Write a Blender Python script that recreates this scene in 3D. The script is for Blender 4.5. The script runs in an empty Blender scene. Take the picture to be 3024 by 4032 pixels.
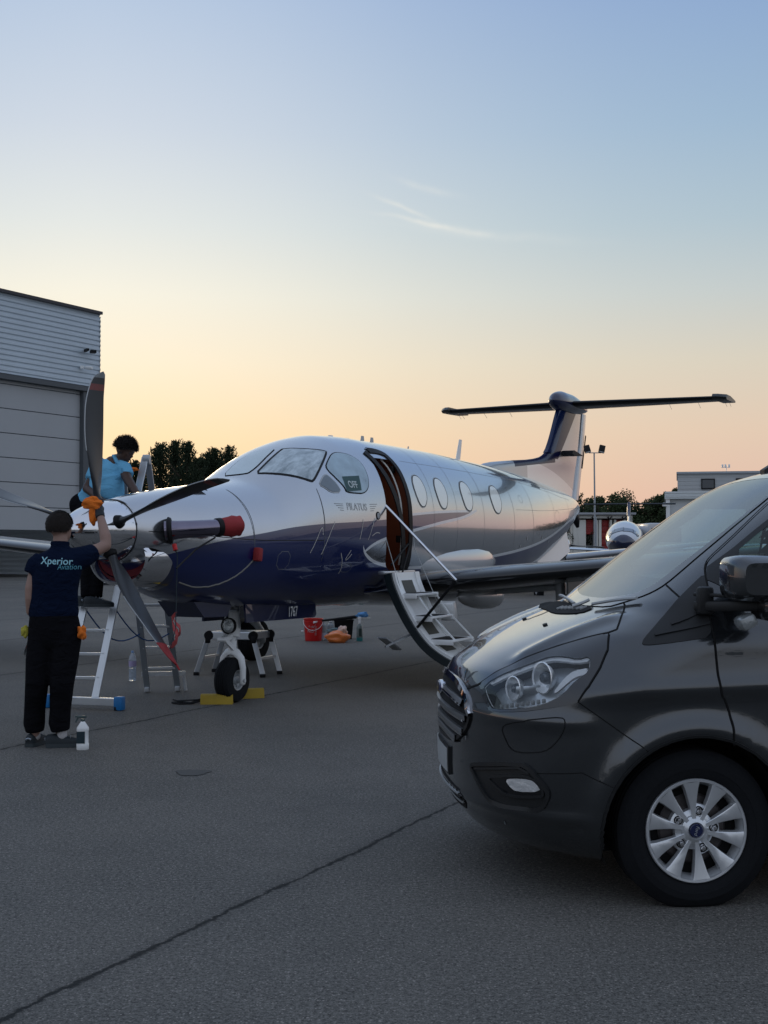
import bpy, bmesh, math, random
from mathutils import Vector, Matrix
from mathutils.bvhtree import BVHTree
from mathutils.geometry import delaunay_2d_cdt
R = math.radians
random.seed(7)
sc = bpy.context.scene
COL = sc.collection

# ------------------------------------------------------------------ camera
cd = bpy.data.cameras.new('camera'); cam = bpy.data.objects.new('camera', cd); COL.objects.link(cam)
cam.location = (0, 0, 1.54); cam.rotation_euler = (R(90)+.02545, 0, 0)
cd.sensor_fit = 'VERTICAL'; cd.sensor_height = 36; cd.lens = 44.76; cd.clip_start = .05; cd.clip_end = 3000
sc.camera = cam

# ------------------------------------------------------------------ sky
def lin(c):
    return tuple((v/12.92 if v <= .04045 else ((v+.055)/1.055)**2.4) for v in (x/255 for x in c))+(1,)
world = bpy.data.worlds.new('World'); sc.world = world; world.use_nodes = True
wt = world.node_tree; wt.nodes.clear()
class NT:
    def __init__(s, t): s.t = t
    def n(s, typ, **kw):
        o = s.t.nodes.new(typ)
        for k, v in kw.items(): setattr(o, k, v)
        return o
    def L(s, a, b): s.t.links.new(a, b)
    def m(s, op, a, b=None, c=None, clamp=False):
        o = s.t.nodes.new('ShaderNodeMath'); o.operation = op; o.use_clamp = clamp
        for i, v in enumerate((a, b, c)):
            if v is None: continue
            if isinstance(v, (int, float)): o.inputs[i].default_value = v
            else: s.t.links.new(v, o.inputs[i])
        return o.outputs[0]
    def mix(s, f, a, b, mode='MIX'):
        o = s.t.nodes.new('ShaderNodeMixRGB'); o.blend_type = mode
        for i, v in enumerate((f, a, b)):
            if isinstance(v, (int, float)): o.inputs[i].default_value = v
            elif isinstance(v, tuple): o.inputs[i].default_value = v if len(v) == 4 else v+(1,)
            else: s.t.links.new(v, o.inputs[i])
        return o.outputs[0]
    def ramp(s, f, stops, interp='LINEAR'):
        o = s.t.nodes.new('ShaderNodeValToRGB'); e = o.color_ramp.elements; o.color_ramp.interpolation = interp
        while len(e) > 1: e.remove(e[-1])
        e[0].position = stops[0][0]; e[0].color = stops[0][1]
        for p, c in stops[1:]:
            x = e.new(p); x.color = c
        if not isinstance(f, float): s.t.links.new(f, o.inputs[0])
        return o.outputs[0]
    def noise(s, vec, scale, detail=3, rough=.5, dist=0):
        o = s.t.nodes.new('ShaderNodeTexNoise'); o.inputs['Scale'].default_value = scale; o.inputs['Detail'].default_value = detail
        o.inputs['Roughness'].default_value = rough; o.inputs['Distortion'].default_value = dist
        if vec is not None: s.t.links.new(vec, o.inputs['Vector'])
        return o.outputs[0]
w = NT(wt)
tc = w.n('ShaderNodeTexCoord'); sp = w.n('ShaderNodeSeparateXYZ'); w.L(tc.outputs['Generated'], sp.inputs[0])
dx, dy, dz = sp.outputs
el = w.m('DIVIDE', w.m('ARCSINE', w.m('MAXIMUM', dz, 0.0)), math.pi/2)
hl = w.m('SQRT', w.m('ADD', w.m('MULTIPLY', dx, dx), w.m('MULTIPLY', dy, dy)))
SUNAZ = R(-13)
ca = w.m('DIVIDE', w.m('ADD', w.m('MULTIPLY', dx, math.sin(SUNAZ)), w.m('MULTIPLY', dy, math.cos(SUNAZ))), w.m('MAXIMUM', hl, .001))
def rp(*st): return w.ramp(el, [(d/90, lin(c)) for d, c in st])
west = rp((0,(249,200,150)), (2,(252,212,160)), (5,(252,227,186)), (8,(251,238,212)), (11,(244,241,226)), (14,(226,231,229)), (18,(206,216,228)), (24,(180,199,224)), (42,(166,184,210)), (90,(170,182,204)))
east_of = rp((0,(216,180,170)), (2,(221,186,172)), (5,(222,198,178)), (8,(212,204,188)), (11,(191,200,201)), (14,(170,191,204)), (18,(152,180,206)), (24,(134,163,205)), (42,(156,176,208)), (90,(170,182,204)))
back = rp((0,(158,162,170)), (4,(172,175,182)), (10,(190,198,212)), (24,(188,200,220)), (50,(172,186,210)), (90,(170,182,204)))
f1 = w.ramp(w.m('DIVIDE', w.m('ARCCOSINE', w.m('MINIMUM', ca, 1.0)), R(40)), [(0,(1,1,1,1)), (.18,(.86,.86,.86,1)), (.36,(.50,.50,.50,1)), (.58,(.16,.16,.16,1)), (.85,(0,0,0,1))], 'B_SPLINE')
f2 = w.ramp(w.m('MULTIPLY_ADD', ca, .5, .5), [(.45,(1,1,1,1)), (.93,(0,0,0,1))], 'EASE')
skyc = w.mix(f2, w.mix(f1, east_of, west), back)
# faint wisps of high cloud
def wisp(az, e, slope, ln, wd, amp):
    azn = w.m('ARCTAN2', dx, dy); en = w.m('ARCSINE', dz)
    u = w.m('SUBTRACT', azn, R(az)); nz = w.noise(tc.outputs['Generated'], 14, 4)
    v = w.m('SUBTRACT', w.m('SUBTRACT', en, R(e)), w.m('ADD', w.m('MULTIPLY', u, slope), w.m('MULTIPLY', w.m('SUBTRACT', nz, .5), .02)))
    a = w.m('ADD', w.m('POWER', w.m('DIVIDE', w.m('ABSOLUTE', u), R(ln)), 2.0), w.m('POWER', w.m('DIVIDE', w.m('ABSOLUTE', v), R(wd)), 2.0))
    return w.m('MULTIPLY', w.m('EXPONENT', w.m('MULTIPLY', a, -1.0)), w.m('MULTIPLY', w.noise(tc.outputs['Generated'], 40, 5), amp))
cl = w.m('ADD', w.m('ADD', wisp(2.2, 14.2, -.18, 1.9, .12, 1.15), wisp(.8, 15.0, -.42, 1.1, .12, .95)), w.m('ADD', wisp(1.9, 15.8, -.35, 1.2, .16, .45), wisp(4.6, 13.75, -.10, 3.6, .20, .36)))
skyc = w.mix(cl, skyc, lin((232, 232, 225)))
nish = w.n('ShaderNodeTexSky'); nish.sky_type = 'NISHITA'; nish.sun_disc = False
nish.sun_elevation = R(3); nish.sun_rotation = R(-13)
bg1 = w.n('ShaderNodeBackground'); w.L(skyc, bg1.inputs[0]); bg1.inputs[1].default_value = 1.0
bg2 = w.n('ShaderNodeBackground'); w.L(nish.outputs[0], bg2.inputs[0]); bg2.inputs[1].default_value = .004
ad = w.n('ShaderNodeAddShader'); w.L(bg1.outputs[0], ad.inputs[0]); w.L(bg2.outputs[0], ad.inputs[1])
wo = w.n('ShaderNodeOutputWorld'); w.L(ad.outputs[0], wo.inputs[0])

sl = bpy.data.lights.new('sun', 'SUN'); sl.energy = .35; sl.angle = R(12); sl.color = (1, .78, .5)
so = bpy.data.objects.new('sun', sl); COL.objects.link(so)
_d = Vector((math.sin(SUNAZ)*math.cos(R(3)), math.cos(SUNAZ)*math.cos(R(3)), math.sin(R(3))))
so.rotation_euler = _d.to_track_quat('Z', 'Y').to_euler(); so.location = (-30, 60, 20)
sc.view_settings.view_transform = 'Standard'; sc.view_settings.look = 'None'; sc.view_settings.exposure = 0; sc.view_settings.gamma = 1
try: sc.view_settings.use_curve_mapping = False
except Exception: pass

def pchip(xs, ys):
    n = len(xs); h = [xs[i+1]-xs[i] for i in range(n-1)]; d = [(ys[i+1]-ys[i])/h[i] for i in range(n-1)]
    m = [0.0]*n; m[0] = d[0]; m[-1] = d[-1]
    for i in range(1, n-1):
        if d[i-1]*d[i] > 0:
            a = 2*h[i]+h[i-1]; b = h[i]+2*h[i-1]; m[i] = (a+b)/(a/d[i-1]+b/d[i])
    def f(x):
        if x <= xs[0]: return ys[0]
        if x >= xs[-1]: return ys[-1]
        i = 0
        while x > xs[i+1]: i += 1
        t = (x-xs[i])/h[i]; t2 = t*t; t3 = t2*t
        return (2*t3-3*t2+1)*ys[i]+(t3-2*t2+t)*h[i]*m[i]+(-2*t3+3*t2)*ys[i+1]+(t3-t2)*h[i]*m[i+1]
    return f
def table(rows):
    xs = [r[0] for r in rows]
    return [pchip(xs, [r[k] for r in rows]) for k in range(1, len(rows[0]))]

# ---- aeroplane fuselage: a = metres aft of the spinner tip ----
#       a    top   bottom  half  waist
FUS = [(.62, 1.925, 1.39, .272, 1.655), (.80, 1.965, 1.30, .33, 1.63), (1.1, 2.01, 1.14, .43, 1.58), (1.6, 2.07, 1.00, .55, 1.55),
       (2.1, 2.13, .95, .64, 1.57), (2.35, 2.17, .93, .68, 1.60), (2.6, 2.285, .92, .71, 1.64), (2.9, 2.44, .90, .74, 1.68), (3.2, 2.56, .89, .765, 1.71),
       (3.6, 2.665, .88, .79, 1.74), (4.0, 2.725, .87, .81, 1.76), (4.6, 2.75, .86, .825, 1.78), (6.5, 2.74, .85, .825, 1.78),
       (8.0, 2.70, .86, .82, 1.78), (9.0, 2.67, .93, .78, 1.80), (10., 2.63, 1.07, .69, 1.84), (11., 2.57, 1.28, .56, 1.91),
       (12., 2.49, 1.55, .41, 2.00), (12.8, 2.42, 1.80, .27, 2.10), (13.4, 2.34, 2.00, .13, 2.17), (13.75, 2.26, 2.10, .04, 2.18)]
ftop, fbot, fhw, fmid = table(FUS)
def fus_ring(a, n=72):
    T, B, W, Mz = ftop(a), fbot(a), fhw(a), fmid(a)
    k = max(0.0, min(1.0, (a-2.2)/1.2))*max(0.0, min(1.0, (4.6-a)/.8))
    out = []
    for i in range(n):
        t = 2*math.pi*i/n; c, s = math.cos(t), math.sin(t)
        e = 2/(2.15-.2*k) if s > 0 else 2/2.25
        y = W*math.copysign(abs(c)**e, c); z = Mz+((T-Mz) if s > 0 else (Mz-B))*math.copysign(abs(s)**e, s)
        out.append((a, y, z))
    return out
def fus_stations():
    st = []; a = .62
    while a < 13.75: st.append(a); a += .045 if a < 5 else .09
    return st+[13.75]

# ---- van body: f forward of the front axle, s across (+ near side), z up ----
VAN = [(.17,.68,.75,2.4,.10), (.20,.79,.74,2.4,.07), (.26,.865,.70,2.4,.04), (.35,.915,.66,2.5,.02), (.50,.93,.62,2.5,.01), (.70,.93,.60,2.4,.0),
       (.85,.92,.62,2.3,.0), (.95,.88,.66,2.2,.002), (1.01,.80,.70,2.3,.005), (1.06,.71,.72,2.5,.01), (1.11,.60,.75,2.8,.015), (1.16,.48,.72,3.0,.03),
       (1.20,.37,.62,3.0,.05), (1.24,.265,.50,3.0,.065), (1.30,.175,.42,3.0,.08), (1.50,-.085,.38,3.0,.13), (1.70,-.355,.36,3.0,.185),
       (1.82,-.54,.36,3.0,.23), (1.89,-.70,.38,2.8,.28), (1.93,-.85,.42,2.6,.34), (1.955,-1.03,.5,2.5,.42), (1.975,-1.35,.6,2.5,.55)]
vF, vC, vN, vI = table(VAN)
WR = .41; WZ = .325
def van_rows():
    z = []; q = .17
    while q < 1.975:
        z.append(q); q += .018 if q < .93 else .0085 if q < 1.32 else .018 if q < 1.86 else .0045
    return z+[1.975]
def van_half(z, nc=44, nb=60, rear=-3.9):
    F, Cc, n, ins = vF(z), vC(z), vN(z), vI(z); hw = .986-ins; pts = []
    for i in range(nc+1):
        t = (i/nc)*math.pi/2
        pts.append([F-Cc+Cc*math.cos(t)**(2/n) if i < nc else F-Cc, hw*math.sin(t)**(2/n), z])
    for i in range(1, nb+1):
        u = i/nb; pts.append([F-Cc+(rear-(F-Cc))*u**1.6, hw, z])
    for p in pts:
        r = math.hypot(p[0], p[2]-WZ)
        # wheel arch flare, waist crease, bonnet ridges
        side = max(0, min(1, (p[1]-.6)/.3))
        p[1] += .030*math.exp(-((r-.435)/.055)**2)*side if p[2] > .15 else 0
        if p[2] < 1.1: p[1] += .018*math.exp(-((p[2]-(.93-.03*p[0]))/.045)**2)*side*(1 if p[0] < .45 else max(0, 1-(p[0]-.45)/.2))
        p[1] -= .024*math.exp(-((p[2]-.66)/.11)**2)*side*(1/(1+math.exp((r-.75)*-18)))
        if p[0] > .42:
            e = min(1, (p[0]-.42)/.12)*(.014*math.exp(-((p[2]-.375)/.022)**2)+.012*math.exp(-((p[2]-.785)/.03)**2)-.010*math.exp(-((p[2]-.33)/.03)**2)); L_ = math.hypot(p[0], p[1]); p[0] += e*p[0]/L_; p[1] += e*p[1]/L_
        if 1.0 < p[2] < 1.235:
            g = math.exp(-((p[1]-(.60+.25*(.5-p[0])*.5))/.05)**2); w = min(1, (p[2]-1.0)/.05, (1.235-p[2])/.03)
            p[2] += .012*g*w; p[0] += .02*g*w
    return pts

# outlines measured on the two bodies, in metres in each body's own frame
FUS_BAKE = {"wind_port": [[2.538, 0.222, 2.225], [2.781, 0.205, 2.354], [3.111, 0.178, 2.505], [3.156, 0.184, 2.519], [3.366, 0.313, 2.529], [3.635, 0.415, 2.525], [3.637, 0.444, 2.503], [3.445, 0.513, 2.398], [3.155, 0.592, 2.23], [3.033, 0.616, 2.158], [2.984, 0.603, 2.158], [2.861, 0.537, 2.192], [2.732, 0.445, 2.215], [2.613, 0.328, 2.225]], "wind_star": [[2.447, -0.096, 2.202], [2.74, -0.135, 2.347], [2.963, -0.091, 2.462], [3.019, -0.071, 2.488], [3.052, 0.04, 2.504], [3.098, 0.137, 2.51], [3.009, 0.153, 2.471], [2.751, 0.181, 2.344], [2.552, 0.181, 2.242], [2.505, 0.153, 2.223], [2.457, 0.047, 2.209]], "side_win": [[3.714, 0.459, 2.504], [3.907, 0.5, 2.504], [4.022, 0.55, 2.47], [4.081, 0.609, 2.408], [4.068, 0.681, 2.292], [4.021, 0.726, 2.191], [3.948, 0.747, 2.119], [3.842, 0.752, 2.079], [3.716, 0.741, 2.077], [3.524, 0.722, 2.08], [3.523, 0.702, 2.132], [3.432, 0.643, 2.224], [3.364, 0.567, 2.316], [3.477, 0.527, 2.39]], "vent_win": [[3.288, 0.604, 2.25], [3.334, 0.632, 2.219], [3.392, 0.675, 2.156], [3.424, 0.713, 2.076], [3.236, 0.696, 2.07], [3.161, 0.663, 2.118], [3.101, 0.643, 2.135], [3.169, 0.627, 2.184]], "sign": [[3.547, 0.652, 2.237], [3.88, 0.678, 2.262], [3.822, 0.74, 2.105], [3.524, 0.722, 2.08]], "win1": [[5.221, 0.697, 2.335], [5.333, 0.702, 2.326], [5.389, 0.733, 2.262], [5.411, 0.771, 2.159], [5.393, 0.795, 2.07], [5.323, 0.81, 1.988], [5.255, 0.814, 1.967], [5.18, 0.811, 1.984], [5.113, 0.794, 2.076], [5.092, 0.756, 2.205], [5.14, 0.719, 2.294]], "win2": [[5.834, 0.698, 2.332], [5.949, 0.705, 2.317], [6.002, 0.74, 2.243], [6.021, 0.773, 2.152], [5.994, 0.798, 2.059], [5.931, 0.811, 1.982], [5.866, 0.814, 1.959], [5.777, 0.812, 1.978], [5.72, 0.796, 2.066], [5.698, 0.757, 2.2], [5.757, 0.718, 2.293]], "win3": [[6.635, 0.699, 2.325], [6.747, 0.705, 2.314], [6.813, 0.737, 2.244], [6.824, 0.775, 2.141], [6.793, 0.801, 2.036], [6.721, 0.813, 1.967], [6.65, 0.815, 1.953], [6.548, 0.811, 1.982], [6.498, 0.789, 2.09], [6.489, 0.756, 2.2], [6.547, 0.719, 2.289]], "win4": [[7.674, 0.693, 2.316], [7.81, 0.694, 2.31], [7.853, 0.731, 2.235], [7.86, 0.773, 2.125], [7.82, 0.797, 2.031], [7.738, 0.81, 1.962], [7.662, 0.812, 1.944], [7.565, 0.81, 1.966], [7.502, 0.794, 2.056], [7.484, 0.761, 2.171], [7.566, 0.717, 2.275]], "door": [[4.34, 0.47, 2.584], [4.799, 0.492, 2.586], [4.831, 0.571, 2.511], [4.911, 0.659, 2.399], [4.91, 0.754, 2.212], [4.92, 0.804, 2.026], [4.91, 0.824, 1.813], [4.935, 0.805, 1.53], [5.005, 0.741, 1.316], [5.03, 0.698, 1.229], [4.426, 0.705, 1.248], [4.293, 0.8, 1.53], [4.266, 0.818, 1.802], [4.299, 0.79, 2.048], [4.31, 0.739, 2.214], [4.327, 0.662, 2.368], [4.335, 0.565, 2.495]], "light_ring": [[4.046, 0.809, 1.845], [4.095, 0.807, 1.883], [4.13, 0.812, 1.847], [4.085, 0.811, 1.806]], "redtag": [[1.896, 0.603, 1.491], [1.973, 0.617, 1.497], [1.993, 0.607, 1.403], [1.913, 0.593, 1.398]], "pil": [[3.252, 0.736, 1.953], [3.998, 0.792, 1.958], [3.233, 0.754, 1.867]]}
VAN_BAKE = {"lamp": [[0.844, 0.478, 0.904], [0.813, 0.516, 0.933], [0.737, 0.572, 0.987], [0.635, 0.637, 1.042], [0.532, 0.685, 1.085], [0.431, 0.736, 1.121], [0.329, 0.789, 1.151], [0.358, 0.87, 1.087], [0.402, 0.911, 1.016], [0.462, 0.95, 0.941], [0.509, 0.95, 0.877], [0.538, 0.936, 0.864], [0.633, 0.877, 0.84], [0.725, 0.794, 0.817], [0.817, 0.662, 0.8], [0.834, 0.599, 0.821], [0.845, 0.532, 0.864]], "lampglass": [[0.835, 0.513, 0.902], [0.725, 0.626, 0.978], [0.618, 0.689, 1.027], [0.578, 0.711, 1.046], [0.52, 0.777, 1.051], [0.483, 0.829, 1.042], [0.428, 0.852, 1.059], [0.446, 0.902, 0.999], [0.503, 0.906, 0.963], [0.564, 0.91, 0.9], [0.642, 0.867, 0.853], [0.724, 0.789, 0.828], [0.816, 0.654, 0.81], [0.827, 0.606, 0.833], [0.835, 0.555, 0.872]], "drl_upper": [[0.817, 0.538, 0.916], [0.724, 0.621, 0.98], [0.618, 0.685, 1.03], [0.576, 0.701, 1.051], [0.522, 0.763, 1.057], [0.48, 0.817, 1.052], [0.413, 0.849, 1.071], [0.427, 0.869, 1.046], [0.489, 0.832, 1.034], [0.533, 0.782, 1.039], [0.581, 0.724, 1.037], [0.622, 0.705, 1.018], [0.728, 0.643, 0.968], [0.81, 0.562, 0.913]], "drl_lower": [[0.445, 0.885, 1.018], [0.46, 0.9, 0.993], [0.508, 0.882, 0.981], [0.553, 0.886, 0.945], [0.59, 0.882, 0.912], [0.601, 0.871, 0.912], [0.57, 0.868, 0.949], [0.528, 0.855, 0.99], [0.501, 0.857, 1.005]], "bowl_inner": [[0.795, 0.607, 0.906], [0.752, 0.649, 0.938], [0.711, 0.697, 0.955], [0.699, 0.727, 0.946], [0.701, 0.746, 0.926], [0.722, 0.751, 0.894], [0.747, 0.735, 0.87], [0.787, 0.674, 0.861]], "bowl_outer": [[0.694, 0.71, 0.963], [0.625, 0.719, 1.008], [0.586, 0.747, 1.021], [0.552, 0.794, 1.017], [0.548, 0.826, 0.998], [0.572, 0.863, 0.954], [0.626, 0.849, 0.91], [0.719, 0.765, 0.882], [0.685, 0.761, 0.933]], "grille": [[0.905, 0.173, 0.889], [0.899, 0.29, 0.869], [0.892, 0.375, 0.841], [0.888, 0.44, 0.811], [0.885, 0.485, 0.768], [0.897, 0.42, 0.69], [0.921, 0.254, 0.614]], "grille_mid": [[0.905, -0.116, 0.897], [0.919, -0.111, 0.847], [0.926, -0.174, 0.7], [0.928, -0.139, 0.629], [0.929, 0.087, 0.618]], "panel": [[0.792, 0.708, 0.735], [0.772, 0.747, 0.761], [0.655, 0.879, 0.797], [0.575, 0.93, 0.809], [0.562, 0.942, 0.797], [0.565, 0.94, 0.76], [0.589, 0.922, 0.71], [0.623, 0.901, 0.67], [0.66, 0.872, 0.652], [0.737, 0.793, 0.641], [0.763, 0.757, 0.654], [0.78, 0.73, 0.694]], "fog": [[0.884, 0.486, 0.533], [0.874, 0.526, 0.55], [0.729, 0.807, 0.597], [0.693, 0.847, 0.582], [0.656, 0.879, 0.533], [0.625, 0.898, 0.493], [0.627, 0.893, 0.46], [0.649, 0.869, 0.408], [0.727, 0.796, 0.4], [0.788, 0.712, 0.395], [0.821, 0.646, 0.404], [0.846, 0.595, 0.439], [0.874, 0.525, 0.506]], "fogin": [[0.839, 0.624, 0.511], [0.729, 0.809, 0.548], [0.684, 0.856, 0.545], [0.652, 0.882, 0.512], [0.641, 0.886, 0.481], [0.651, 0.877, 0.467], [0.763, 0.756, 0.451], [0.789, 0.718, 0.462], [0.819, 0.668, 0.492]], "foglamp": [[0.774, 0.748, 0.518], [0.751, 0.781, 0.53], [0.689, 0.851, 0.537], [0.666, 0.871, 0.521], [0.649, 0.882, 0.491], [0.737, 0.795, 0.476], [0.76, 0.768, 0.493]], "lowgr": [[0.928, 0.052, 0.398], [0.903, 0.33, 0.36], [0.886, 0.184, 0.304], None], "lines": [[0.675, 0.864, 0.563], [0.497, 0.962, 0.58], [0.442, 0.98, 0.553], [0.39, 1.005, 0.531]], "lines2": [[0.488, 0.965, 0.575], [0.43, 0.987, 0.549], [0.371, 1.003, 0.523]], "bump": [[0.509, 0.95, 0.875], [0.449, 0.972, 0.832], [0.383, 0.983, 0.785]], "bump2": [[0.393, 0.982, 0.79], [0.298, 0.994, 0.725], [0.219, 1.008, 0.667]], "bonnet": [[0.887, 0.365, 0.869], [0.855, 0.456, 0.896], [0.844, 0.475, 0.906], [0.813, 0.513, 0.936], [0.736, 0.567, 0.989], [0.635, 0.633, 1.046], [0.53, 0.677, 1.09], [0.428, 0.726, 1.126], [0.329, 0.778, 1.155]], "bonnet2": [[0.292, 0.78, 1.168], [0.234, 0.661, 1.227], [0.189, 0.545, 1.265], [0.186, 0.521, 1.27], [0.216, 0.446, 1.258]], "wingline": [[0.032, 0.665, 1.357], [0.029, 0.743, 1.334], [0.019, 0.81, 1.308]], "clad": [[0.224, 0.912, 1.118], [0.184, 0.889, 1.158], [0.094, 0.831, 1.235], [0.021, 0.811, 1.307], [-0.042, 0.794, 1.361], [-0.104, 0.782, 1.412], [-0.096, 0.835, 1.37], [-0.091, 0.871, 1.328], [-0.077, 0.891, 1.292], [-0.077, 0.918, 1.224], [-0.069, 0.959, 1.144], [0.035, 0.956, 1.13], [0.132, 0.944, 1.116], [0.211, 0.925, 1.108]], "door": [[-0.464, 0.613, 1.729], [-0.303, 0.676, 1.602], [-0.214, 0.699, 1.53], [-0.156, 0.712, 1.484], [-0.13, 0.728, 1.458], [-0.109, 0.769, 1.423], [-0.096, 0.835, 1.37], [-0.092, 0.873, 1.326], [-0.077, 0.891, 1.292], [-0.076, 0.929, 1.201], [-0.083, 0.976, 1.057], [-0.088, 0.995, 0.962], [-0.1, 0.996, 0.899]], "door2": [[-0.09, 1.001, 0.943], [-0.117, 0.99, 0.879], [-0.138, 0.991, 0.816], [-0.148, 1.004, 0.692]], "win": [[-0.243, 0.79, 1.503], [-0.316, 0.779, 1.559], [-0.4, 0.768, 1.622], [-0.483, 0.758, 1.678], [-0.586, 0.768, 1.724], [-0.817, 0.786, 1.745], [-1.031, 0.788, 1.74], [-0.97, 0.895, 1.344], [-0.198, 0.891, 1.346]], "screen": [[0.236, 0.421, 1.247], [0.185, 0.511, 1.272], [0.134, 0.592, 1.298], [0.084, 0.637, 1.325], [0.032, 0.657, 1.359], [-0.05, 0.651, 1.424], [-0.128, 0.641, 1.485], [-0.299, 0.618, 1.616], [-0.48, 0.576, 1.749], [-0.575, 0.545, 1.811], [-0.639, 0.525, 1.845]], "glass": [[0.194, 0.163, 1.286], [0.173, 0.39, 1.293], [0.139, 0.502, 1.307], [0.102, 0.556, 1.328], [0.056, 0.583, 1.357], [0.004, 0.588, 1.396], [-0.071, 0.59, 1.454], [-0.145, 0.594, 1.509], [-0.309, 0.592, 1.629], [-0.49, 0.552, 1.76], [-0.584, 0.511, 1.821]], "cowlfar": [None, None], "nozz": [None, [0.489, 0.031, 1.157]], "sensor": [[0.769, 0.654, 0.309]], "roofant": [None, None]}

# ------------------------------------------------------------------ helpers
def mat(name, col, rough=.5, metal=0, coat=0, coat_rough=.03, spec=.5, bump=0, bscale=60, var=0, vscale=8, trans=0, ior=1.45, emis=None, detail=3):
    m = bpy.data.materials.new(name); m.use_nodes = True; t = NT(m.node_tree); b = m.node_tree.nodes['Principled BSDF']
    c = tuple(col)+(1,) if len(col) == 3 else col
    b.inputs['Base Color'].default_value = c; b.inputs['Roughness'].default_value = rough; b.inputs['Metallic'].default_value = metal
    b.inputs['Coat Weight'].default_value = coat; b.inputs['Coat Roughness'].default_value = coat_rough
    b.inputs['Specular IOR Level'].default_value = spec; b.inputs['IOR'].default_value = ior
    b.inputs['Transmission Weight'].default_value = trans
    if emis: b.inputs['Emission Color'].default_value = emis[0]+(1,); b.inputs['Emission Strength'].default_value = emis[1]
    if bump or var:
        co = t.n('ShaderNodeTexCoord').outputs['Object']
        if var:
            f = t.noise(co, vscale, 4, .6)
            t.L(t.mix(f, tuple(max(0, x*(1-var)) for x in c[:3]), tuple(min(1, x*(1+var)) for x in c[:3])), b.inputs['Base Color'])
            t.L(t.m('MULTIPLY_ADD', f, .15, max(0, rough-.07)), b.inputs['Roughness'])
        if bump:
            bn = t.n('ShaderNodeBump'); bn.inputs['Strength'].default_value = bump; bn.inputs['Distance'].default_value = .01
            t.L(t.noise(co, bscale, detail, .6), bn.inputs['Height']); t.L(bn.outputs[0], b.inputs['Normal'])
    return m
def tag(o, label, cat=None, group=None, kind=None):
    if label: o['label'] = label
    if cat: o['category'] = cat
    if group: o['group'] = group
    if kind: o['kind'] = kind
    return o
def empty(name, loc, rz=0, label=None, cat=None, group=None):
    o = bpy.data.objects.new(name, None); COL.objects.link(o); o.location = loc; o.rotation_euler = (0, 0, rz)
    o.empty_display_size = .1
    return tag(o, label, cat, group)
def link(name, me, m=None, parent=None, smooth=True, autos=None):
    o = bpy.data.objects.new(name, me); COL.objects.link(o)
    if m:
        for x in (m if isinstance(m, (list, tuple)) else [m]): me.materials.append(x)
    if parent: o.parent = parent
    for p in me.polygons: p.use_smooth = smooth
    if autos and smooth: me.set_sharp_from_angle(angle=R(autos))
    return o
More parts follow.
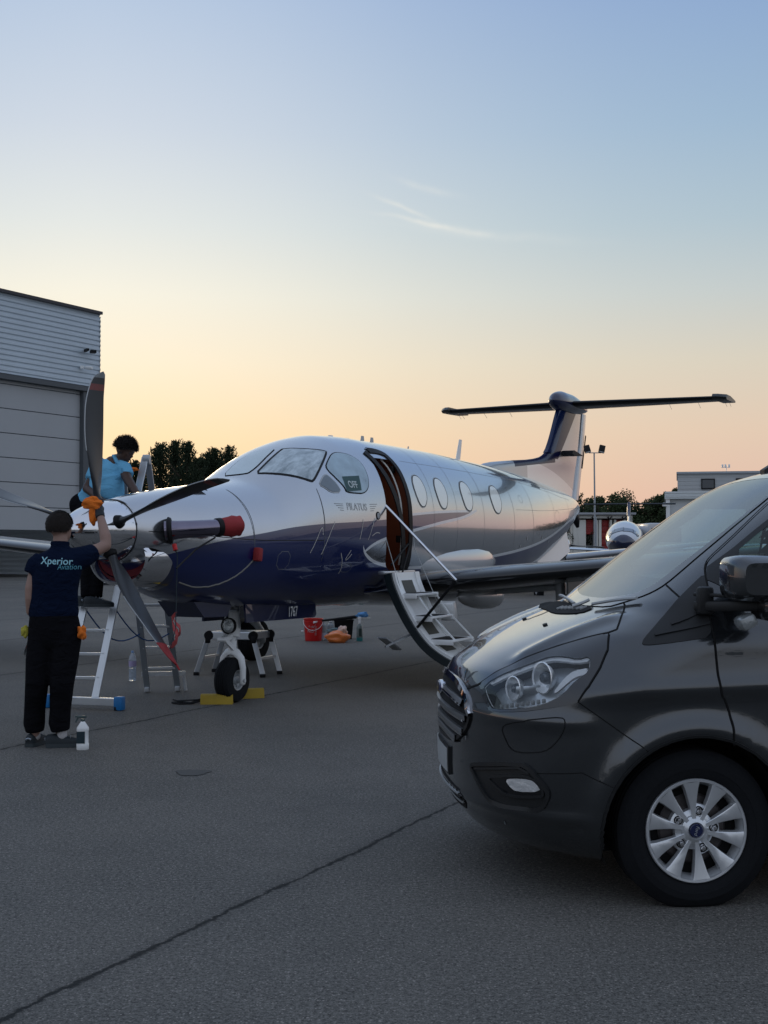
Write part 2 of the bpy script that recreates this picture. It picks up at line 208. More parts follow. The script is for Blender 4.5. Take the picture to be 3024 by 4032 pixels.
class MB:
    'collects shapes and links them as one mesh'
    def __init__(s): s.v = []; s.f = []; s.mi = []; s.cur = 0
    def add(s, vs, fs):
        b = len(s.v); s.v += [tuple(x) for x in vs]; s.f += [tuple(i+b for i in q) for q in fs]; s.mi += [s.cur]*len(fs); return s
    def box(s, c, d, rot=None, bev=0):
        bm = bmesh.new(); bmesh.ops.create_cube(bm, size=1)
        bmesh.ops.scale(bm, vec=d, verts=bm.verts)
        if bev: bmesh.ops.bevel(bm, geom=bm.edges[:], offset=bev, segments=2, affect='EDGES', profile=.5)
        if rot is not None: bmesh.ops.rotate(bm, cent=(0, 0, 0), matrix=rot, verts=bm.verts)
        bmesh.ops.translate(bm, vec=c, verts=bm.verts)
        bm.verts.index_update(); s.add([v.co[:] for v in bm.verts], [[v.index for v in f.verts] for f in bm.faces]); bm.free(); return s
    def beam(s, a, b, wx, wy, up=(0, 0, 1), bev=0):
        a = Vector(a); b = Vector(b); d = b-a; z = d.normalized(); x = Vector(up).cross(z)
        if x.length < 1e-4: x = Vector((1, 0, 0)).cross(z)
        x.normalize(); y = z.cross(x); M = Matrix((x, y, z)).transposed()
        return s.box((a+b)/2, (wx, wy, d.length), M, bev)
    def tube(s, pts, r, n=10, cap=True, closed=False, flat=1.0, up=None):
        pts = [Vector(p) for p in pts]; k = len(pts); rr = r if isinstance(r, (list, tuple)) else [r]*k
        rings = []; x = None
        for i, p in enumerate(pts):
            if closed: t = pts[(i+1) % k]-pts[i-1]
            else: t = pts[min(i+1, k-1)]-pts[max(i-1, 0)]
            t.normalize()
            if up is not None: x = Vector(up)-t*Vector(up).dot(t)
            elif x is None: x = t.orthogonal()
            else: x = x-t*x.dot(t)
            x.normalize(); y = t.cross(x)
            rings.append([p+x*math.cos(2*math.pi*j/n)*rr[i]+y*math.sin(2*math.pi*j/n)*rr[i]*flat for j in range(n)])
        if not closed and cap == 'round':
            for e in (0, -1):
                p = pts[e]; t = (pts[1]-pts[0] if e == 0 else pts[-2]-pts[-1]).normalized(); base = rings[e]; ex = []
                for q in (.35, .7, .93): ex.append([p+(v-p)*math.cos(q*math.pi/2)-t*rr[e]*math.sin(q*math.pi/2) for v in base])
                rings = ex[::-1]+rings if e == 0 else rings+ex
        return s.loft(rings, cap=bool(cap) and not closed, closed=closed)
    def loft(s, rings, cap=True, closed=False, wrap=True):
        n = len(rings[0]); k = len(rings); vs = [v for r_ in rings for v in r_]; fs = []
        for i in range(k if closed else k-1):
            for j in range(n if wrap else n-1):
                a = i*n+j; b = i*n+(j+1) % n; c = ((i+1) % k)*n+(j+1) % n; d = ((i+1) % k)*n+j
                fs.append((a, b, c, d))
        if cap and wrap: fs.append(tuple(range(n))[::-1]); fs.append(tuple((k-1)*n+j for j in range(n)))
        return s.add(vs, fs)
    def lathe(s, prof, c=(0, 0, 0), axis=(0, 0, 1), n=32, cap=True):
        z = Vector(axis).normalized(); x = z.orthogonal().normalized(); y = z.cross(x); c = Vector(c)
        return s.loft([[c+z*h+(x*math.cos(2*math.pi*j/n)+y*math.sin(2*math.pi*j/n))*max(r, 1e-4) for j in range(n)] for r, h in prof], cap=cap)
    def prism(s, poly, d, org=(0, 0, 0), X=(1, 0, 0), Y=(0, 1, 0)):
        X = Vector(X); Y = Vector(Y); N = X.cross(Y).normalized(); o = Vector(org); n = len(poly)
        a = [o+X*p[0]+Y*p[1] for p in poly]; b = [v+N*d for v in a]
        return s.add(a+b, [tuple(range(n))[::-1], tuple(range(n, 2*n))]+[(i, (i+1) % n, n+(i+1) % n, n+i) for i in range(n)])
    def mesh(s, name='m'):
        me = bpy.data.meshes.new(name); me.from_pydata(s.v, [], s.f); me.update()
        bm = bmesh.new(); bm.from_mesh(me); bmesh.ops.recalc_face_normals(bm, faces=bm.faces); bm.to_mesh(me); bm.free()
        if any(s.mi):
            for p, i in zip(me.polygons, s.mi): p.material_index = i
        return me
    def build(s, name, m, parent=None, smooth=True, autos=35):
        return link(name, s.mesh(name), m, parent, smooth, autos)
def evaluated(o):
    dg = bpy.context.evaluated_depsgraph_get(); me = bpy.data.meshes.new_from_object(o.evaluated_get(dg)); return me
def blob(name, mb, m, parent, voxel=.012, smooth=3, sub=0):
    'fuse overlapping shapes into one continuous surface'
    o = mb.build('tmp', m, None); md = o.modifiers.new('r', 'REMESH'); md.mode = 'VOXEL'; md.voxel_size = voxel
    if smooth: s_ = o.modifiers.new('s', 'SMOOTH'); s_.iterations = smooth; s_.factor = .6
    me = evaluated(o); bpy.data.objects.remove(o); me.materials.clear()
    return link(name, me, m, parent)
def boolean(o, cutters):
    for c in cutters:
        c.parent = o.parent
        md = o.modifiers.new('b', 'BOOLEAN'); md.operation = 'DIFFERENCE'; md.solver = 'EXACT'; md.object = c
    me = evaluated(o); o.modifiers.clear(); old = o.data; o.data = me
    for c in cutters: bpy.data.objects.remove(c)
    for p in me.polygons: p.use_smooth = True
    me.set_sharp_from_angle(angle=R(38))
def bvh_of(me): return BVHTree.FromPolygons([v.co[:] for v in me.vertices], [p.vertices[:] for p in me.polygons])
def chaikin(p, k=2, closed=True):
    p = [Vector(q) for q in p]
    for _ in range(k):
        o = []; n = len(p)
        if not closed: o.append(p[0])
        for i in range(n if closed else n-1):
            a = p[i]; b = p[(i+1) % n]; o += [a*.75+b*.25, a*.25+b*.75]
        if not closed: o.append(p[-1])
        p = o
    return p
def resample(p, step, closed=False):
    p = [Vector(q) for q in p]; seg = list(zip(p, p[1:]+([p[0]] if closed else [])));
    if not closed: seg = seg[:len(p)-1]
    out = []
    for a, b in seg:
        k = max(1, int(math.ceil((b-a).length/step)))
        for i in range(k): out.append(a.lerp(b, i/k))
    if not closed: out.append(p[-1])
    return out
def inside(pt, poly):
    x, y = pt; c = False; n = len(poly); j = n-1
    for i in range(n):
        xi, yi = poly[i]; xj, yj = poly[j]
        if (yi > y) != (yj > y) and x < (xj-xi)*(y-yi)/(yj-yi)+xi: c = not c
        j = i
    return c
def patch(name, pts, bvh, m, parent, off=.004, cells=14, thick=0, grow=0, rnd=1, smooth=True, normal=None, hole=None):
    'a skin piece with the given outline, laid on the surface behind it'
    pts = [Vector(p) for p in pts if p]
    if rnd: pts = chaikin(pts, rnd)
    nr = Vector((0, 0, 0))
    for p in pts: nr += bvh.find_nearest(p)[1]
    nr = Vector(normal) if normal else nr.normalized()
    c = sum(pts, Vector())/len(pts); X = nr.orthogonal().normalized(); Y = nr.cross(X)
    q = [((p-c).dot(X), (p-c).dot(Y)) for p in pts]
    A = sum(q[i][0]*q[(i+1) % len(q)][1]-q[(i+1) % len(q)][0]*q[i][1] for i in range(len(q)))
    if A < 0: q.reverse()
    if grow:
        n = len(q); g = []
        for i in range(n):
            ax, ay = q[i-1]; bx, by = q[(i+1) % n]; tx, ty = bx-ax, by-ay; l = math.hypot(tx, ty) or 1
            g.append((q[i][0]+ty/l*grow, q[i][1]-tx/l*grow))
        q = g
    ext = max(max(p[k] for p in q)-min(p[k] for p in q) for k in (0, 1)); st = ext/cells
    o3 = resample([Vector((a, b, 0)) for a, b in q], st, True); out = [(v.x, v.y) for v in o3]; n = len(out)
    P = [Vector(v) for v in out]; E = [(i, (i+1) % n) for i in range(n)]
    x0 = min(p[0] for p in out); x1 = max(p[0] for p in out); y0 = min(p[1] for p in out); y1 = max(p[1] for p in out)
    y = y0+st*.5
    while y < y1:
        x = x0+st*.5
        while x < x1:
            if inside((x, y), out) and min((x-a)**2+(y-b)**2 for a, b in out) > (st*.35)**2: P.append(Vector((x, y)))
            x += st
        y += st
    hq = None
    if hole:
        h3 = [Vector(p) for p in hole if p]; h3 = chaikin(h3, rnd) if rnd else h3
        hq = [((p-c).dot(X), (p-c).dot(Y)) for p in h3]; hr = [(v.x, v.y) for v in resample([Vector((a, b, 0)) for a, b in hq], st, True)]; b0 = len(P)
        P = [p for i, p in enumerate(P) if i < n or min((p.x-a)**2+(p.y-b)**2 for a, b in hr) > (st*.35)**2]; b0 = len(P); P += [Vector(v) for v in hr]; E += [(b0+i, b0+(i+1) % len(hr)) for i in range(len(hr))]
    V, _, F, *_r = delaunay_2d_cdt(P, E, [], 1, 1e-6)
    if hq: F = [f for f in F if not inside((sum(V[i].x for i in f)/len(f), sum(V[i].y for i in f)/len(f)), hq)]
    vs = []
    for v in V:
        o = c+X*v.x+Y*v.y; h = bvh.ray_cast(o+nr*.6, -nr)
        if h[0] is None or (h[0]-o).length > .35: h = bvh.find_nearest(o)
        vs.append(h[0]+h[1]*off)
    mb = MB(); k = len(vs); mb.add(vs, F); me = mb.mesh(name)
    bm = bmesh.new(); bm.from_mesh(me)
    if bm.faces and sum((f.normal*f.calc_area() for f in bm.faces), Vector()).dot(nr) < 0: bmesh.ops.reverse_faces(bm, faces=bm.faces)
    if thick:
        be = [e for e in bm.edges if e.is_boundary]; r_ = bmesh.ops.extrude_edge_only(bm, edges=be)
        for v in [g for g in r_['geom'] if isinstance(g, bmesh.types.BMVert)]: v.co -= bvh.find_nearest(v.co)[1]*thick
    bm.to_mesh(me); bm.free()
    return link(name, me, m, parent, smooth, 40 if thick else None)
def strip(name, pts, bvh, m, parent, width=.006, off=.0018, rnd=1, closed=False, step=.02, mb=None, raised=0):
    pts = [Vector(p) for p in pts if p]
    if rnd: pts = chaikin(pts, rnd, closed)
    pts = resample(pts, step, closed); n = len(pts); own = mb is None; mb = mb or MB(); L_ = []; 
    for i, p in enumerate(pts):
        h = bvh.find_nearest(p); q = h[0]; nn = h[1]
        t = (pts[(i+1) % n]-pts[i-1]) if closed else pts[min(i+1, n-1)]-pts[max(i-1, 0)]
        sd = nn.cross(t).normalized()
        if raised: L_.append([q-sd*width/2, q-sd*width/2+nn*raised, q+sd*width/2+nn*raised, q+sd*width/2])
        else: L_.append([q-sd*width/2+nn*off, q+sd*width/2+nn*off])
    mb.loft(L_, cap=False, closed=closed, wrap=False)
    if own: return mb.build(name, m, parent)
def text_mesh(body, size, extrude=0, outline=0, bold=0):
    cu = bpy.data.curves.new('t', 'FONT'); cu.body = body; cu.size = size; cu.align_x = 'CENTER'; cu.align_y = 'CENTER'; cu.extrude = extrude; cu.offset = bold
    cu.resolution_u = 3
    if outline: cu.fill_mode = 'NONE'; cu.bevel_depth = outline; cu.bevel_resolution = 0
    o = bpy.data.objects.new('t', cu); COL.objects.link(o); bpy.context.view_layer.update(); me = evaluated(o); bpy.data.objects.remove(o); return me
def text_on(name, body, size, c, X, Y, bvh, m, parent, off=.003, outline=0, bold=0, shear=0, sx=1, cut=.03):
    me = text_mesh(body, size, 0, outline, bold); X = Vector(X).normalized(); Y = Vector(Y).normalized(); N = X.cross(Y); c = Vector(c)
    bm = bmesh.new(); bm.from_mesh(me); bmesh.ops.triangulate(bm, faces=bm.faces)
    le = [e for e in bm.edges if e.calc_length() > cut]
    if le: bmesh.ops.subdivide_edges(bm, edges=le, cuts=2)
    for v in bm.verts:
        o = c+X*(v.co.x*sx+v.co.y*shear)+Y*v.co.y
        if bvh:
            h = bvh.ray_cast(o+N*.4, -N)
            if h[0] is None: h = bvh.find_nearest(o)
            v.co = h[0]+h[1]*(off+v.co.z)
        else: v.co = o+N*(off+v.co.z)
    bm.to_mesh(me); bm.free(); me.materials.clear()
    return link(name, me, m, parent, False)
def glass_mat(name, tint=(.6, .66, .64), ior=1.6, haze=.08, hazecol=(.5, .55, .52)):
    m = bpy.data.materials.new(name); m.use_nodes = True; t = NT(m.node_tree); m.node_tree.nodes.clear()
    tr = t.n('ShaderNodeBsdfTransparent'); tr.inputs[0].default_value = tint+(1,); df = t.n('ShaderNodeBsdfDiffuse'); df.inputs[0].default_value = hazecol+(1,)
    gl = t.n('ShaderNodeBsdfGlossy'); gl.inputs['Roughness'].default_value = .015; fr = t.n('ShaderNodeFresnel'); fr.inputs[0].default_value = ior
    a = t.n('ShaderNodeMixShader'); a.inputs[0].default_value = haze; t.L(tr.outputs[0], a.inputs[1]); t.L(df.outputs[0], a.inputs[2])
    b = t.n('ShaderNodeMixShader'); t.L(fr.outputs[0], b.inputs[0]); t.L(a.outputs[0], b.inputs[1]); t.L(gl.outputs[0], b.inputs[2])
    o = t.n('ShaderNodeOutputMaterial'); t.L(b.outputs[0], o.inputs[0]); return m
def open_skin(o, pts, bvh, grow=.015, rnd=1, normal=None, deep=.14):
    'take away the skin inside an outline, so that what is behind a pane is really seen'
    pts = chaikin([Vector(p) for p in pts if p], rnd) if rnd else [Vector(p) for p in pts]; nr = Vector((0, 0, 0))
    for p in pts: nr += bvh.find_nearest(p)[1]
    nr = (Vector(normal) if normal else nr).normalized(); c = sum(pts, Vector())/len(pts); X = nr.orthogonal().normalized(); Y = nr.cross(X)
    q = [((p-c).dot(X), (p-c).dot(Y)) for p in pts]; q = [(a*(1+grow/max(.01, math.hypot(a, b))), b*(1+grow/max(.01, math.hypot(a, b)))) for a, b in q]; rad = max(math.hypot(a, b) for a, b in q)+.3
    bm = bmesh.new(); bm.from_mesh(o.data); dl = []
    for f in bm.faces:
        v = f.calc_center_median()-c
        if v.length < rad and abs(v.dot(nr)) < deep and f.normal.dot(nr) > .1 and inside((v.dot(X), v.dot(Y)), q): dl.append(f)
    bmesh.ops.delete(bm, geom=dl, context='FACES'); bm.to_mesh(o.data); bm.free()
def copy_tree(o, parent=None):
    c = o.copy(); COL.objects.link(c); c.parent = parent
    for ch in [x for x in COL.objects if x.parent == o]: copy_tree(ch, c)
    return c

# ------------------------------------------------------------------ materials
M = {}
M['black'] = mat('black_rubber', (.009, .009, .010), .55, var=.2, spec=.25)
M['tyre'] = mat('tyre_rubber', (.009, .010, .012), .85, spec=.25, bump=.3, bscale=40, var=.25, vscale=12)
M['chrome'] = mat('polished_metal', (.78, .78, .80), .06, 1)
M['alu'] = mat('brushed_aluminium', (.62, .65, .68), .32, .85, bump=.05, bscale=200, var=.08)
M['alu2'] = mat('dull_aluminium', (.34, .37, .40), .4, .7, var=.15)
M['steel'] = mat('grey_painted_steel', (.42, .44, .45), .4, .3, var=.15)
M['white'] = mat('white_paint', (.84, .85, .84), .35, coat=.3, var=.05)
M['cream'] = mat('cream_panel', (.66, .65, .60), .5, var=.06)
M['navy'] = mat('navy_gloss_paint', (.001, .006, .045), .3, coat=1, coat_rough=.015)
M['dark'] = mat('dark_void', (.006, .006, .007), .9)
M['red'] = mat('red_fabric', (.30, .025, .028), .75, bump=.4, bscale=70, var=.2)
M['redgloss'] = mat('red_plastic', (.55, .012, .012), .35, var=.1)
M['orange'] = mat('orange_cloth', (.95, .20, .02), .9, bump=.8, bscale=160, var=.25, vscale=40)
M['yellow'] = mat('yellow_paint', (.40, .27, .02), .6, bump=.3, bscale=60, var=.3)
M['clear'] = mat('clear_plastic', (.85, .92, 1.0), .12, spec=.9, trans=.75, ior=1.3)


# ------------------------------------------------------------------ ground
PX, PY, PTH = -2.579, 10.228, R(25.94)            # where the aeroplane stands and how it is turned
def asphalt():
    m = bpy.data.materials.new('asphalt'); m.use_nodes = True; t = NT(m.node_tree); b = m.node_tree.nodes['Principled BSDF']
    geo = t.n('ShaderNodeNewGeometry'); P = geo.outputs['Position']; s = t.n('ShaderNodeSeparateXYZ'); t.L(P, s.inputs[0]); x, y, z = s.outputs
    l = t.m('SUBTRACT', t.m('MULTIPLY', t.m('SUBTRACT', x, PX), math.cos(PTH)), t.m('MULTIPLY', t.m('SUBTRACT', y, PY), math.sin(PTH)))
    wob = t.m('ADD', t.m('MULTIPLY', t.m('SUBTRACT', t.noise(P, 1.3, 3), .5), .07), t.m('MULTIPLY', t.m('SUBTRACT', t.noise(P, 11, 5, .8), .5), .09))
    lw = t.m('ADD', t.m('ADD', l, wob), 3.85*40)
    q = t.m('DIVIDE', lw, 3.85); fr = t.m('FRACT', q); lane = t.m('FLOOR', q)
    d = t.m('MULTIPLY', t.m('MINIMUM', fr, t.m('SUBTRACT', 1.0, fr)), 3.85)
    wd = t.m('MULTIPLY_ADD', t.noise(P, 5, 6, .8), .09, -.026)
    seam = t.m('SUBTRACT', 1.0, t.m('DIVIDE', t.m('SUBTRACT', d, t.m('MULTIPLY', wd, .3)), t.m('MAXIMUM', t.m('MULTIPLY', wd, .7), .004), clamp=True), clamp=True)
    soft = t.m('SUBTRACT', 1.0, t.m('DIVIDE', d, .14), clamp=True)
    wn = t.n('ShaderNodeTexWhiteNoise', noise_dimensions='1D'); t.L(lane, wn.inputs['W'])
    # fine branching cracks beside the joints
    vo = t.n('ShaderNodeTexVoronoi', feature='DISTANCE_TO_EDGE'); vo.inputs['Scale'].default_value = 1.1
    pv = t.n('ShaderNodeMixRGB'); pv.blend_type = 'ADD'; pv.inputs[0].default_value = .22
    nn = t.n('ShaderNodeTexNoise'); nn.inputs['Scale'].default_value = 3.5; nn.inputs['Detail'].default_value = 6; t.L(P, nn.inputs['Vector'])
    t.L(P, pv.inputs[1]); t.L(nn.outputs[1], pv.inputs[2]); t.L(pv.outputs[0], vo.inputs['Vector'])
    crack = t.m('MULTIPLY', t.m('SUBTRACT', 1.0, t.m('DIVIDE', vo.outputs['Distance'], .006), clamp=True), t.m('MULTIPLY', t.ramp(t.noise(P, .45, 2), [(.6,(0,0,0,1)), (.68,(1,1,1,1))]), t.m('SUBTRACT', 1.0, t.m('DIVIDE', d, .6), clamp=True)))
    ag = t.noise(P, 150, 2, .6); ag2 = t.noise(P, 60, 3, .7); big = t.noise(P, .55, 4, .55); mid = t.noise(P, 4, 4, .6); mott = t.noise(P, 22, 3, .6)
    vs = t.n('ShaderNodeTexVoronoi'); vs.inputs['Scale'].default_value = 85; t.L(P, vs.inputs['Vector'])
    stone = t.m('MULTIPLY', t.m('LESS_THAN', vs.outputs['Distance'], .33), t.m('GREATER_THAN', t.m('ADD', vs.outputs['Color'], 0.0), .74))
    v = t.m('ADD', t.m('MULTIPLY', t.m('SUBTRACT', ag, .5), 2.5), t.m('MULTIPLY', t.m('SUBTRACT', ag2, .5), 3.0))
    v = t.m('ADD', v, t.m('MULTIPLY', t.m('SUBTRACT', mid, .5), .28)); v = t.m('ADD', v, t.m('MULTIPLY', t.m('SUBTRACT', mott, .5), .4))
    v = t.m('ADD', t.m('MULTIPLY', t.m('SUBTRACT', big, .5), .55), v)
    v = t.m('ADD', v, t.m('MULTIPLY', t.m('SUBTRACT', wn.outputs[0], .5), .22))
    br = t.m('MAXIMUM', t.m('MULTIPLY_ADD', v, 1.0, 1.0), .25)
    col = t.mix(1.0, t.mix(big, (.118, .117, .108), (.136, .126, .111)), t.ramp(0.5, [(0, (1,1,1,1))]), 'MULTIPLY')
    cmb = t.n('ShaderNodeCombineXYZ')
    for i in range(3): t.L(br, cmb.inputs[i])
    col = t.mix(1.0, col, cmb.outputs[0], 'MULTIPLY')
    col = t.mix(t.m('MULTIPLY', stone, .75), col, (.34, .31, .28))
    oil = t.ramp(t.noise(P, .9, 3, .5), [(.66,(0,0,0,1)), (.74,(1,1,1,1))])
    col = t.mix(t.m('MULTIPLY', oil, .28), col, (.03, .031, .034))
    col = t.mix(t.m('MULTIPLY', soft, .25), col, (.045, .045, .045))
    col = t.mix(t.m('MAXIMUM', seam, crack), col, (.010, .011, .010))
    t.L(col, b.inputs['Base Color']); b.inputs['Roughness'].default_value = .82; b.inputs['Specular IOR Level'].default_value = .35
    bn = t.n('ShaderNodeBump'); bn.inputs['Strength'].default_value = .55; bn.inputs['Distance'].default_value = .006
    t.L(t.m('SUBTRACT', t.m('ADD', ag, ag2), t.m('MULTIPLY', seam, 2.0)), bn.inputs['Height']); t.L(bn.outputs[0], b.inputs['Normal'])
    return m
mb = MB(); mb.add([(-900, -900, 0), (900, -900, 0), (900, 1500, 0), (-900, 1500, 0)], [(0, 1, 2, 3)])
tag(mb.build('apron', asphalt(), smooth=False), 'dark asphalt airfield apron with tarred joints', kind='structure')
mb = MB(); mb.add([(-900, 128, .01), (900, 128, .01), (900, 1500, .01), (-900, 1500, .01)], [(0, 1, 2, 3)])
mb.add([(-900, -900, .01), (900, -900, .01), (900, -95, .01), (-900, -95, .01)], [(0, 1, 2, 3)])
tag(mb.build('grass', mat('grass_field', (.035, .055, .02), .95, var=.4, vscale=.6), smooth=False), 'green airfield grass beyond the apron', kind='structure')
mb = MB(); mb.add([(-60, 50.6, .004), (6, 53.2, .004), (6, 53.45, .004), (-60, 50.85, .004)], [(0, 1, 2, 3)])
tag(mb.build('painted_line', mat('worn_line', (.20, .20, .19), .8, var=.4, vscale=3), smooth=False), 'worn pale painted line across the apron', kind='structure')
mb = MB(); mb.add([(-60, 56.5, .004), (2, 62.6, .004), (2, 63.3, .004), (-60, 57.2, .004)], [(0, 1, 2, 3)])
tag(mb.build('drain_channel', mat('drain_channel_iron', (.015, .015, .016), .7), smooth=False), 'dark drain channel in front of the hangar', kind='structure')

# ------------------------------------------------------------------ hangar
HC = Vector((-14.2, 63.0, 0)); HD = Vector((-.494, -.869, 0)); HN = Vector((.869, -.494, 0)); HB = -HN
hg = empty('hangar', HC, 0, 'tall grey ribbed metal hangar with a large panelled door, left of the aeroplane', 'hangar')
def HP(u, n, z): return HD*u+HN*n+Vector((0, 0, z))
def hquad(mb, u0, u1, z0, z1, n=0, d=.2):
    a = [HP(u0, n-d, z0), HP(u1, n-d, z0), HP(u1, n-d, z1), HP(u0, n-d, z1)]; b = [p+HN*d for p in a]
    mb.add(a+b, [(0, 1, 2, 3), (4, 5, 6, 7), (0, 1, 5, 4), (1, 2, 6, 5), (2, 3, 7, 6), (3, 0, 4, 7)])
m_clad = mat('grey_cladding', (.55, .625, .69), .5, .1, var=.13, vscale=.25)
mb = MB(); L0 = 46; DT = 9.3; HT = 13.0
prof = []; z = DT                                   # horizontal ribs as real folds
while z < HT-.25:
    prof += [(z, .0), (z+.04, -.06), (z+.10, -.06), (z+.14, 0)]; z += .245
prof.append((HT-.05, 0))
for (za, na), (zb, nb) in zip(prof, prof[1:]):
    mb.add([HP(0, na+.12, za), HP(L0, na+.12, za), HP(L0, nb+.12, zb), HP(0, nb+.12, zb)], [(0, 1, 2, 3)])
mb.build('cladding', m_clad, hg, False)
mb = MB(); hquad(mb, 0, 1.0, 0, DT-.02, 0, .5); hquad(mb, 0, L0, DT-.25, DT-.02, .1, .3); mb.build('door_surround', mat('dark_door_surround', (.09, .10, .11), .6), hg, False)
mb = MB(); zs = [2.2, 3.28, 4.4, 5.52, 6.64, 7.76, 8.88, DT-.25]
for za, zb in zip(zs, zs[1:]): hquad(mb, 1.0, L0, za+.02, zb-.02, -.25, .1)
dp = mb.build('hangar_door', mat('grey_door_panel', (.40, .415, .43), .6, .0, var=.06, vscale=.5), hg, False)
mb = MB(); hquad(mb, 0, L0, HT-.07, HT+.07, .3, .5); mb.build('roof_trim', mat('dark_roof_trim', (.035, .032, .038), .5), hg, False)
mb = MB()
mb.add([HP(0, .12, HT-.1), HP(L0, .12, HT-.1), HP(L0, -36, HT-.1), HP(0, -36, HT-.1)], [(0, 1, 2, 3)])
mb.build('roof', m_clad, hg, False)
mb = MB(); z = 0; zz = []
while z < HT-.2: zz += [(z, 0), (z+.12, .04)]; z += .24
for (za, na), (zb, nb) in zip(zz, zz[1:]):
    mb.add([HP(-.02-na, .12, za), HP(-.02-na, -36, za), HP(-.02-nb, -36, zb), HP(-.02-nb, .12, zb)], [(0, 1, 2, 3)])
mb.add([HP(0, -36, 2.6), HP(L0, -36, 2.6), HP(L0, -36, HT-.1), HP(0, -36, HT-.1)], [(0, 1, 2, 3)])
mb.build('side_wall', m_clad, hg, False)
mb = MB()
for u in range(2, 46, 3): hquad(mb, u, u+.18, 0, 2.7, -35.6, .2)
hquad(mb, 0, L0, 0, .5, -35.7, .1); mb.build('rear_frame', mat('pale_mullion', (.22, .24, .25), .6), hg, False)
mb = MB(); mb.box(HP(1.2, .35, 11.0), (.5, .12, .12), Matrix.Rotation(R(-60), 3, 'Z')); mb.box(HP(.9, .5, 10.95), (.3, .25, .14), Matrix.Rotation(R(-60), 3, 'Z'))
mb.build('flood_lamp', M['black'], hg)
mb = MB(); mb.lathe([(.001, 0), (.09, .0), (.09, .35), (.06, .4), (.001, .4)], HP(1.2, .35, 10.15), (.8, -.5, -.15), 12); mb.box(HP(1.35, .22, 10.15), (.14, .2, .14))
mb.build('security_camera', M['white'], hg)

# ------------------------------------------------------------------ trees
M['leaf_dark'] = mat('conifer_foliage', (.020, .034, .014), .9, var=.45, vscale=1.2)
M['leaf'] = mat('broadleaf_foliage', (.040, .062, .022), .85, var=.45, vscale=.8)
M['bark'] = mat('bark', (.06, .045, .03), .9, var=.3)
def crown_plumes(h, w, n, seed, leaf=.14, base=.05):
    rnd = random.Random(seed); vs = []; fs = []
    for k in range(n):
        t = rnd.random()**.85; z0 = h*(base+(1-base)*t); rad = w/2*(1-t)**.8*(.45+.55*min(1, (t+.12)*4)); az = rnd.uniform(0, 6.283)
        rise = rnd.uniform(.8, 1.8)*(.6+.6*t); L_ = rad*rnd.uniform(.65, 1.22)+.25
        for j in range(int(36+L_*34)):
            s = rnd.random(); r_ = L_*s; zz = z0-.25*L_+rise*(s**1.6)*L_*.8; sp_ = .13*(1.15-s)+.02
            c = Vector((math.cos(az)*r_, math.sin(az)*r_, zz))+Vector((rnd.gauss(0, sp_), rnd.gauss(0, sp_), rnd.gauss(0, sp_)))
            d = Vector((math.cos(az)*.6+rnd.gauss(0, .4), math.sin(az)*.6+rnd.gauss(0, .4), .9+rnd.gauss(0, .3))).normalized()*leaf*rnd.uniform(.5, 1.3)
            e = d.cross(Vector((rnd.gauss(0, 1), rnd.gauss(0, 1), rnd.gauss(0, 1)))).normalized()*leaf*.28
            b = len(vs); vs += [c-e, c+e, c+d]; fs.append((b, b+1, b+2))
    for j in range(90):                              # leader
        zz = h*(.9+.12*j/90); c = Vector((rnd.gauss(0, .05), rnd.gauss(0, .05), zz)); b = len(vs)
        vs += [c, c+Vector((.09, 0, .05)), c+Vector((rnd.gauss(0, .05), 0, .25))]; fs.append((b, b+1, b+2))
    return vs, fs
def crown_round(h, w, n, seed, leaf=.22, z0=.25):
    rnd = random.Random(seed); vs = []; fs = []; cl = []
    for k in range(46):
        u = rnd.random(); az = rnd.uniform(0, 6.283); ph = math.asin(2*rnd.random()-1)
        r_ = (.55+.5*rnd.random()); c = Vector((math.cos(az)*math.cos(ph)*w/2*r_, math.sin(az)*math.cos(ph)*w/2*r_, h*(z0+(1-z0)*.5)+math.sin(ph)*h*(1-z0)/2*r_))
        cl.append((c, rnd.uniform(.09, .2)*w))
    for k in range(n):
        c, r_ = cl[rnd.randrange(len(cl))]; v = Vector((rnd.gauss(0, 1), rnd.gauss(0, 1), rnd.gauss(0, .8))).normalized()*r_*rnd.random()**.4
        p = c+v; a = Vector((rnd.gauss(0, 1), rnd.gauss(0, 1), rnd.gauss(0, 1))).normalized()*leaf*rnd.uniform(.5, 1.3); b_ = a.cross(Vector((rnd.gauss(0, 1), rnd.gauss(0, 1), rnd.gauss(0, 1)))).normalized()*leaf*.5
        b = len(vs); vs += [p-b_, p+b_, p+a]; fs.append((b, b+1, b+2))
    return vs, fs
def tree(name, label, loc, h, w, kind, seed, n, group=None):
    r_ = empty(name, loc, 0, label, 'tree', group)
    mb = MB(); vs, fs = crown_plumes(h, w, n, seed) if kind == 'c' else crown_round(h, w, n, seed, leaf=.19)
    mb.add(vs, fs); me = bpy.data.meshes.new('crown'); me.from_pydata(mb.v, [], mb.f); link('crown', me, M['leaf_dark'] if kind == 'c' else M['leaf'], r_, False)
    mb = MB(); mb.tube([(0, 0, 0), (.05, .02, h*.3), (.0, 0, h*.6), (0, 0, h*.93)], [.03*h, .022*h, .014*h, .004*h], 8)
    for k in range(5):
        a = k*2.4; zz = h*(.3+.1*k); mb.tube([(0, 0, zz), (math.cos(a)*w*.2, math.sin(a)*w*.2, zz+h*.1), (math.cos(a)*w*.34, math.sin(a)*w*.34, zz+h*.2)], [.012*h, .008*h, .003*h], 6)
    mb.build('trunk', M['bark'], r_)
def at(px, d): return ((px-829.5)/2750*d, d, 0)
def zt(py, d): return 1.54+(1176-py)/2750*d
CT = 'conifers behind the aeroplane nose'
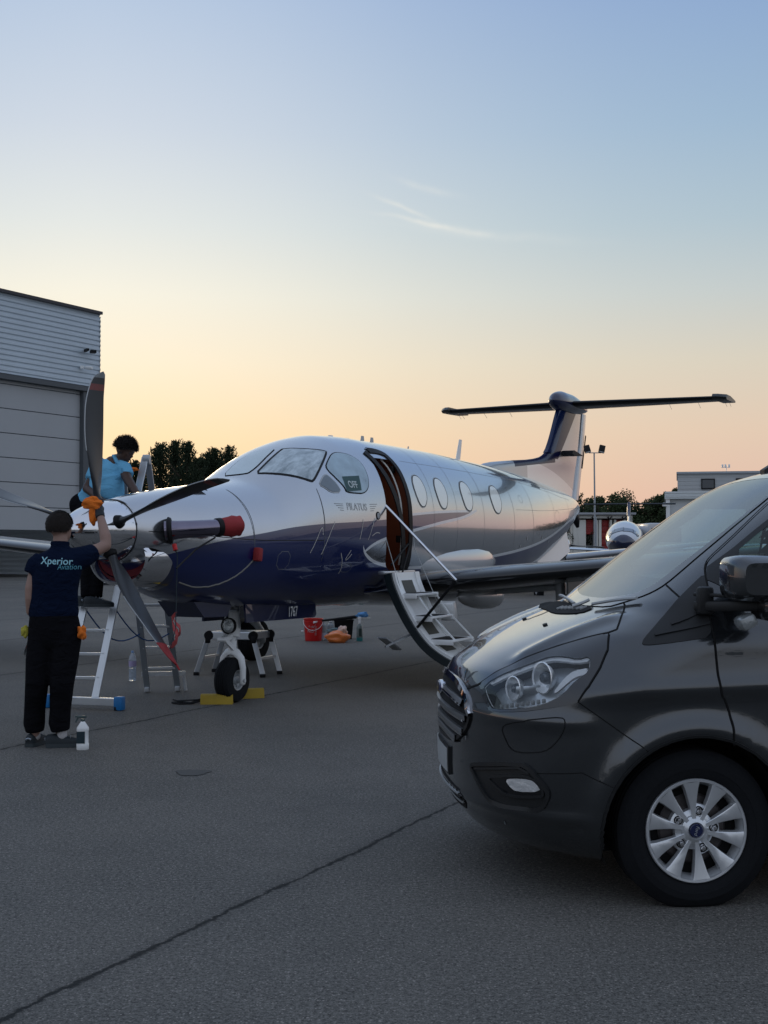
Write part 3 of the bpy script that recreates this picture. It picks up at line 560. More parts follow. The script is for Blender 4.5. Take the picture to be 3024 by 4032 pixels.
for px, py, d, w_, s_, lab in [(258, 1000, 84, 3.6, 1, 'dark conifer at the hangar corner, half hidden by the crouching worker'), (292, 1004, 80, 3.4, 2, 'lower dark conifer just right of the worker in pale blue'),
        (345, 968, 78, 4.0, 3, 'tall spiky conifer right of the ladder top, leftmost of the high ones'), (377, 962, 80, 4.2, 4, 'tallest dark conifer with several spiky tips above the propeller blade'), (404, 965, 76, 3.6, 5, 'tall dark conifer in the middle of the row with a slim tip'),
        (447, 990, 80, 3.4, 6, 'dark conifer in the dip before the last pair of the row'), (462, 978, 78, 3.2, 7, 'dark conifer second from the cockpit windscreen'), (492, 972, 82, 3.8, 8, 'dark conifer nearest the cockpit windscreen with a ragged top'),
        (424, 1000, 84, 4.5, 9, 'low bushy conifer filling the gap behind the row')]:
    tree('conifer', lab, at(px, d), zt(py, d), w_, 'c', s_, 190, CT)
BT = 'broadleaf trees beyond the apron'
for px, py, d, w_, s_, k_, lab in [(1246, 1066, 96, 3.6, 21, 'c', 'dark ragged tree right behind the aeroplane rudder'), (1322, 1068, 120, 5.6, 22, 'r', 'wide round tree crown above the red-doored garages'), (1292, 1078, 118, 3.6, 23, 'r', 'smaller round tree just left of the wide one'),
        (1348, 1082, 122, 3.4, 24, 'r', 'small round tree right of the wide one, left of the distant tail fin'), (1408, 1076, 118, 4.6, 25, 'r', 'broad tree behind the distant tail fin'), (1440, 1068, 124, 4.2, 26, 'r', 'tree against the left side of the pale building'),
        (1380, 1100, 126, 4.4, 29, 'r', 'low tree seen between the garages and the distant tail fin'), (1452, 1050, 128, 2.6, 27, 'r', 'tree top showing above the pale building roof')]:
    if k_ == 'c': tree('conifer', lab, at(px, d), zt(py, d), w_, 'c', s_, 90, BT)
    else: tree('broadleaf_tree', lab, at(px, d), zt(py, d), w_, 'r', s_, 9500, BT)
def woodland(name, pts, h, dens, seed, label):
    rnd = random.Random(seed); vs = []; fs = []
    for (x0, y0), (x1, y1) in zip(pts, pts[1:]):
        L_ = math.hypot(x1-x0, y1-y0)
        for k in range(int(L_*dens)):
            t = rnd.random(); x = x0+(x1-x0)*t+rnd.gauss(0, 2.2); y = y0+(y1-y0)*t+rnd.gauss(0, 2.2); q = t*L_+x0*.7
            top = h*(.72+.2*math.sin(q*.31)+.14*math.sin(q*.83+1)+.12*math.sin(q*2.1))
            c = Vector((x, y, rnd.random()**.7*top)); a = Vector((rnd.gauss(0, 1), rnd.gauss(0, 1), rnd.gauss(0, 1))).normalized()*rnd.uniform(.4, 1.1); e = a.cross(Vector((rnd.gauss(0, 1), rnd.gauss(0, 1), rnd.gauss(0, 1)))).normalized()*.6
            b = len(vs); vs += [c-e, c+e, c+a]; fs.append((b, b+1, b+2))
    me = bpy.data.meshes.new(name); me.from_pydata(vs, [], fs); tag(link(name, me, M['leaf_dark'], None, False), label, kind='stuff')
woodland('woodland', [(-70, 150), (-28, 138), (-10, 132), (40, 138), (95, 150)], 4.6, 42, 3, 'far low belt of woodland and hedges on the horizon')
woodland('woodland', [(-110, -20), (-80, -60), (0, -78), (80, -60), (120, 10), (130, 60)], 9.5, 30, 4, 'dark belt of trees round the near side of the airfield')

# ------------------------------------------------------------------ floodlight mast
d = 86; lp = empty('floodlight_mast', at(1286, d), 0, 'slim grey lighting mast with two floodlights, right of the tail fin', 'lamp post')
zt_ = zt(978, d); mb = MB(); mb.tube([(0, 0, 0), (0, 0, 3.4), (-.03, 0, 3.42), (-.06, 0, zt_)], [.10, .10, .065, .05], 10); mb.tube([(-.42, 0, zt_), (.42, 0, zt_)], .03, 6)
mb.build('pole', M['alu2'], lp)
for s_ in (-1, 1):
    mb = MB(); rot = Matrix.Rotation(R(14*s_), 3, 'Y') @ Matrix.Rotation(R(-18), 3, 'X'); mb.box((s_*.5-.05, -.1, zt_+.25), (.40, .22, .52), rot, .03)
    f = mb.build('floodlight', M['black'], lp)
    mb = MB(); mb.box((s_*.5-.05, -.22, zt_+.20), (.32, .02, .40), rot); mb.build('lens', mat('lamp_glass', (.35, .36, .36), .15, spec=.8), f)

# ------------------------------------------------------------------ garages with red doors
d = 95; ga = empty('garage_block', at(1310, d), 0, 'low pale garage block with dark red doors behind the tail of the aeroplane', 'building')
def gx(px): return (px-1310)/2750*d
zT = zt(1113, d); mb = MB()
m_gw = mat('pale_render', (.62, .61, .56), .8, var=.12, vscale=.5)
cols = [(1238, 1247), (1247, 1264.4), (1285, 1290.5), (1292, 1298), (1316, 1321), (1325, 1330), (1346, 1353), (1356, 1362)]
mb.box((gx(1300), 1.9, zT/2), (gx(1364)-gx(1236), .2, zT))
for a, b in cols: mb.box((gx((a+b)/2), -.02, (zt(1120, d)-.1)/2), (gx(b)-gx(a), .5, zt(1120, d)-.1), bev=.02)
mb.box((gx(1300), -.1, (zT+zt(1120, d))/2), (gx(1364)-gx(1236), .7, zT-zt(1120, d)), bev=.02)
mb.box((gx(1237), .9, zT/2), (.2, 1.9, zT)); mb.box((gx(1363), .9, zT/2), (.2, 1.9, zT))
mb.build('wall', m_gw, ga)
mb = MB(); mb.box((gx(1300), .8, zT+.1), (gx(1370)-gx(1230), 3.2, .16), bev=.03); mb.build('roof', mat('felt_roof', (.33, .34, .36), .7, var=.3, vscale=.7), ga)
m_rd = mat('red_door_paint', (.36, .035, .035), .5, var=.12, vscale=1)
for a, b, zz in [(1264.4, 1282.3, 1154), (1298, 1316, 1190), (1330, 1346, 1190)]:
    lo = zt(zz, d) if zz < 1176 else 0; mb = MB(); k = 7; hh = (zt(1120, d)-.1-lo)/k
    for i in range(k): mb.box((gx((a+b)/2), .25, lo+hh*(i+.5)), (gx(b)-gx(a), .08, hh*.95), bev=.01)
    mb.build('garage_door', m_rd, ga)
for a, b in [(1282.3, 1285), (1290.5, 1292), (1316, 1325), (1353, 1356), (1321, 1325)][:3]:
    mb = MB(); mb.box((gx((a+b)/2), .4, zT*.45), (gx(b)-gx(a), .1, zT*.85)); mb.build('panel', M['alu2'], ga, False)
for px in (1243, 1280, 1314, 1345):
    mb = MB(); mb.tube([(gx(px)-.15, -.5, zt(1118, d)), (gx(px), -.55, zt(1121, d)), (gx(px)+.2, -.5, zt(1116, d))], .04, 6); mb.tube([(gx(px), -.3, zt(1124, d)), (gx(px)-.1, -.55, zt(1116, d))], .03, 6); mb.build('bracket', M['black'], ga)

# ------------------------------------------------------------------ far right buildings
d = 110; ob = empty('office_building', at(1464, d), -R(13), 'tall flat-roofed grey ribbed building behind the van roof', 'building')
def bx(px): return (px-1464)/2750*d
m_gb = mat('grey_rib_cladding', (.46, .47, .47), .6, var=.06)
mb = MB(); zT = zt(1023, d)
for i in range(46):
    z0 = zT*i/46; mb.box((bx(1700), 6+.03*(i % 2), z0+zT/92), (bx(1936)-bx(1464), 12, zT/46-.006))
mb.build('wall', m_gb, ob, False)
mb = MB(); mb.box((bx(1700), 5.9, zT+.06), (bx(1938)-bx(1462), 12.4, .16)); mb.build('parapet', M['alu2'], ob, False)
for px in (1528, 1600, 1672):
    mb = MB(); mb.box((bx(px), -.05, zt(1046, d)), (1.15, .12, .9)); wf = mb.build('window', M['black'], ob, False)
    mb = MB(); mb.box((bx(px), -.12, zt(1046, d)), (.95, .06, .7)); mb.build('pane', mat('dark_glass', (.05, .06, .07), .08, spec=.8), wf, False)
mb = MB(); mb.tube([(bx(1568), 2, zT), (bx(1568), 2, zT+.75)], .03, 6); mb.tube([(bx(1560), 2, zT+.6), (bx(1575), 2, zT+.6)], .02, 6)
for q in (1560, 1566, 1574): mb.box((bx(q), 2, zT+.72), (.16, .1, .3), bev=.03)
mb.build('aerial', M['white'], ob)
d = 100; ob = empty('flat_roofed_building', at(1437, d), -R(12.5), 'low pale flat-roofed building in front of the grey one, beside the far tail fin', 'building')
def bx(px): return (px-1437)/2750*d
zT = zt(1062, d); zF = zt(1078, d); mb = MB(); mb.box((bx(1620), 4.1, zF/2), (bx(1800)-bx(1440), 8, zF)); mb.build('wall', mat('pale_wall', (.60, .62, .62), .7, var=.08), ob, False)
mb = MB()
for i in range(4): mb.box((bx(1620), 3.9-.04*(i % 2), zF+(zT-zF)*(i+.5)/4), (bx(1803)-bx(1435), 8.6, (zT-zF)/4-.015))
mb.build('fascia', mat('pale_fascia', (.68, .72, .72), .5), ob, False)
mb = MB(); mb.box((bx(1443), -.1, zF/2), (.3, .3, zF)); mb.build('downpipe_column', M['white'], ob, False)
mb = MB(); mb.box((bx(1436), -.4, zF-.45), (.35, .3, .3), bev=.08); mb.build('wall_lamp', M['white'], ob)

# a parked pale van far away, right of the far jet
d = 70; fv = empty('parked_van', at(1420, d), 0, 'small distant pale box van between the jet and the pale building', 'van')
zb = zt(1131, d); mb = MB(); mb.box((.0, 0, (zb+.45)/2+.1), (1.9, 4.4, zb-.65), bev=.16); mb.build('body', mat('pale_van_paint', (.5, .5, .5), .35, coat=.5), fv)
mb = MB(); mb.box((0, -2.21, zb-.65), (1.6, .04, .75), bev=.015); mb.build('windscreen', mat('far_glass', (.03, .035, .04), .1, spec=.9), fv)
for sx in (-1, 1):
    for sy in (-1, 1):
        mb = MB(); mb.lathe([(.001, 0), (.33, 0), (.33, .2), (.001, .2)], (sx*.85-.1, sy*1.4, .33), (1, 0, 0), 18); mb.build('wheel', M['tyre'], fv)
    mb = MB(); mb.box((sx*.7, -2.22, .8), (.3, .04, .2), bev=.015); mb.build('headlight', M['white'], fv)
    mb = MB(); mb.box((sx*1.1, -1.7, 1.3), (.16, .1, .28), bev=.03); mb.build('mirror', M['black'], fv)


# ------------------------------------------------------------------ the turboprop
def P(a, l, z): return Vector((a, -l, z))
FB = {k: [P(*q) for q in v if q] for k, v in FUS_BAKE.items()}
def curve_node(t, x, pts, x1=14.4, z1=4.4):
    o = t.n('ShaderNodeFloatCurve'); c = o.mapping.curves[0]
    pts = [(a/x1, z/z1) for a, z in pts]
    c.points[0].location = pts[0]; c.points[1].location = pts[-1]
    for p in pts[1:-1]: c.points.new(*p)
    for p in c.points: p.handle_type = 'AUTO'
    o.mapping.extend = 'HORIZONTAL'; o.mapping.update(); t.L(t.m('DIVIDE', x, x1), o.inputs['Value'])
    return t.m('MULTIPLY', o.outputs[0], z1)
def livery(simple=False):
    m = bpy.data.materials.new('aeroplane_livery'); m.use_nodes = True; t = NT(m.node_tree); b = m.node_tree.nodes['Principled BSDF']
    co = t.n('ShaderNodeTexCoord').outputs['Object']; s = t.n('ShaderNodeSeparateXYZ'); t.L(co, s.inputs[0]); x, y, z = s.outputs
    U = curve_node(t, x, [(.0, 1.22), (.62, 1.37), (1.0, 1.47), (1.5, 1.57), (2.06, 1.645), (2.56, 1.71), (4.15, 1.80), (4.96, 1.865), (6.7, 1.94), (14, 1.94)])
    G = curve_node(t, x, [(.0, .2), (3.7, 1.30), (3.82, 1.46), (4.0, 1.55), (4.29, 1.62), (4.94, 1.71), (5.65, 1.80), (6.7, 1.94), (8, 2.4), (14, 4.0)])
    W = curve_node(t, x, [(.0, 2.2), (3.72, 1.60), (3.82, 1.46), (4.0, 1.37), (4.25, 1.315), (4.9, 1.26), (6.22, 1.29), (7.5, 1.36), (9.33, 1.51), (10.5, 1.66), (11.98, 1.90), (13.4, 2.12)])
    gt = lambda a, b_: t.m('GREATER_THAN', a, b_); mul = lambda a, b_: t.m('MULTIPLY', a, b_)
    leaf = mul(mul(t.m('LESS_THAN', z, G), gt(z, W)), gt(x, 3.8))
    upper = gt(z, U)
    silver = t.m('MAXIMUM', upper, leaf); aft = mul(gt(x, 6.7), gt(z, W)); silver = t.m('MAXIMUM', silver, aft)
    wG = mul(mul(gt(z, t.m('SUBTRACT', G, .034)), leaf), t.m('LESS_THAN', x, 6.9)); wW = mul(t.m('LESS_THAN', z, t.m('MULTIPLY_ADD', x, .001, t.m('ADD', W, .03))), mul(gt(z, W), gt(x, 3.8)))
    wU = mul(mul(upper, t.m('LESS_THAN', z, t.m('ADD', U, .028))), mul(gt(x, 4.9), t.m('LESS_THAN', x, 6.75)))
    white = t.m('MAXIMUM', t.m('MAXIMUM', wG, wW), wU)
    n = t.noise(co, 2.2, 4); base = t.mix(silver, (.0002, .010, .085), t.mix(n, (.50, .525, .56), (.55, .57, .60)))
    base = t.mix(white, base, (.74, .76, .78)); t.L(base, b.inputs['Base Color'])
    met = mul(silver, t.m('SUBTRACT', 1.0, white)); t.L(mul(met, .88), b.inputs['Metallic']); t.L(t.m('MULTIPLY_ADD', met, -.11, .28), b.inputs['Roughness'])
    b.inputs['Coat Weight'].default_value = 1; b.inputs['Coat Roughness'].default_value = .02; b.inputs['Coat IOR'].default_value = 1.5
    bn = t.n('ShaderNodeBump'); bn.inputs['Strength'].default_value = .05; bn.inputs['Distance'].default_value = .02; t.L(t.noise(co, 1.7, 2), bn.inputs['Height'])
    t.L(bn.outputs[0], b.inputs['Coat Normal']); t.L(bn.outputs[0], b.inputs['Normal'])
    return m
M['livery'] = livery()
M['silver'] = mat('silver_aircraft_paint', (.60, .62, .64), .3, .5, coat=1, coat_rough=.03, var=.05)
M['boot'] = mat('black_deicing_boot', (.008, .009, .011), .12, coat=.5, coat_rough=.1)
M['brown'] = mat('brown_cabin_wood', (.20, .055, .022), .5, coat=.1, var=.25, vscale=3)
M['shade'] = mat('cockpit_blind', (.55, .60, .62), .6, var=.15, vscale=5)
def glassy(name, col, var=.2, vs=3, rough=.3):
    return mat(name, col, rough, coat=1, coat_rough=.02, var=var, vscale=vs, spec=.8)
def blind_mat():
    m = mat('window_with_pleated_silver_blind', (.4, .5, .54), .3, coat=1, coat_rough=.02, spec=.8); t = NT(m.node_tree); b = m.node_tree.nodes['Principled BSDF']; co = t.n('ShaderNodeTexCoord').outputs['Object']
    mp = t.n('ShaderNodeMapping'); mp.inputs['Scale'].default_value = (1.2, 5, .5); t.L(co, mp.inputs[0]); f = t.noise(mp.outputs[0], 3.2, 5, .6, .6); g = t.noise(co, 16, 4, .65)
    t.L(t.mix(t.m('MULTIPLY_ADD', g, .5, t.m('MULTIPLY_ADD', f, 2.0, -.75), clamp=True), (.10, .15, .17), (.62, .72, .76)), b.inputs['Base Color']); return m
M['pane_blind'] = blind_mat()
M['pane_sky_tint'] = glassy('starboard_windscreen_sky_tint', (.50, .60, .63), .2, 3)  # pale base colour stands in for bright sky reflected in this pane
M['pane_cabin'] = glassy('cabin_pane_with_cream_blind', (.95, .95, .88), .03)
M['pane_dark'] = glassy('dark_pane', (.06, .09, .11), .5, 5)

pl = empty('turboprop_aeroplane', (PX, PY, 0), R(90)-PTH, 'silver and navy single-propeller aeroplane with a high T-shaped tail and its cabin stairs let down', 'aeroplane')
def fuselage(parent, m):
    mb = MB(); mb.loft([fus_ring(a) for a in fus_stations()], cap=True)
    return mb.build('fuselage', m, parent, True, 60)
fus = fuselage(pl, M['livery']); FBV = bvh_of(fus.data)
# doorway cut through the skin
dz_ = chaikin(FB['door'], 2); mbc = MB(); inn = [Vector((p.x, -.30, p.z)) for p in dz_]; out_ = [Vector((p.x, -1.2, p.z)) for p in dz_]
cy = sum((p.z for p in inn))/len(inn); inn = [Vector((p.x, -.30, p.z if p.z < 2.45 else 2.45)) for p in inn]
mbc.loft([inn, out_], cap=True); cut = mbc.build('cutter', None, None); boolean(fus, [cut]); 
# dark cabin lining seen through the doorway
mb = MB(); mb.loft([[Vector((p.x, -.31, p.z)) for p in inn], [Vector((p.x, -.308, p.z)) for p in inn]], cap=True); lin_ = mb.build('cabin_lining', M['brown'], pl, False)
mb = MB()
w_ = [Vector((cx.x+(4.62-cx.x)*.012, y_, cy+(cx.z-cy)*.988)) for y_ in (-.31,) for cx in inn]; 
def ringy(y_, k):
    r_ = []
    for p in dz_:
        q = FBV.ray_cast(Vector((p.x, -1.3, p.z)), Vector((0, 1, 0)))[0]; yy = (q.y if q else -.5)+.015 if y_ is None else y_
        zz = p.z if y_ is None else min(p.z, 2.45)
        r_.append(Vector((4.62+(p.x-4.62)*k, yy, cy+(zz-cy)*k)))
    return r_
mb.loft([ringy(None, .985), ringy(-.312, .985)], cap=False); mb.build('doorway_lining', M['brown'], pl)
sq_ = chaikin([Vector((p.x-(.045 if p.x > 4.5 and p.z < 2.5 else 0), p.y, p.z-(.035 if p.z > 2.4 else 0))) for p in FB['door']], 1)
k0 = min(range(len(sq_)), key=lambda i: abs(sq_[i].x-4.40)+abs(sq_[i].z-2.57)*3); sq_ = sq_[k0:]+sq_[:k0]; sq_ = [p for p in sq_ if p.x > 4.60 or p.z > 2.50]
strip('door_seal', sq_, FBV, M['black'], pl, .088, .004, 1, False, .04, raised=.012)
ins = [4.62+(p.x-4.62)*.80 for p in FB['door']]
mb = MB(); pts = [Vector((p.x-.125, p.y+.06, p.z)) for p in dz_ if p.x > 4.70 and p.z > 1.3]; pts.sort(key=lambda p: -p.z)
mb.tube(pts, .016, 8, flat=.6); mb.build('inner_seal', M['cream'], pl)
for zq in (2.38, 2.02, 1.60): mb = MB(); mb.box(P(4.83, .70 if zq < 2.2 else .62, zq), (.05, .05, .08), bev=.01); mb.build('door_latch', M['black'], pl)
# cowling joints
for aa, z0, z1 in ((1.93, 1.5, 2.06), (3.02, 1.35, 2.1)):
    rr = [Vector((aa, -abs(p[1]), p[2])) for p in fus_ring(aa, 120) if z0 < p[2] < z1 and p[1] > 0]; strip('panel_joint', rr, FBV, mat('joint_line', (.12, .13, .14), .6), pl, .006, .0015, 0)
strip('panel_joint', [P(.7, .4, 1.655), P(1.3, .5, 1.62), P(2.0, .65, 1.575), P(2.6, .72, 1.58), P(3.0, .75, 1.58)], FBV, M['black'], pl, .007, .0015, 1)
strip('panel_joint', [P(8.3, .8, z) for z in (1.5, 1.8, 2.1, 2.35, 2.5)], FBV, mat('joint_line2', (.20, .21, .22), .6), pl, .006, .0015, 1)

m_j = mat('fine_joint', (.22, .23, .24), .6)
for aa in (5.55, 6.25, 7.15): strip('panel_joint', [Vector((aa, -abs(p[1]), p[2])) for p in fus_ring(aa, 120) if 1.35 < p[2] < 2.70 and p[1] > 0], FBV, m_j, pl, .0035, .0012, 0)
for aa in (9.2, 10.6, 11.9): strip('panel_joint', [Vector((aa, -abs(p[1]), p[2])) for p in fus_ring(aa, 120) if p[1] > 0 and 1.5 < p[2] < 2.6], FBV, m_j, pl, .004, .0012, 0)
strip('panel_joint', [P(a_, .6, 2.47-.012*(a_-8)) for a_ in (5.1, 6.5, 8, 9.5, 11, 12.3)], FBV, m_j, pl, .0035, .0012, 1)
strip('panel_joint', [P(8.4, .6, 1.98), P(10, .6, 2.02), P(12, .4, 2.12), P(13.2, .2, 2.17)], FBV, m_j, pl, .004, .0012, 1)
for a_, z_, w_, h_ in ((9.5, 1.74, .22, .14), (10.9, 2.0, .30, .2), (2.35, 1.35, .20, .22), (1.45, 1.78, .12, .10), (3.55, 1.25, .2, .12), (8.75, 2.2, .16, .12)):
    strip('access_hatch', [P(a_-w_/2, .8, z_-h_/2), P(a_+w_/2, .8, z_-h_/2), P(a_+w_/2, .8, z_+h_/2), P(a_-w_/2, .8, z_+h_/2)], FBV, m_j, pl, .004, .0012, 1, True)

# cockpit glass
def window(key, pane, frame_w=.03, frame=M['black'], name='cockpit_window', off=.004, rnd=2, inner=0):
    fr = patch(name, FB[key], FBV, frame, pl, off, 12, .004, frame_w, rnd)
    pn = patch('pane', FB[key], FBV, pane, fr, off+.003, 12, 0, -inner, rnd); return fr
window('wind_port', M['pane_blind'], -.002, rnd=1, inner=.026)
window('wind_star', M['pane_sky_tint'], -.006, rnd=1, inner=.016)
sw = window('side_win', glassy('side_pane', (.30, .42, .48), .6, 5), .012, rnd=2)
window('vent_win', M['pane_dark'], .014, M['steel'], rnd=1)
sg = patch('notice_card', FB['sign'], FBV, mat('green_card', (.02, .075, .075), .5), sw, .009, 6, 0, 0, 0)
text_on('lettering', 'OFF', .10, FB['sign'][0]*.28+FB['sign'][1]*.22+FB['sign'][2]*.25+FB['sign'][3]*.25+Vector((0, 0, -.015)), (1, .04, 0), (0, 0, 1), FBV, mat('white_print', (.55, .62, .62), .6), sg, .012, bold=.002)
for k in range(1, 5):
    fr = patch('cabin_window', FB['win%d' % k], FBV, M['chrome'] if k == 9 else M['steel'], pl, .003, 10, 0, .014, 2)
    patch('pane', FB['win%d' % k], FBV, M['pane_cabin'], fr, .006, 10, 0, -.004, 2)
    pts_ = chaikin(FB['win%d' % k], 2); strip('rim', [p for p in pts_], FBV, M['black'], fr, .009, .007, 0, True)
# maker's mark: outlined letters between two winged bars
m_mark = mat('grey_outline_mark', (.27, .28, .28), .5)
text_on('maker_mark', 'PILATUS', .105, P(3.66, .8, 1.925), (1, 0, 0), (0, 0, 1), FBV, m_mark, pl, .002, outline=.0011, sx=1.05)
mb = MB()
for s_ in (-1, 1):
    for i, L_ in enumerate((.16, .13, .10, .07)): strip('bar', [P(3.66+s_*(.27+.0), .8, 1.965-i*.024), P(3.66+s_*(.27+L_), .8, 1.965-i*.024+.004)], FBV, None, None, .006, .002, 0, mb=mb)
mb.build('winged_bars', m_mark, pl)
# flowing white script on the navy band
m_scr = mat('cream_script', (.62, .60, .55), .5)
for q in ([(2.78, 1.47), (2.86, 1.60), (2.93, 1.71), (2.97, 1.75), (2.98, 1.66)], [(2.98, 1.45), (3.06, 1.60), (3.15, 1.74), (3.20, 1.80)], [(3.70, 1.62), (3.74, 1.74), (3.76, 1.83)], [(3.88, 1.62), (3.95, 1.74), (4.0, 1.84), (4.02, 1.84)],
          [(3.96, 1.66), (4.05, 1.70), (4.13, 1.69)], [(3.36, 1.47), (3.42, 1.38), (3.46, 1.27), (3.44, 1.20)], [(3.58, 1.46), (3.50, 1.38), (3.47, 1.40), (3.55, 1.50)]):
    strip('script_stroke', [P(a_, .8, z_-.03) for a_, z_ in q], FBV, m_scr, pl, .008, .002, 2)
patch('round_port', [P(4.086+.045*math.cos(t), .81, 1.845+.045*math.sin(t)) for t in [i*math.pi/6 for i in range(12)]], FBV, M['black'], pl, .004, 6, 0, 0, 1)
patch('round_lens', [P(4.086+.03*math.cos(t), .81, 1.845+.032*math.sin(t)) for t in [i*math.pi/6 for i in range(12)]], FBV, M['alu2'], pl, .007, 6, 0, 0, 1)
for a_, z_ in ((8.9, 1.62), (9.75, 1.62), (8.6, 1.50), (10.3, 1.55)): patch('static_port', [P(a_+.025*math.cos(t), .8, z_+.03*math.sin(t)) for t in [i*math.pi/4 for i in range(8)]], FBV, M['steel'], pl, .004, 4)

# spinner and propeller
def spinner(parent, m=M['chrome']):
    s = pchip([0, .02, .06, .14, .25, .38, .50, .62], [.004, .045, .085, .138, .188, .228, .250, .262]); mb = MB()
    mb.lathe([(s(i*.62/28), i*.62/28) for i in range(29)]+[(.001, .625)], (0, 0, 1.655), (1, 0, 0), 48); sp_ = mb.build('spinner', m, parent, True, 50)
    mb = MB(); mb.lathe([(.262, .618), (.268, .62), (.268, .634), (.255, .636)], (0, 0, 1.655), (1, 0, 0), 48, cap=False); mb.build('backplate', M['black'], sp_)
    return sp_
spn = spinner(pl)
mb = MB()
for k in range(24):
    t = 2*math.pi*k/24; mb.lathe([(.001, 0), (.006, 0), (.004, .003), (.001, .003)], (.585, math.cos(t)*.2585, 1.655+math.sin(t)*.2585), (0, math.cos(t), math.sin(t)), 6)
mb.build('rivets', M['steel'], spn)
def blade_rings(r0=.17, r1=1.335):
    out = []; le = pchip([.17, .26, .34, .5, .75, 1.0, 1.2, 1.30, 1.335], [.035, .040, .060, .115, .150, .135, .085, .025, -.045]); te = pchip([.17, .26, .34, .5, .8, 1.1, 1.25, 1.32, 1.335], [.035, .036, .050, .070, .065, .060, .068, .070, .055])
    th = pchip([.17, .26, .4, .8, 1.335], [.035, .034, .022, .012, .005]); tw = pchip([.17, .5, .9, 1.335], [R(-14), R(-6), R(8), R(18)])
    k = 42
    for i in range(k+1):
        r_ = r0+(r1-r0)*(i/k)**.9; L_, T_, H_, A_ = le(r_), te(r_), th(r_), tw(r_); c0 = (T_-L_)/2; hc = (T_+L_)/2; ring = []
        for j in range(20):
            t = 2*math.pi*j/20; u = c0+hc*math.cos(t); v = H_*math.sin(t)*(1 if r_ < .3 else (.55+.45*math.cos(t*1.0)*-1)*1.0+.15)
            ring.append((r_, u*math.cos(A_)-v*math.sin(A_), u*math.sin(A_)+v*math.cos(A_)))
        out.append(ring)                              # (radius, axial, tangential)
    return out
def blade_mat():
    m = bpy.data.materials.new('propeller_blade_paint'); m.use_nodes = True; t = NT(m.node_tree); b = m.node_tree.nodes['Principled BSDF']
    co = t.n('ShaderNodeTexCoord').outputs['Object']; s = t.n('ShaderNodeSeparateXYZ'); t.L(co, s.inputs[0])
    r_ = t.m('SQRT', t.m('ADD', t.m('MULTIPLY', s.outputs[1], s.outputs[1]), t.m('POWER', t.m('ABSOLUTE', t.m('SUBTRACT', s.outputs[2], 1.655)), 2.0)))
    c = t.ramp(t.m('DIVIDE', r_, 1.4), [(0, (.018, .022, .028, 1)), (1.17/1.4, (.22, .035, .03, 1)), (1.225/1.4, (.015, .017, .02, 1)), (1.275/1.4, (.22, .24, .25, 1))], 'CONSTANT')
    t.L(t.mix(t.noise(co, 30, 3), c, t.mix(.5, c, (.03, .03, .03)), 'MIX'), b.inputs['Base Color']); b.inputs['Roughness'].default_value = .36; b.inputs['Coat Weight'].default_value = .12; b.inputs['Coat Roughness'].default_value = .12
    return m
M['blade'] = blade_mat()
def blades(parent, angs, m=None, ax=.43):
    R0 = blade_rings()
    for g in angs:
        er = Vector((0, -math.cos(R(g)), math.sin(R(g)))); et = Vector((0, -math.sin(R(g))*-1, math.cos(R(g)))) ; et = Vector((1, 0, 0)).cross(er)
        f = lambda q: Vector((ax, 0, 1.655))+er*q[0]+Vector((1, 0, 0))*q[1]+et*q[2]
        mb = MB(); mb.loft([[f(q) for q in r_] for r_ in R0]); bl = mb.build('propeller_blade', m or M['blade'], parent, True, 60)
        mb = MB(); lead = []
        for r_ in R0[16:41]:
            q = min(r_, key=lambda v: v[1]); lead.append(f((q[0], q[1]-.001, q[2])))
        mb.tube(lead, [.0045]*len(lead), 6); mb.build('leading_edge', M['steel'], bl)
        mb = MB(); c = f((.215, 0, 0)); mb.lathe([(.030, 0), (.062, .01), (.064, .06), (.05, .10), (.036, .11)], f((.16, 0, 0)), er, 20); mb.build('cuff', M['black'], bl)
blades(pl, [90, 18, -54, 162, 234])

# engine air intake under the spinner: a polished smiling lip around a red bung
def el(a, cz, hw, hh, n=48, c0=0.0, flat=.0):
    r_ = []
    for i in range(n):
        t = 2*math.pi*i/n; c, s = math.cos(t), math.sin(t); r_.append(P(a, c0+hw*math.copysign(abs(c)**.85, c), cz+hh*(s if s < 0 else s*.75)))
    return r_
mb = MB(); mb.loft([el(.86, 1.45, .255, .185), el(.74, 1.44, .272, .20), el(.70, 1.435, .292, .218), el(.715, 1.43, .312, .236), el(.77, 1.43, .328, .252), el(.88, 1.435, .345, .272), el(1.0, 1.44, .362, .290)], cap=False)
mb.build('intake_lip', M['chrome'], pl)
mb = MB(); mb.loft([el(1.0, 1.44, .361, .289), el(1.25, 1.46, .41, .345), el(1.6, 1.49, .47, .42), el(2.1, 1.5, .5, .47)], cap=False); mb.build('chin_fairing', M['navy'], pl)
mb = MB(); mb.loft([el(.775, 1.445, .262, .19), el(.77, 1.445, .20, .14), el(.768, 1.445, .05, .03)], cap=True); mb.build('intake_bung', mat('dark_red_bung', (.14, .012, .02), .8, bump=.5, bscale=30), pl)
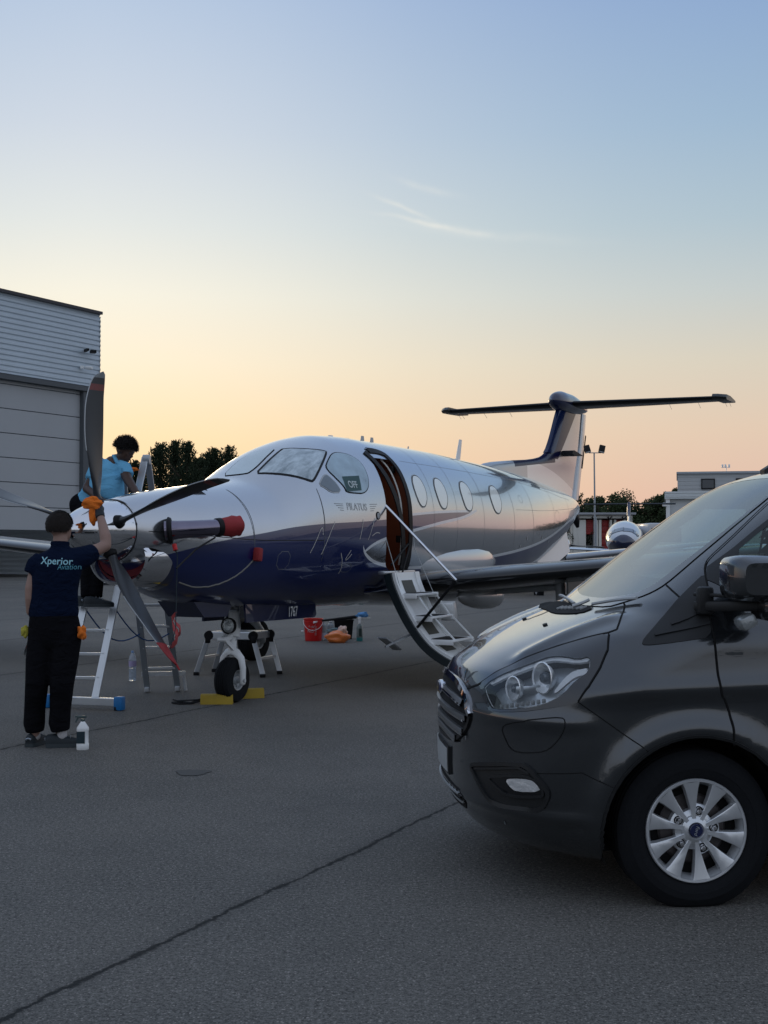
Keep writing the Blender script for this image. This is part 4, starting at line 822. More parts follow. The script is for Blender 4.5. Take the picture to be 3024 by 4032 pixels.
# exhaust stubs with red covers and the strap that ties down a blade
for s_ in (1, -1):
    p0, p1, p2, p3 = [Vector((q[0], -s_*q[1], q[2])) for q in ((.89, .355, 1.655), (.95, .455, 1.665), (1.07, .56, 1.675), (1.27, .655, 1.69))]
    mb = MB(); mb.lathe([(.06, -.02), (.115, 0), (.118, .012), (.105, .03), (.085, .035)], p0.lerp(p1, .25), (p1-p0), 28, cap=False); fl = mb.build('exhaust_flange', M['black'], pl)
    mb = MB(); mb.tube([p0, p0.lerp(p1, .6), p1, p1.lerp(p2, .5), p2, p3], [.085, .082, .078, .075, .073, .070], 28, cap=False); ex = mb.build('exhaust_stub', mat('heat_tinted_steel', (.22, .20, .26), .14, 1, var=.25, vscale=6), pl)
    d_ = (p3-p2).normalized(); mb = MB(); mb.lathe([(.068, -.035), (.080, -.03), (.082, .012), (.068, .014)], p3, d_, 24, cap=False); mb.build('strap_ring', M['black'], ex)
    mb = MB(); rings = []
    for q, r_, k in ((0, .072, 0), (.03, .078, .1), (.10, .084, .5), (.125, .088, .9), (.18, .078, 1.0), (.205, .080, 1.3)):
        c = p3+d_*q; X = Vector((0, 0, 1)); Y = d_.cross(X).normalized(); rings.append([c+(X*math.cos(t)+Y*math.sin(t))*r_*(1+.14*k*abs(math.cos(2*t))-.03*k) for t in [2*math.pi*i/28 for i in range(28)]])
    mb.loft(rings, cap=True); mb.build('exhaust_cover', M['red'], pl)
bt = P(.43, 0, 1.655)+Vector((0, -math.cos(R(-54)), math.sin(R(-54))))*1.24
top = P(.90, .42, 1.56)
mb = MB(); mb.tube([top, P(.84, .52, 1.45), P(.74, .58, 1.1), P(.62, .66, .85), bt+Vector((.02, 0, .05))], .011, 6, flat=.35); stp = mb.build('blade_tie_strap', mat('dark_webbing', (.02, .035, .045), .85), pl)
mb = MB(); mb.tube([P(.85, .48, 1.54), P(.84, .50, 1.49)], .02, 8); mb.build('buckle', M['redgloss'], stp)
mb = MB(); mb.tube([P(.74, .58, 1.34), P(1.0, .60, 1.5), P(1.2, .66, 1.60)], .008, 6); mb.build('side_strap', mat('dark_cord', (.015, .015, .018), .8), stp)
R0 = blade_rings(); er = Vector((0, -math.cos(R(-54)), math.sin(R(-54)))); et = Vector((1, 0, 0)).cross(er); mb = MB(); rr = []
for r_ in [q for q in R0 if q[0][0] > 1.13]:
    c = sum((Vector(q) for q in r_), Vector())/len(r_); rr.append([Vector((.43, 0, 1.655))+er*(v.x)+Vector((1, 0, 0))*v.y+et*v.z for v in [c+(Vector(q)-c)*1.12+(Vector(q)-c).normalized()*.005 for q in r_]])
e_ = rr[-1]; cc = sum(e_, Vector())/len(e_); rr.append([cc+(p-cc)*.8+er*.05 for p in e_]); mb.loft(rr, cap=True); mb.build('blade_tip_boot', M['red'], pl)
mb = MB(); rnd = random.Random(5)
for dx_, dz2, w_ in ((-.035, -.30, .03), (.02, -.22, .022)):
    q = P(.70, .61, .98); L_ = []
    for i in range(9):
        t = i/8; c = q+Vector((dx_*t*1.2, .03*math.sin(t*7), dz2*t)); s__ = w_*(.35+.65*t); L_.append([c+Vector((-s__, .01*math.sin(i*2), 0)), c+Vector((s__, -.01*math.sin(i*2), 0)), c+Vector((s__, .004-.01*math.sin(i*2), 0)), c+Vector((-s__, .004+.01*math.sin(i*2), 0))])
    mb.loft(L_)
mb.build('warning_streamer', mat('faded_red_streamer', (.42, .07, .07), .8, bump=.4, bscale=50), pl)
# pitot cover and its cord
rt = FB['redtag']; c = sum(rt, Vector())/4; mb = MB(); mb.box(c+Vector((0, -.03, 0)), (.075, .07, .125), Matrix.Rotation(R(8), 3, 'Y'), .015); mb.build('probe_cover', M['red'], pl)
strip('cover_cord', [c+Vector((0, -.03, -.03)), P(1.86, .6, 1.33), P(1.72, .58, 1.20), P(1.55, .52, 1.10), P(1.36, .45, 1.04), P(1.1, .42, 1.06)], FBV, mat('pale_cord', (.30, .29, .26), .8), pl, .009, .003, 2, raised=.008)
# small scoops and aerials
mb = MB(); mb.add([P(1.50, .25, 2.055), P(1.62, .20, 2.05), P(1.62, .30, 2.025), P(1.62, .25, 2.085)], [(0, 1, 3), (0, 3, 2), (1, 2, 3)]); mb.build('cooling_scoop', M['black'], pl, False)
def fin_blade(name, a0, z0, h, chord, sweep, th, m, l0=0.0):
    mb = MB(); rings = []
    for t, ck in ((0, 1), (.5, .85), (1, .62)):
        c = chord*ck; x0 = a0+sweep*t; rings.append([P(x0+c/2+c/2*math.cos(u), l0+th*(1-.4*t)*math.sin(u), z0+h*t) for u in [2*math.pi*i/14 for i in range(14)]])
    mb.loft(rings); return mb.build(name, m, pl)
fin_blade('aerial', 8.13, 2.66, .34, .17, .15, .012, M['white'])
for a_ in (5.25, 5.50): fin_blade('aerial', a_, 2.72, .10, .11, .03, .012, M['steel'])
fin_blade('aerial', 6.55, 2.71, .075, .05, .04, .008, M['steel'])
for a_ in (4.45, 4.85): fin_blade('aerial', a_, 2.735, .03, .14, .03, .03, M['silver'])

# wings
def wing_sec(a_le, chord, z, th, l, n=26, x0=0, x1=1):
    up = []; lo = []
    for i in range(n+1):
        u = x0+(x1-x0)*(1-math.cos(math.pi*i/n))/2 if (x0, x1) == (0, 1) else x0+(x1-x0)*(i/n)**1.6
        y = 5*th*(.2969*math.sqrt(u)-.126*u-.3516*u*u+.2843*u**3-.1036*u**4)*.5*2
        up.append((a_le+u*chord, l, z+y*.80*chord+.0)); lo.append((a_le+u*chord, l, z-y*.82*chord))
    return up[::-1]+lo[1:]
def wings(parent, m_top, m_boot, tip=8.0):
    for s_ in (1, -1):
        st = [(l, 4.98+.05*l, 2.25-.125*l, 1.02+.092*l, .175-.007*l) for l in [.3+(tip-.3)*i/18 for i in range(19)]]
        mb = MB(); mb.loft([[P(p[0], s_*p[1], p[2]) for p in wing_sec(a_, c, z_, th, l)] for l, a_, c, z_, th in st]); w_ = mb.build('wing', m_top, parent, True, 60)
        mb = MB(); rings = []
        for l, a_, c, z_, th in st[1:]:
            q = wing_sec(a_-.004, c, z_, th*1.02, l, 12, 0, .13); rings.append([P(p[0], s_*p[1], p[2]+(.0025 if k < 12 else -.0025)) for k, p in enumerate(q)])
        mb.loft(rings, cap=False, wrap=False); mb.build('deicing_boot', m_boot, w_)
        a_, c, z_ = 4.98+.05*tip, 2.25-.125*tip, 1.02+.092*tip
        mb = MB(); rings = []
        for t, dl, dz2 in ((0, 0, 0), (.3, .12, .03), (.7, .26, .16), (1, .32, .42)):
            rings.append([P(p[0], s_*p[1], p[2]) for p in wing_sec(a_+.35*t, c*(1-.6*t), z_+dz2, .12, tip+dl, 10)])
        mb.loft(rings); mb.build('winglet', m_top, w_)
M['wingskin'] = mat('pale_grey_wing_skin', (.20, .205, .20), .45, coat=.3, var=.12, vscale=2)
wings(pl, M['wingskin'], M['boot'])
# wing root fairing
mb = MB(); rings = []
for a_, k in [(4.35, .02), (4.6, .25), (4.95, .55), (5.4, .8), (6.1, .98), (6.9, 1), (7.6, .85), (8.2, .5), (8.7, .12)]:
    rings.append([P(a_, .97*k**.35*math.cos(t) if k > .1 else .6*math.cos(t), 1.02+(.30*k+.02)*math.sin(t)*(1 if math.sin(t) > 0 else .75)) for t in [2*math.pi*i/40 for i in range(40)]])
mb.loft(rings); mb.build('wing_root_fairing', M['navy'], pl)
M['silver_bright'] = mat('pale_silver_fairing_paint', (.60, .62, .64), .25, .3, coat=1)
mb = MB(); rings = []
for a_, k in [(4.98, .03), (5.15, .3), (5.5, .62), (6.0, .86), (6.5, .98), (7.0, 1), (7.4, .88), (7.75, .55), (7.95, .08)]:
    rings.append([P(a_, .637+.195*k*math.cos(t), 1.34+.24*k*math.sin(t)) for t in [2*math.pi*i/32 for i in range(32)]])
mb.loft(rings); mb.build('wing_shoulder_fairing', M['silver_bright'], pl)
for s_, aa, ll, zz in ((1, 5.95, 1.2, .93), (-1, 6.9, 1.2, .88)):
    mb = MB(); rings = []
    for a_, k in [(-.60, .05), (-.50, .35), (-.35, .62), (-.15, .85), (.1, .98), (.35, 1), (.48, .93), (.56, .7), (.60, .1)]: rings.append([P(aa+a_, s_*(ll+.17*k*math.cos(t)), zz+.16*k*math.sin(t)-.02*a_) for t in [2*math.pi*i/20 for i in range(20)]])
    mb.loft(rings); mb.build('flap_track_pod', M['silver'], pl)

# tail
def vsec(le, te, z, th, n=14):
    r_ = []
    for i in range(n*2):
        t = 2*math.pi*i/(n*2); u = .5+.5*math.cos(t); y = th*math.sin(t)*(1-.45*u); r_.append(P(le+(te-le)*u, y, z))
    return r_
le = pchip([2.2, 2.6, 2.72, 2.82, 2.90, 2.98, 3.08, 3.2, 3.8, 4.0], [8.6, 8.8, 9.2, 10.2, 11.2, 11.75, 12.0, 12.14, 12.62, 12.8])
te = pchip([2.2, 2.3, 3.9, 4.0], [13.42, 13.46, 13.98, 14.0]); th = pchip([2.2, 2.7, 3.0, 4.0], [.16, .09, .085, .065])
def fin_mat():
    m = bpy.data.materials.new('fin_livery'); m.use_nodes = True; t = NT(m.node_tree); b = m.node_tree.nodes['Principled BSDF']
    s = t.n('ShaderNodeSeparateXYZ'); t.L(t.n('ShaderNodeTexCoord').outputs['Object'], s.inputs[0]); x, y, z = s.outputs
    nv = t.m('GREATER_THAN', z, t.m('MAXIMUM', t.m('MULTIPLY_ADD', t.m('SUBTRACT', x, 12.46), .80, 2.98), t.m('MULTIPLY_ADD', t.m('SUBTRACT', x, 12.67), .70, 3.09)))               # blue leading edge band, widening upward
    nv2 = t.m('MULTIPLY', t.m('GREATER_THAN', z, t.m('MULTIPLY_ADD', t.m('SUBTRACT', x, 10.2), .09, 2.72)), t.m('LESS_THAN', x, 12.3))
    nv2 = t.m('MULTIPLY', nv2, t.m('GREATER_THAN', x, 10.35)); nv = t.m('MULTIPLY', nv, t.m('GREATER_THAN', z, 2.97))
    nav = t.m('MAXIMUM', nv, nv2)
    arc = t.m('LESS_THAN', z, t.m('MULTIPLY_ADD', t.m('POWER', t.m('MAXIMUM', t.m('SUBTRACT', x, 10.8), 0.0), 2.0), -.055, 2.86)); lt = t.m('MULTIPLY', arc, t.m('GREATER_THAN', x, 10.9))
    c = t.mix(lt, (.38, .41, .45), (.72, .75, .78)); c = t.mix(nav, c, (.003, .005, .045)); t.L(c, b.inputs['Base Color'])
    t.L(t.m('MULTIPLY', t.m('SUBTRACT', 1.0, nav), .4), b.inputs['Metallic']); b.inputs['Roughness'].default_value = .28; t.L(t.m('MULTIPLY_ADD', nav, -.75, 1.0), b.inputs['Coat Weight']); b.inputs['Coat Roughness'].default_value = .03; b.inputs['Coat IOR'].default_value = 1.4; t.L(t.m('MULTIPLY_ADD', nav, -.4, .5), b.inputs['Specular IOR Level'])
    return m
M['fin'] = fin_mat()
def tail(parent, fin_m, boot_m, nav_m):
    zs = [2.2+.04*i for i in range(44)]; zs = [z for z in zs if z <= 3.93]
    mb = MB(); mb.loft([vsec(le(z), te(z), z, th(z)) for z in zs]); mb.build('fin', fin_m, parent, True, 60)
    rud = MB(); rud.loft([vsec(te(z)+.012, te(z)+.30-.0*z, z, .05-.008*(z-2.3)) for z in (2.32, 2.6, 3.0, 3.4, 3.7, 3.88)]); rd = rud.build('rudder', M['silver'], parent)
    mb = MB(); mb.beam(P(13.93, .03, 2.9), P(14.16, .03, 3.5), .012, .03); mb.build('trim_tab', M['black'], rd, False)
    if True:
        mb = MB(); L_ = []
        for i in range(12):
            z = 3.06+(3.86-3.06)*i/11; a0 = le(z)-.006; L_.append([P(a0+.22*u*u, sg*(.008+.07*u**.7), z) for sg, u in [(1, 1), (1, .6), (1, .25), (1, 0), (-1, .25), (-1, .6), (-1, 1)]])
        mb.loft(L_, cap=False, wrap=False); mb.build('fin_boot', M['boot'] if nav_m is None else mat('blue_black_boot', (.003, .012, .06), .2, coat=.3, spec=.3), parent)
    # bullet fairing and tailplane
    mb = MB(); b_ = pchip([12.36, 12.42, 12.55, 12.8, 13.2, 13.7, 14.1, 14.35], [.01, .09, .15, .19, .19, .15, .09, .02]); rings = []
    for i in range(26):
        a_ = 12.36+(14.35-12.36)*i/25; r_ = b_(a_); rings.append([P(a_, r_*.85*math.cos(t), 3.97+r_*math.sin(t)*(1.0 if math.sin(t) > 0 else .85)) for t in [2*math.pi*j/28 for j in range(28)]])
    mb.loft(rings); mb.build('tail_bullet', M['navy'], parent)
    for s_ in (1, -1):
        rings = []; br = []
        for i in range(13):
            l = .12+((2.56 if s_ > 0 else 2.30)-.12)*i/12; a_ = 12.95+.12*l; c = 1.12-.16*l; z = 3.97+(.004*l if s_ > 0 else .0*l); q = wing_sec(a_, c, z, .12, l, 14); rings.append([P(p[0], s_*p[1], p[2]) for p in q])
            q = wing_sec(a_-.003, c, z, .124, l, 8, 0, .14); br.append([P(p[0], s_*p[1], p[2]) for p in q])
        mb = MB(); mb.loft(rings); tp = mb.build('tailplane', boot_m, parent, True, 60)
        mb = MB(); mb.loft(br, cap=False, wrap=False); mb.build('deicing_boot', M['black'], tp)
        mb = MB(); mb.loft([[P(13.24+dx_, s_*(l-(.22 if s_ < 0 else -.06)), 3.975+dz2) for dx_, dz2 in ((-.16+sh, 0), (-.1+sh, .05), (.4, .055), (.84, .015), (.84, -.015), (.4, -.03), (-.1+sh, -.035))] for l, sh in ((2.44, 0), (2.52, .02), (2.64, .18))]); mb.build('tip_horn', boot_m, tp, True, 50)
        mb = MB()
        for l in (1.6, 2.1, 2.55, 2.62): mb.tube([P(13.95, s_*(l-.25*(s_ < 0)), 3.97), P(14.12, s_*(l-.24*(s_ < 0)), 3.90)], .003, 4)
        mb.build('static_wick', M['alu2'], tp)
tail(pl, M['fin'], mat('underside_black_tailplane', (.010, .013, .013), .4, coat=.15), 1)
mb = MB(); mb.loft([[P(12.55+dx_*.36, .09+o, 3.07+dz2) for dx_, dz2 in ((0, 0), (.1, .05), (.3, .06), (1.2, .02), (1.75, -.005), (1.2, -.015), (.3, -.03))] for o in (0, .05, .2)]); mb.build('fin_light_bracket', M['black'], pl)
# ventral strakes
for s_ in (1, -1):
    mb = MB(); q = [(10.35, 1.33), (12.05, 1.86), (12.12, 1.42), (10.75, 1.10)]
    mb.loft([[P(a_, s_*(.30+(1.86-z_)*.12), z_) for a_, z_ in q], [P(a_, s_*(.325+(1.86-z_)*.12), z_) for a_, z_ in q]]); mb.build('ventral_strake', M['white'], pl, False)
mb = MB(); mb.tube([P(13.3, 0, 2.12), P(13.65, .0, 1.98), P(13.75, 0, 1.85)], [.10, .07, .03], 12); mb.build('tail_cone_mount', M['black'], pl)


# airstair: door hanging open, curved like the skin it closes
OUT = [(.81, 1.215), (.835, 1.10), (.95, .85), (1.09, .62), (1.23, .45), (1.37, .34), (1.55, .245), (1.74, .19)]
OUT = [(v.x, v.y) for v in chaikin([Vector((a, b, 0)) for a, b in OUT], 2, False)]
def off(lst, d):
    o = []
    for i, p in enumerate(lst):
        a = lst[max(i-1, 0)]; b = lst[min(i+1, len(lst)-1)]; tx, tz = b[0]-a[0], b[1]-a[1]; l = math.hypot(tx, tz); o.append((p[0]-tz/l*d, p[1]+tx/l*d))
    return o
IN = off(OUT, .085)
st = tag(bpy.data.objects.new('airstair', None), None); COL.objects.link(st); st.parent = pl
A0, A1 = 4.22, 4.93
mb = MB(); mb.loft([[P(A0, l, z) for l, z in OUT], [P(A1, l, z) for l, z in OUT], [P(A1, l, z) for l, z in IN], [P(A0, l, z) for l, z in IN]], cap=False, closed=True, wrap=False)
sk = mb.build('stair_shell', mat('dark_teal_seal', (.006, .014, .018), .4, coat=.3), st, True, 40)
IN1 = off(OUT, .080); IN2 = off(OUT, .115)
def subp(lst, t0, t1):
    k = len(lst)-1; return [lst[i] for i in range(int(t0*k), int(t1*k)+1)]
def at_(lst, t):
    k = (len(lst)-1)*t; i = int(k); f_ = k-i; a = lst[i]; b = lst[min(i+1, len(lst)-1)]; return (a[0]+(b[0]-a[0])*f_, a[1]+(b[1]-a[1])*f_)
mb = MB()
for a0, a1 in ((A0+.035, A0+.14), (A1-.14, A1-.035)):
    i1, i2 = subp(IN1, 0, 1), subp(IN2, 0, 1); mb.loft([[P(a0, *q) for q in i1], [P(a1, *q) for q in i1], [P(a1, *q) for q in i2], [P(a0, *q) for q in i2]], cap=False, closed=True, wrap=False)
mb.build('side_rail', M['white'], st, True, 40)
mb = MB(); I3 = off(OUT, .098)
for t0, t1 in ((0, 1),):
    i1, i2 = subp(IN1, t0, t1), subp(I3, t0, t1); mb.loft([[P(A0+.13, *q) for q in i1], [P(A1-.13, *q) for q in i1], [P(A1-.13, *q) for q in i2], [P(A0+.13, *q) for q in i2]], cap=False, closed=True, wrap=False)
mb.build('inner_panel', M['white'], st, True, 40)
for t0, t1 in ((.15, .27), (.42, .52), (.62, .72)):
    i1, i2 = [at_(off(OUT, .099), t0+(t1-t0)*k/6) for k in range(7)], [at_(off(OUT, .102), t0+(t1-t0)*k/6) for k in range(7)]; mb = MB(); mb.loft([[P(A0+.20, *q) for q in i1], [P(A1-.24, *q) for q in i1], [P(A1-.24, *q) for q in i2], [P(A0+.20, *q) for q in i2]], cap=False, closed=True, wrap=False); mb.build('recess', mat('olive_recess', (.10, .10, .085), .7), st)
for z_, l0, l1 in ((1.0, .93, 1.16), (.76, 1.06, 1.34), (.52, 1.22, 1.58)):
    mb = MB(); mb.box(P((A0+A1)/2, (l0+l1)/2, z_), (A1-A0-.16, l1-l0, .022), bev=.004); tr = mb.build('step', M['white'], st)
    mb = MB(); mb.box(P((A0+A1)/2, (l0+l1)/2, z_+.0135), (A1-A0-.22, l1-l0-.09, .004)); mb.build('grip_pad', M['black'], tr)
    for a_ in (A0+.07, A1-.07):
        mb = MB(); mb.box(P(a_, (l0+l1)/2, z_-.012), (.02, l1-l0+.02, .055), bev=.006); mb.build('step_bracket', M['white'], tr)
for (l0, z0), (l1, z1) in (((1.13, .98), (1.30, .75)), ((1.33, .74), (1.56, .52))):
    for a_ in (A0+.20, A1-.02): mb = MB(); mb.beam(P(a_, l0, z0), P(a_, l1, z1), .012, .026, up=(1, 0, 0)); mb.build('step_link', M['white'], st, False)
mb = MB(); mb.tube([P(A0+.04, 1.19, .66), P(A0+.02, 1.62, 1.14)], .016, 10); mb.lathe([(.001, 0), (.028, .0), (.028, .03), (.001, .03)], P(A0+.02, 1.62, 1.14), (1, 0, 0), 12); mb.build('hand_rail_strut', M['black'], st)
mb = MB(); mb.tube([P(4.29, .80, 1.96), P(A0+.02, 1.645, 1.165)], .0145, 12); mb.build('hand_rail', M['chrome'], st)
mb = MB(); mb.tube([P(4.94, .80, 1.585), P(4.35, .84, 1.32)], .013, 8); mb.tube([P(4.93, .80, 1.56), P(4.30, .93, 1.02)], .011, 8); mb.build('gas_strut', M['black'], st)
mb = MB(); mb.tube([P(4.29, .80, 1.62), P(4.3, 1.0, .98), P(4.3, 1.1, .75)], .004, 5); mb.tube([P(4.96, .80, 1.95), P(4.95, .84, 1.5), P(4.9, 1.2, .78)], .004, 5); mb.tube([P(4.30, .84, 1.15), P(4.24, .9, 1.12), P(4.28, .93, 1.07)], .005, 5); mb.build('cable', M['steel'], st)
mb = MB(); mb.beam(P(4.60, 1.36, .42), P(4.62, 1.62, .33), .03, .012); mb.build('red_latch', M['redgloss'], st)
mb = MB(); mb.box(P(3.98, 1.0, .50), (.40, .10, .014), Matrix.Rotation(R(22), 3, 'Y')); mb.beam(P(3.83, 1.02, .48), P(4.22, 1.12, .58), .02, .02); mb.build('ground_wing_tread', M['alu'], st, False)
mb = MB(); mb.box(P(5.03, 1.22, .80), (.10, .16, .20), Matrix.Rotation(R(-20), 3, 'Y'), .005); mb.build('guard_plate', M['white'], st)
mb = MB(); mb.box(P((A0+A1)/2, .80, 1.235), (A1-A0+.06, .09, .035), bev=.008); mb.build('door_sill', M['alu'], pl)

# nose gear
ng = bpy.data.objects.new('nose_gear', None); COL.objects.link(ng); ng.parent = pl; G = 2.50
mb = MB(); mb.tube([P(G+.05, 0, 1.02), P(G+.02, 0, .72)], .055, 16); mb.tube([P(G+.02, 0, .72), P(G+.01, 0, .64)], .07, 16); mb.tube([P(G+.01, 0, .64), P(G, 0, .50)], .042, 16, cap=False); mb.build('oleo_strut', M['white'], ng)
mb = MB(); mb.tube([P(G+.01, 0, .64), P(G, 0, .51)], .038, 16); mb.build('piston', M['chrome'], ng)
mb = MB()
for s_ in (1, -1): mb.tube([P(G, 0, .50), P(G, s_*.05, .485), P(G, s_*.105, .43), P(G, s_*.125, .34), P(G, s_*.125, .20)], [.045, .042, .036, .032, .030], 12, cap='round', flat=.8)
mb.build('fork', M['white'], ng)
mb = MB(); mb.beam(P(G-.01, .02, .66), P(G-.17, .03, .62), .03, .05); mb.beam(P(G-.17, .03, .62), P(G-.02, .03, .52), .03, .04); mb.beam(P(G-.01, -.03, .66), P(G-.17, -.02, .62), .02, .04); mb.tube([P(G-.17, -.05, .62), P(G-.17, .05, .62)], .02, 10); mb.build('torque_link', M['white'], ng)
mb = MB(); mb.tube([P(G-.0, .15, .215), P(G, -.15, .215)], .022, 14); mb.build('axle', M['steel'], ng)
def wheel(parent, c, rt, rw, rr, m_rim, ax=(0, 1, 0), tread=4):
    c = Vector(c); ax = Vector(ax); mb = MB(); prof = [(rr, -rw*.8), (rr+.01, -rw), ((rt+rr)/2, -rw*1.04), (rt*.93, -rw*.92), (rt*.985, -rw*.62)]
    for i in range(tread*2+1):
        h = -rw*.55+rw*1.1*i/(tread*2); prof += [(rt-(0 if i % 2 == 0 else .006), h-rw*.03), (rt-(0 if i % 2 == 0 else .006), h+rw*.03)]
    prof += [(rt*.985, rw*.62), (rt*.93, rw*.92), ((rt+rr)/2, rw*1.04), (rr+.01, rw), (rr, rw*.8)]
    w_ = bpy.data.objects.new('wheel', None); COL.objects.link(w_); w_.parent = parent
    mb.lathe(prof, c, ax, 48, cap=False); ty = mb.build('tyre', M['tyre'], w_, True, 30)
    mb = MB()
    for s_ in (1, -1):
        mb.lathe([(rr+.012, s_*rw*.78), (rr+.014, s_*rw*.92), (rr-.008, s_*rw*.86), (rr*.80, s_*rw*.55), (rr*.55, s_*rw*.45), (rr*.42, s_*rw*.75), (rr*.25, s_*rw*.8), (.001, s_*rw*.8)], c, ax, 36, cap=False)
        for k in range(6):
            t = k*math.pi/3; X = ax.orthogonal().normalized(); Y = ax.cross(X); p = c+(X*math.cos(t)+Y*math.sin(t))*rr*.67+ax*s_*rw*.5; mb.lathe([(.001, 0), (.012, 0), (.012, .012), (.001, .012)], p, ax*s_, 6)
    mb.build('rim', m_rim, w_, True, 30); return w_
wheel(ng, P(G, 0, .218), .218, .082, .095, M['steel'])
mb = MB(); mb.lathe([(.001, 0), (.03, .0), (.075, .05), (.08, .09), (.072, .095)], P(2.42, .06, .755), (-1, .0, 0), 28, cap=False); tl = mb.build('taxi_light', M['black'], ng)
mb = MB(); mb.lathe([(.001, .0), (.04, .012), (.070, .0)], P(2.335, .06, .755), (-1, 0, 0), 24, cap=False); mb.build('lens', mat('taxi_lens', (.5, .53, .53), .08, .7, bump=.8, bscale=70), tl)
mb = MB(); mb.box(P(2.45, .02, .90), (.06, .17, .02), bev=.005); mb.tube([P(2.5, -.06, .92), P(2.46, -.08, .70), P(2.47, -.05, .60)], .008, 6); mb.tube([P(2.52, .05, 1.0), P(2.55, .06, .7), P(2.5, .04, .6)], .007, 6); mb.tube([P(2.5, 0, 1.0), P(2.9, 0, .9)], .03, 8); mb.build('gear_links', M['alu'], ng)
# nose gear doors
for s_ in (1, -1):
    mb = MB(); mb.loft([[P(a_, s_*(.235+(1-z_)*.05)+o, z_) for a_, z_ in ((2.33, .97), (3.71, .93), (3.72, .80), (3.68, .775), (2.34, .79))] for o in (0, .02)]); nd = mb.build('gear_door', M['navy'], pl, False)
    if s_ > 0: text_on('serial_number', '1767', .145, P(3.20, .274, .853), (1, 0, 0), (0, 0, 1), None, mat('white_numerals', (.75, .76, .76), .5), nd, .006, sx=.66, bold=.001)
mb = MB(); mb.loft([[P(a_, s2*.20, z_) for a_, z_ in q] for s2, q in ((-1, ((1.55, 1.02), (2.2, .99), (2.1, .86), (1.72, .87))), (1, ((1.55, 1.02), (2.2, .99), (2.1, .86), (1.72, .87))))]); mb.build('front_gear_door', M['navy'], pl, False)
# main gear
for s_ in (1, -1):
    mg = bpy.data.objects.new('main_gear', None); COL.objects.link(mg); mg.parent = pl; y = s_*2.2
    mb = MB(); mb.tube([P(6.15, y-s_*.05, 1.12), P(6.15, y-s_*.03, .70)], .06, 14); mb.tube([P(6.15, y-s_*.02, .72), P(6.40, y-s_*.14, .40), P(6.45, y-s_*.14, .27)], [.06, .05, .045], 12, cap='round'); mb.tube([P(6.2, y, 1.05), P(6.2, s_*1.3, .98)], .04, 10); mb.build('leg', M['steel'], mg)
    mb = MB(); mb.tube([P(6.22, y+.03, .95), P(6.42, y-s_*.1, .45)], .035, 12); mb.build('damper', M['white'], mg)
    wheel(mg, P(6.45, y, .275), .275, .105, .115, M['steel'])
    mb = MB(); mb.loft([[P(a_, y+s_*(.14)+o, z_) for a_, z_ in ((5.8, 1.15), (6.5, 1.16), (6.55, .62), (6.4, .46), (6.0, .45), (5.85, .6))] for o in (0, .02)]); mb.build('leg_door', M['wingskin'], mg, False)

# second, similar aeroplane beyond, mostly hidden
p2 = empty('turboprop_aeroplane', (14.35-1.0, 36.2, 0), R(90)+R(14), 'second propeller aeroplane mostly hidden behind the near tail, its dark blade sticking out', 'aeroplane')
p2.location = ((1226-829.5)/2750*36.2, 36.2, -.12)
M['plain_livery'] = mat('white_aircraft_paint', (.55, .56, .56), .3, coat=1, var=.05)
fuselage(p2, M['plain_livery']); s2 = spinner(p2, M['silver']); blades(p2, [-4, 68, 140, 212, 284], mat('second_blade_paint', (.012, .012, .013), .35))
mb = MB(); mb.loft([el(.70, 1.435, .292, .218), el(.88, 1.435, .345, .272), el(2.0, 1.5, .5, .47)], cap=False); mb.build('chin_fairing', M['plain_livery'], p2)
mb = MB(); mb.loft([el(.74, 1.44, .28, .2), el(.738, 1.44, .1, .05)], cap=True); mb.build('intake', M['dark'], p2)
wings(p2, M['silver'], mat('grey_boot', (.25, .27, .30), .3, coat=.5)); tail(p2, M['plain_livery'], M['plain_livery'], None)
for l, a_ in ((0, 2.5), (2.2, 6.45), (-2.2, 6.45)):
    g = bpy.data.objects.new('landing_gear', None); COL.objects.link(g); g.parent = p2; mb = MB(); mb.tube([P(a_, l, 1.1), P(a_, l, .3)], .06, 10); mb.build('leg', M['steel'], g); wheel(g, P(a_, l+.08, .25), .25, .09, .1, M['steel'])

# distant jet seen from the front
jd = 62; J = empty('business_jet', ((1346-829.5)/2750*jd, jd, 0), R(78), 'distant blue-nosed jet seen from the front in front of the red garage doors', 'aeroplane')
def jm():
    m = bpy.data.materials.new('jet_livery'); m.use_nodes = True; t = NT(m.node_tree); b = m.node_tree.nodes['Principled BSDF']
    s = t.n('ShaderNodeSeparateXYZ'); t.L(t.n('ShaderNodeTexCoord').outputs['Object'], s.inputs[0]); x, y, z = s.outputs
    nv = t.m('MAXIMUM', t.m('LESS_THAN', z, t.m('MULTIPLY_ADD', x, -.05, 1.55)), t.m('MULTIPLY', t.m('LESS_THAN', z, t.m('MULTIPLY_ADD', t.m('POWER', t.m('ABSOLUTE', y), 2.0), -1.0, 2.02)), t.m('LESS_THAN', x, 1.8)))
    t.L(t.mix(nv, (.55, .57, .6), (.006, .012, .05)), b.inputs['Base Color']); b.inputs['Roughness'].default_value = .22; b.inputs['Coat Weight'].default_value = 1; return m
jr = table([(0, 1.62, .04, .03), (.1, 1.64, .25, .20), (.4, 1.66, .50, .40), (.9, 1.70, .72, .56), (1.4, 1.74, .84, .70), (2.2, 1.80, .93, .86), (3, 1.82, .95, .93), (9, 1.82, .95, .93), (12, 2.0, .6, .6), (14, 2.3, .12, .1)])
mb = MB(); rings = []
for i in range(50):
    a_ = 14*(i/49)**1.5; cz, hw, hh = [f_(a_) for f_ in jr]; rings.append([Vector((a_, hw*math.cos(t), cz+hh*math.sin(t))) for t in [2*math.pi*k/32 for k in range(32)]])
mb.loft(rings); jf = mb.build('fuselage', jm(), J); JB = bvh_of(jf.data)
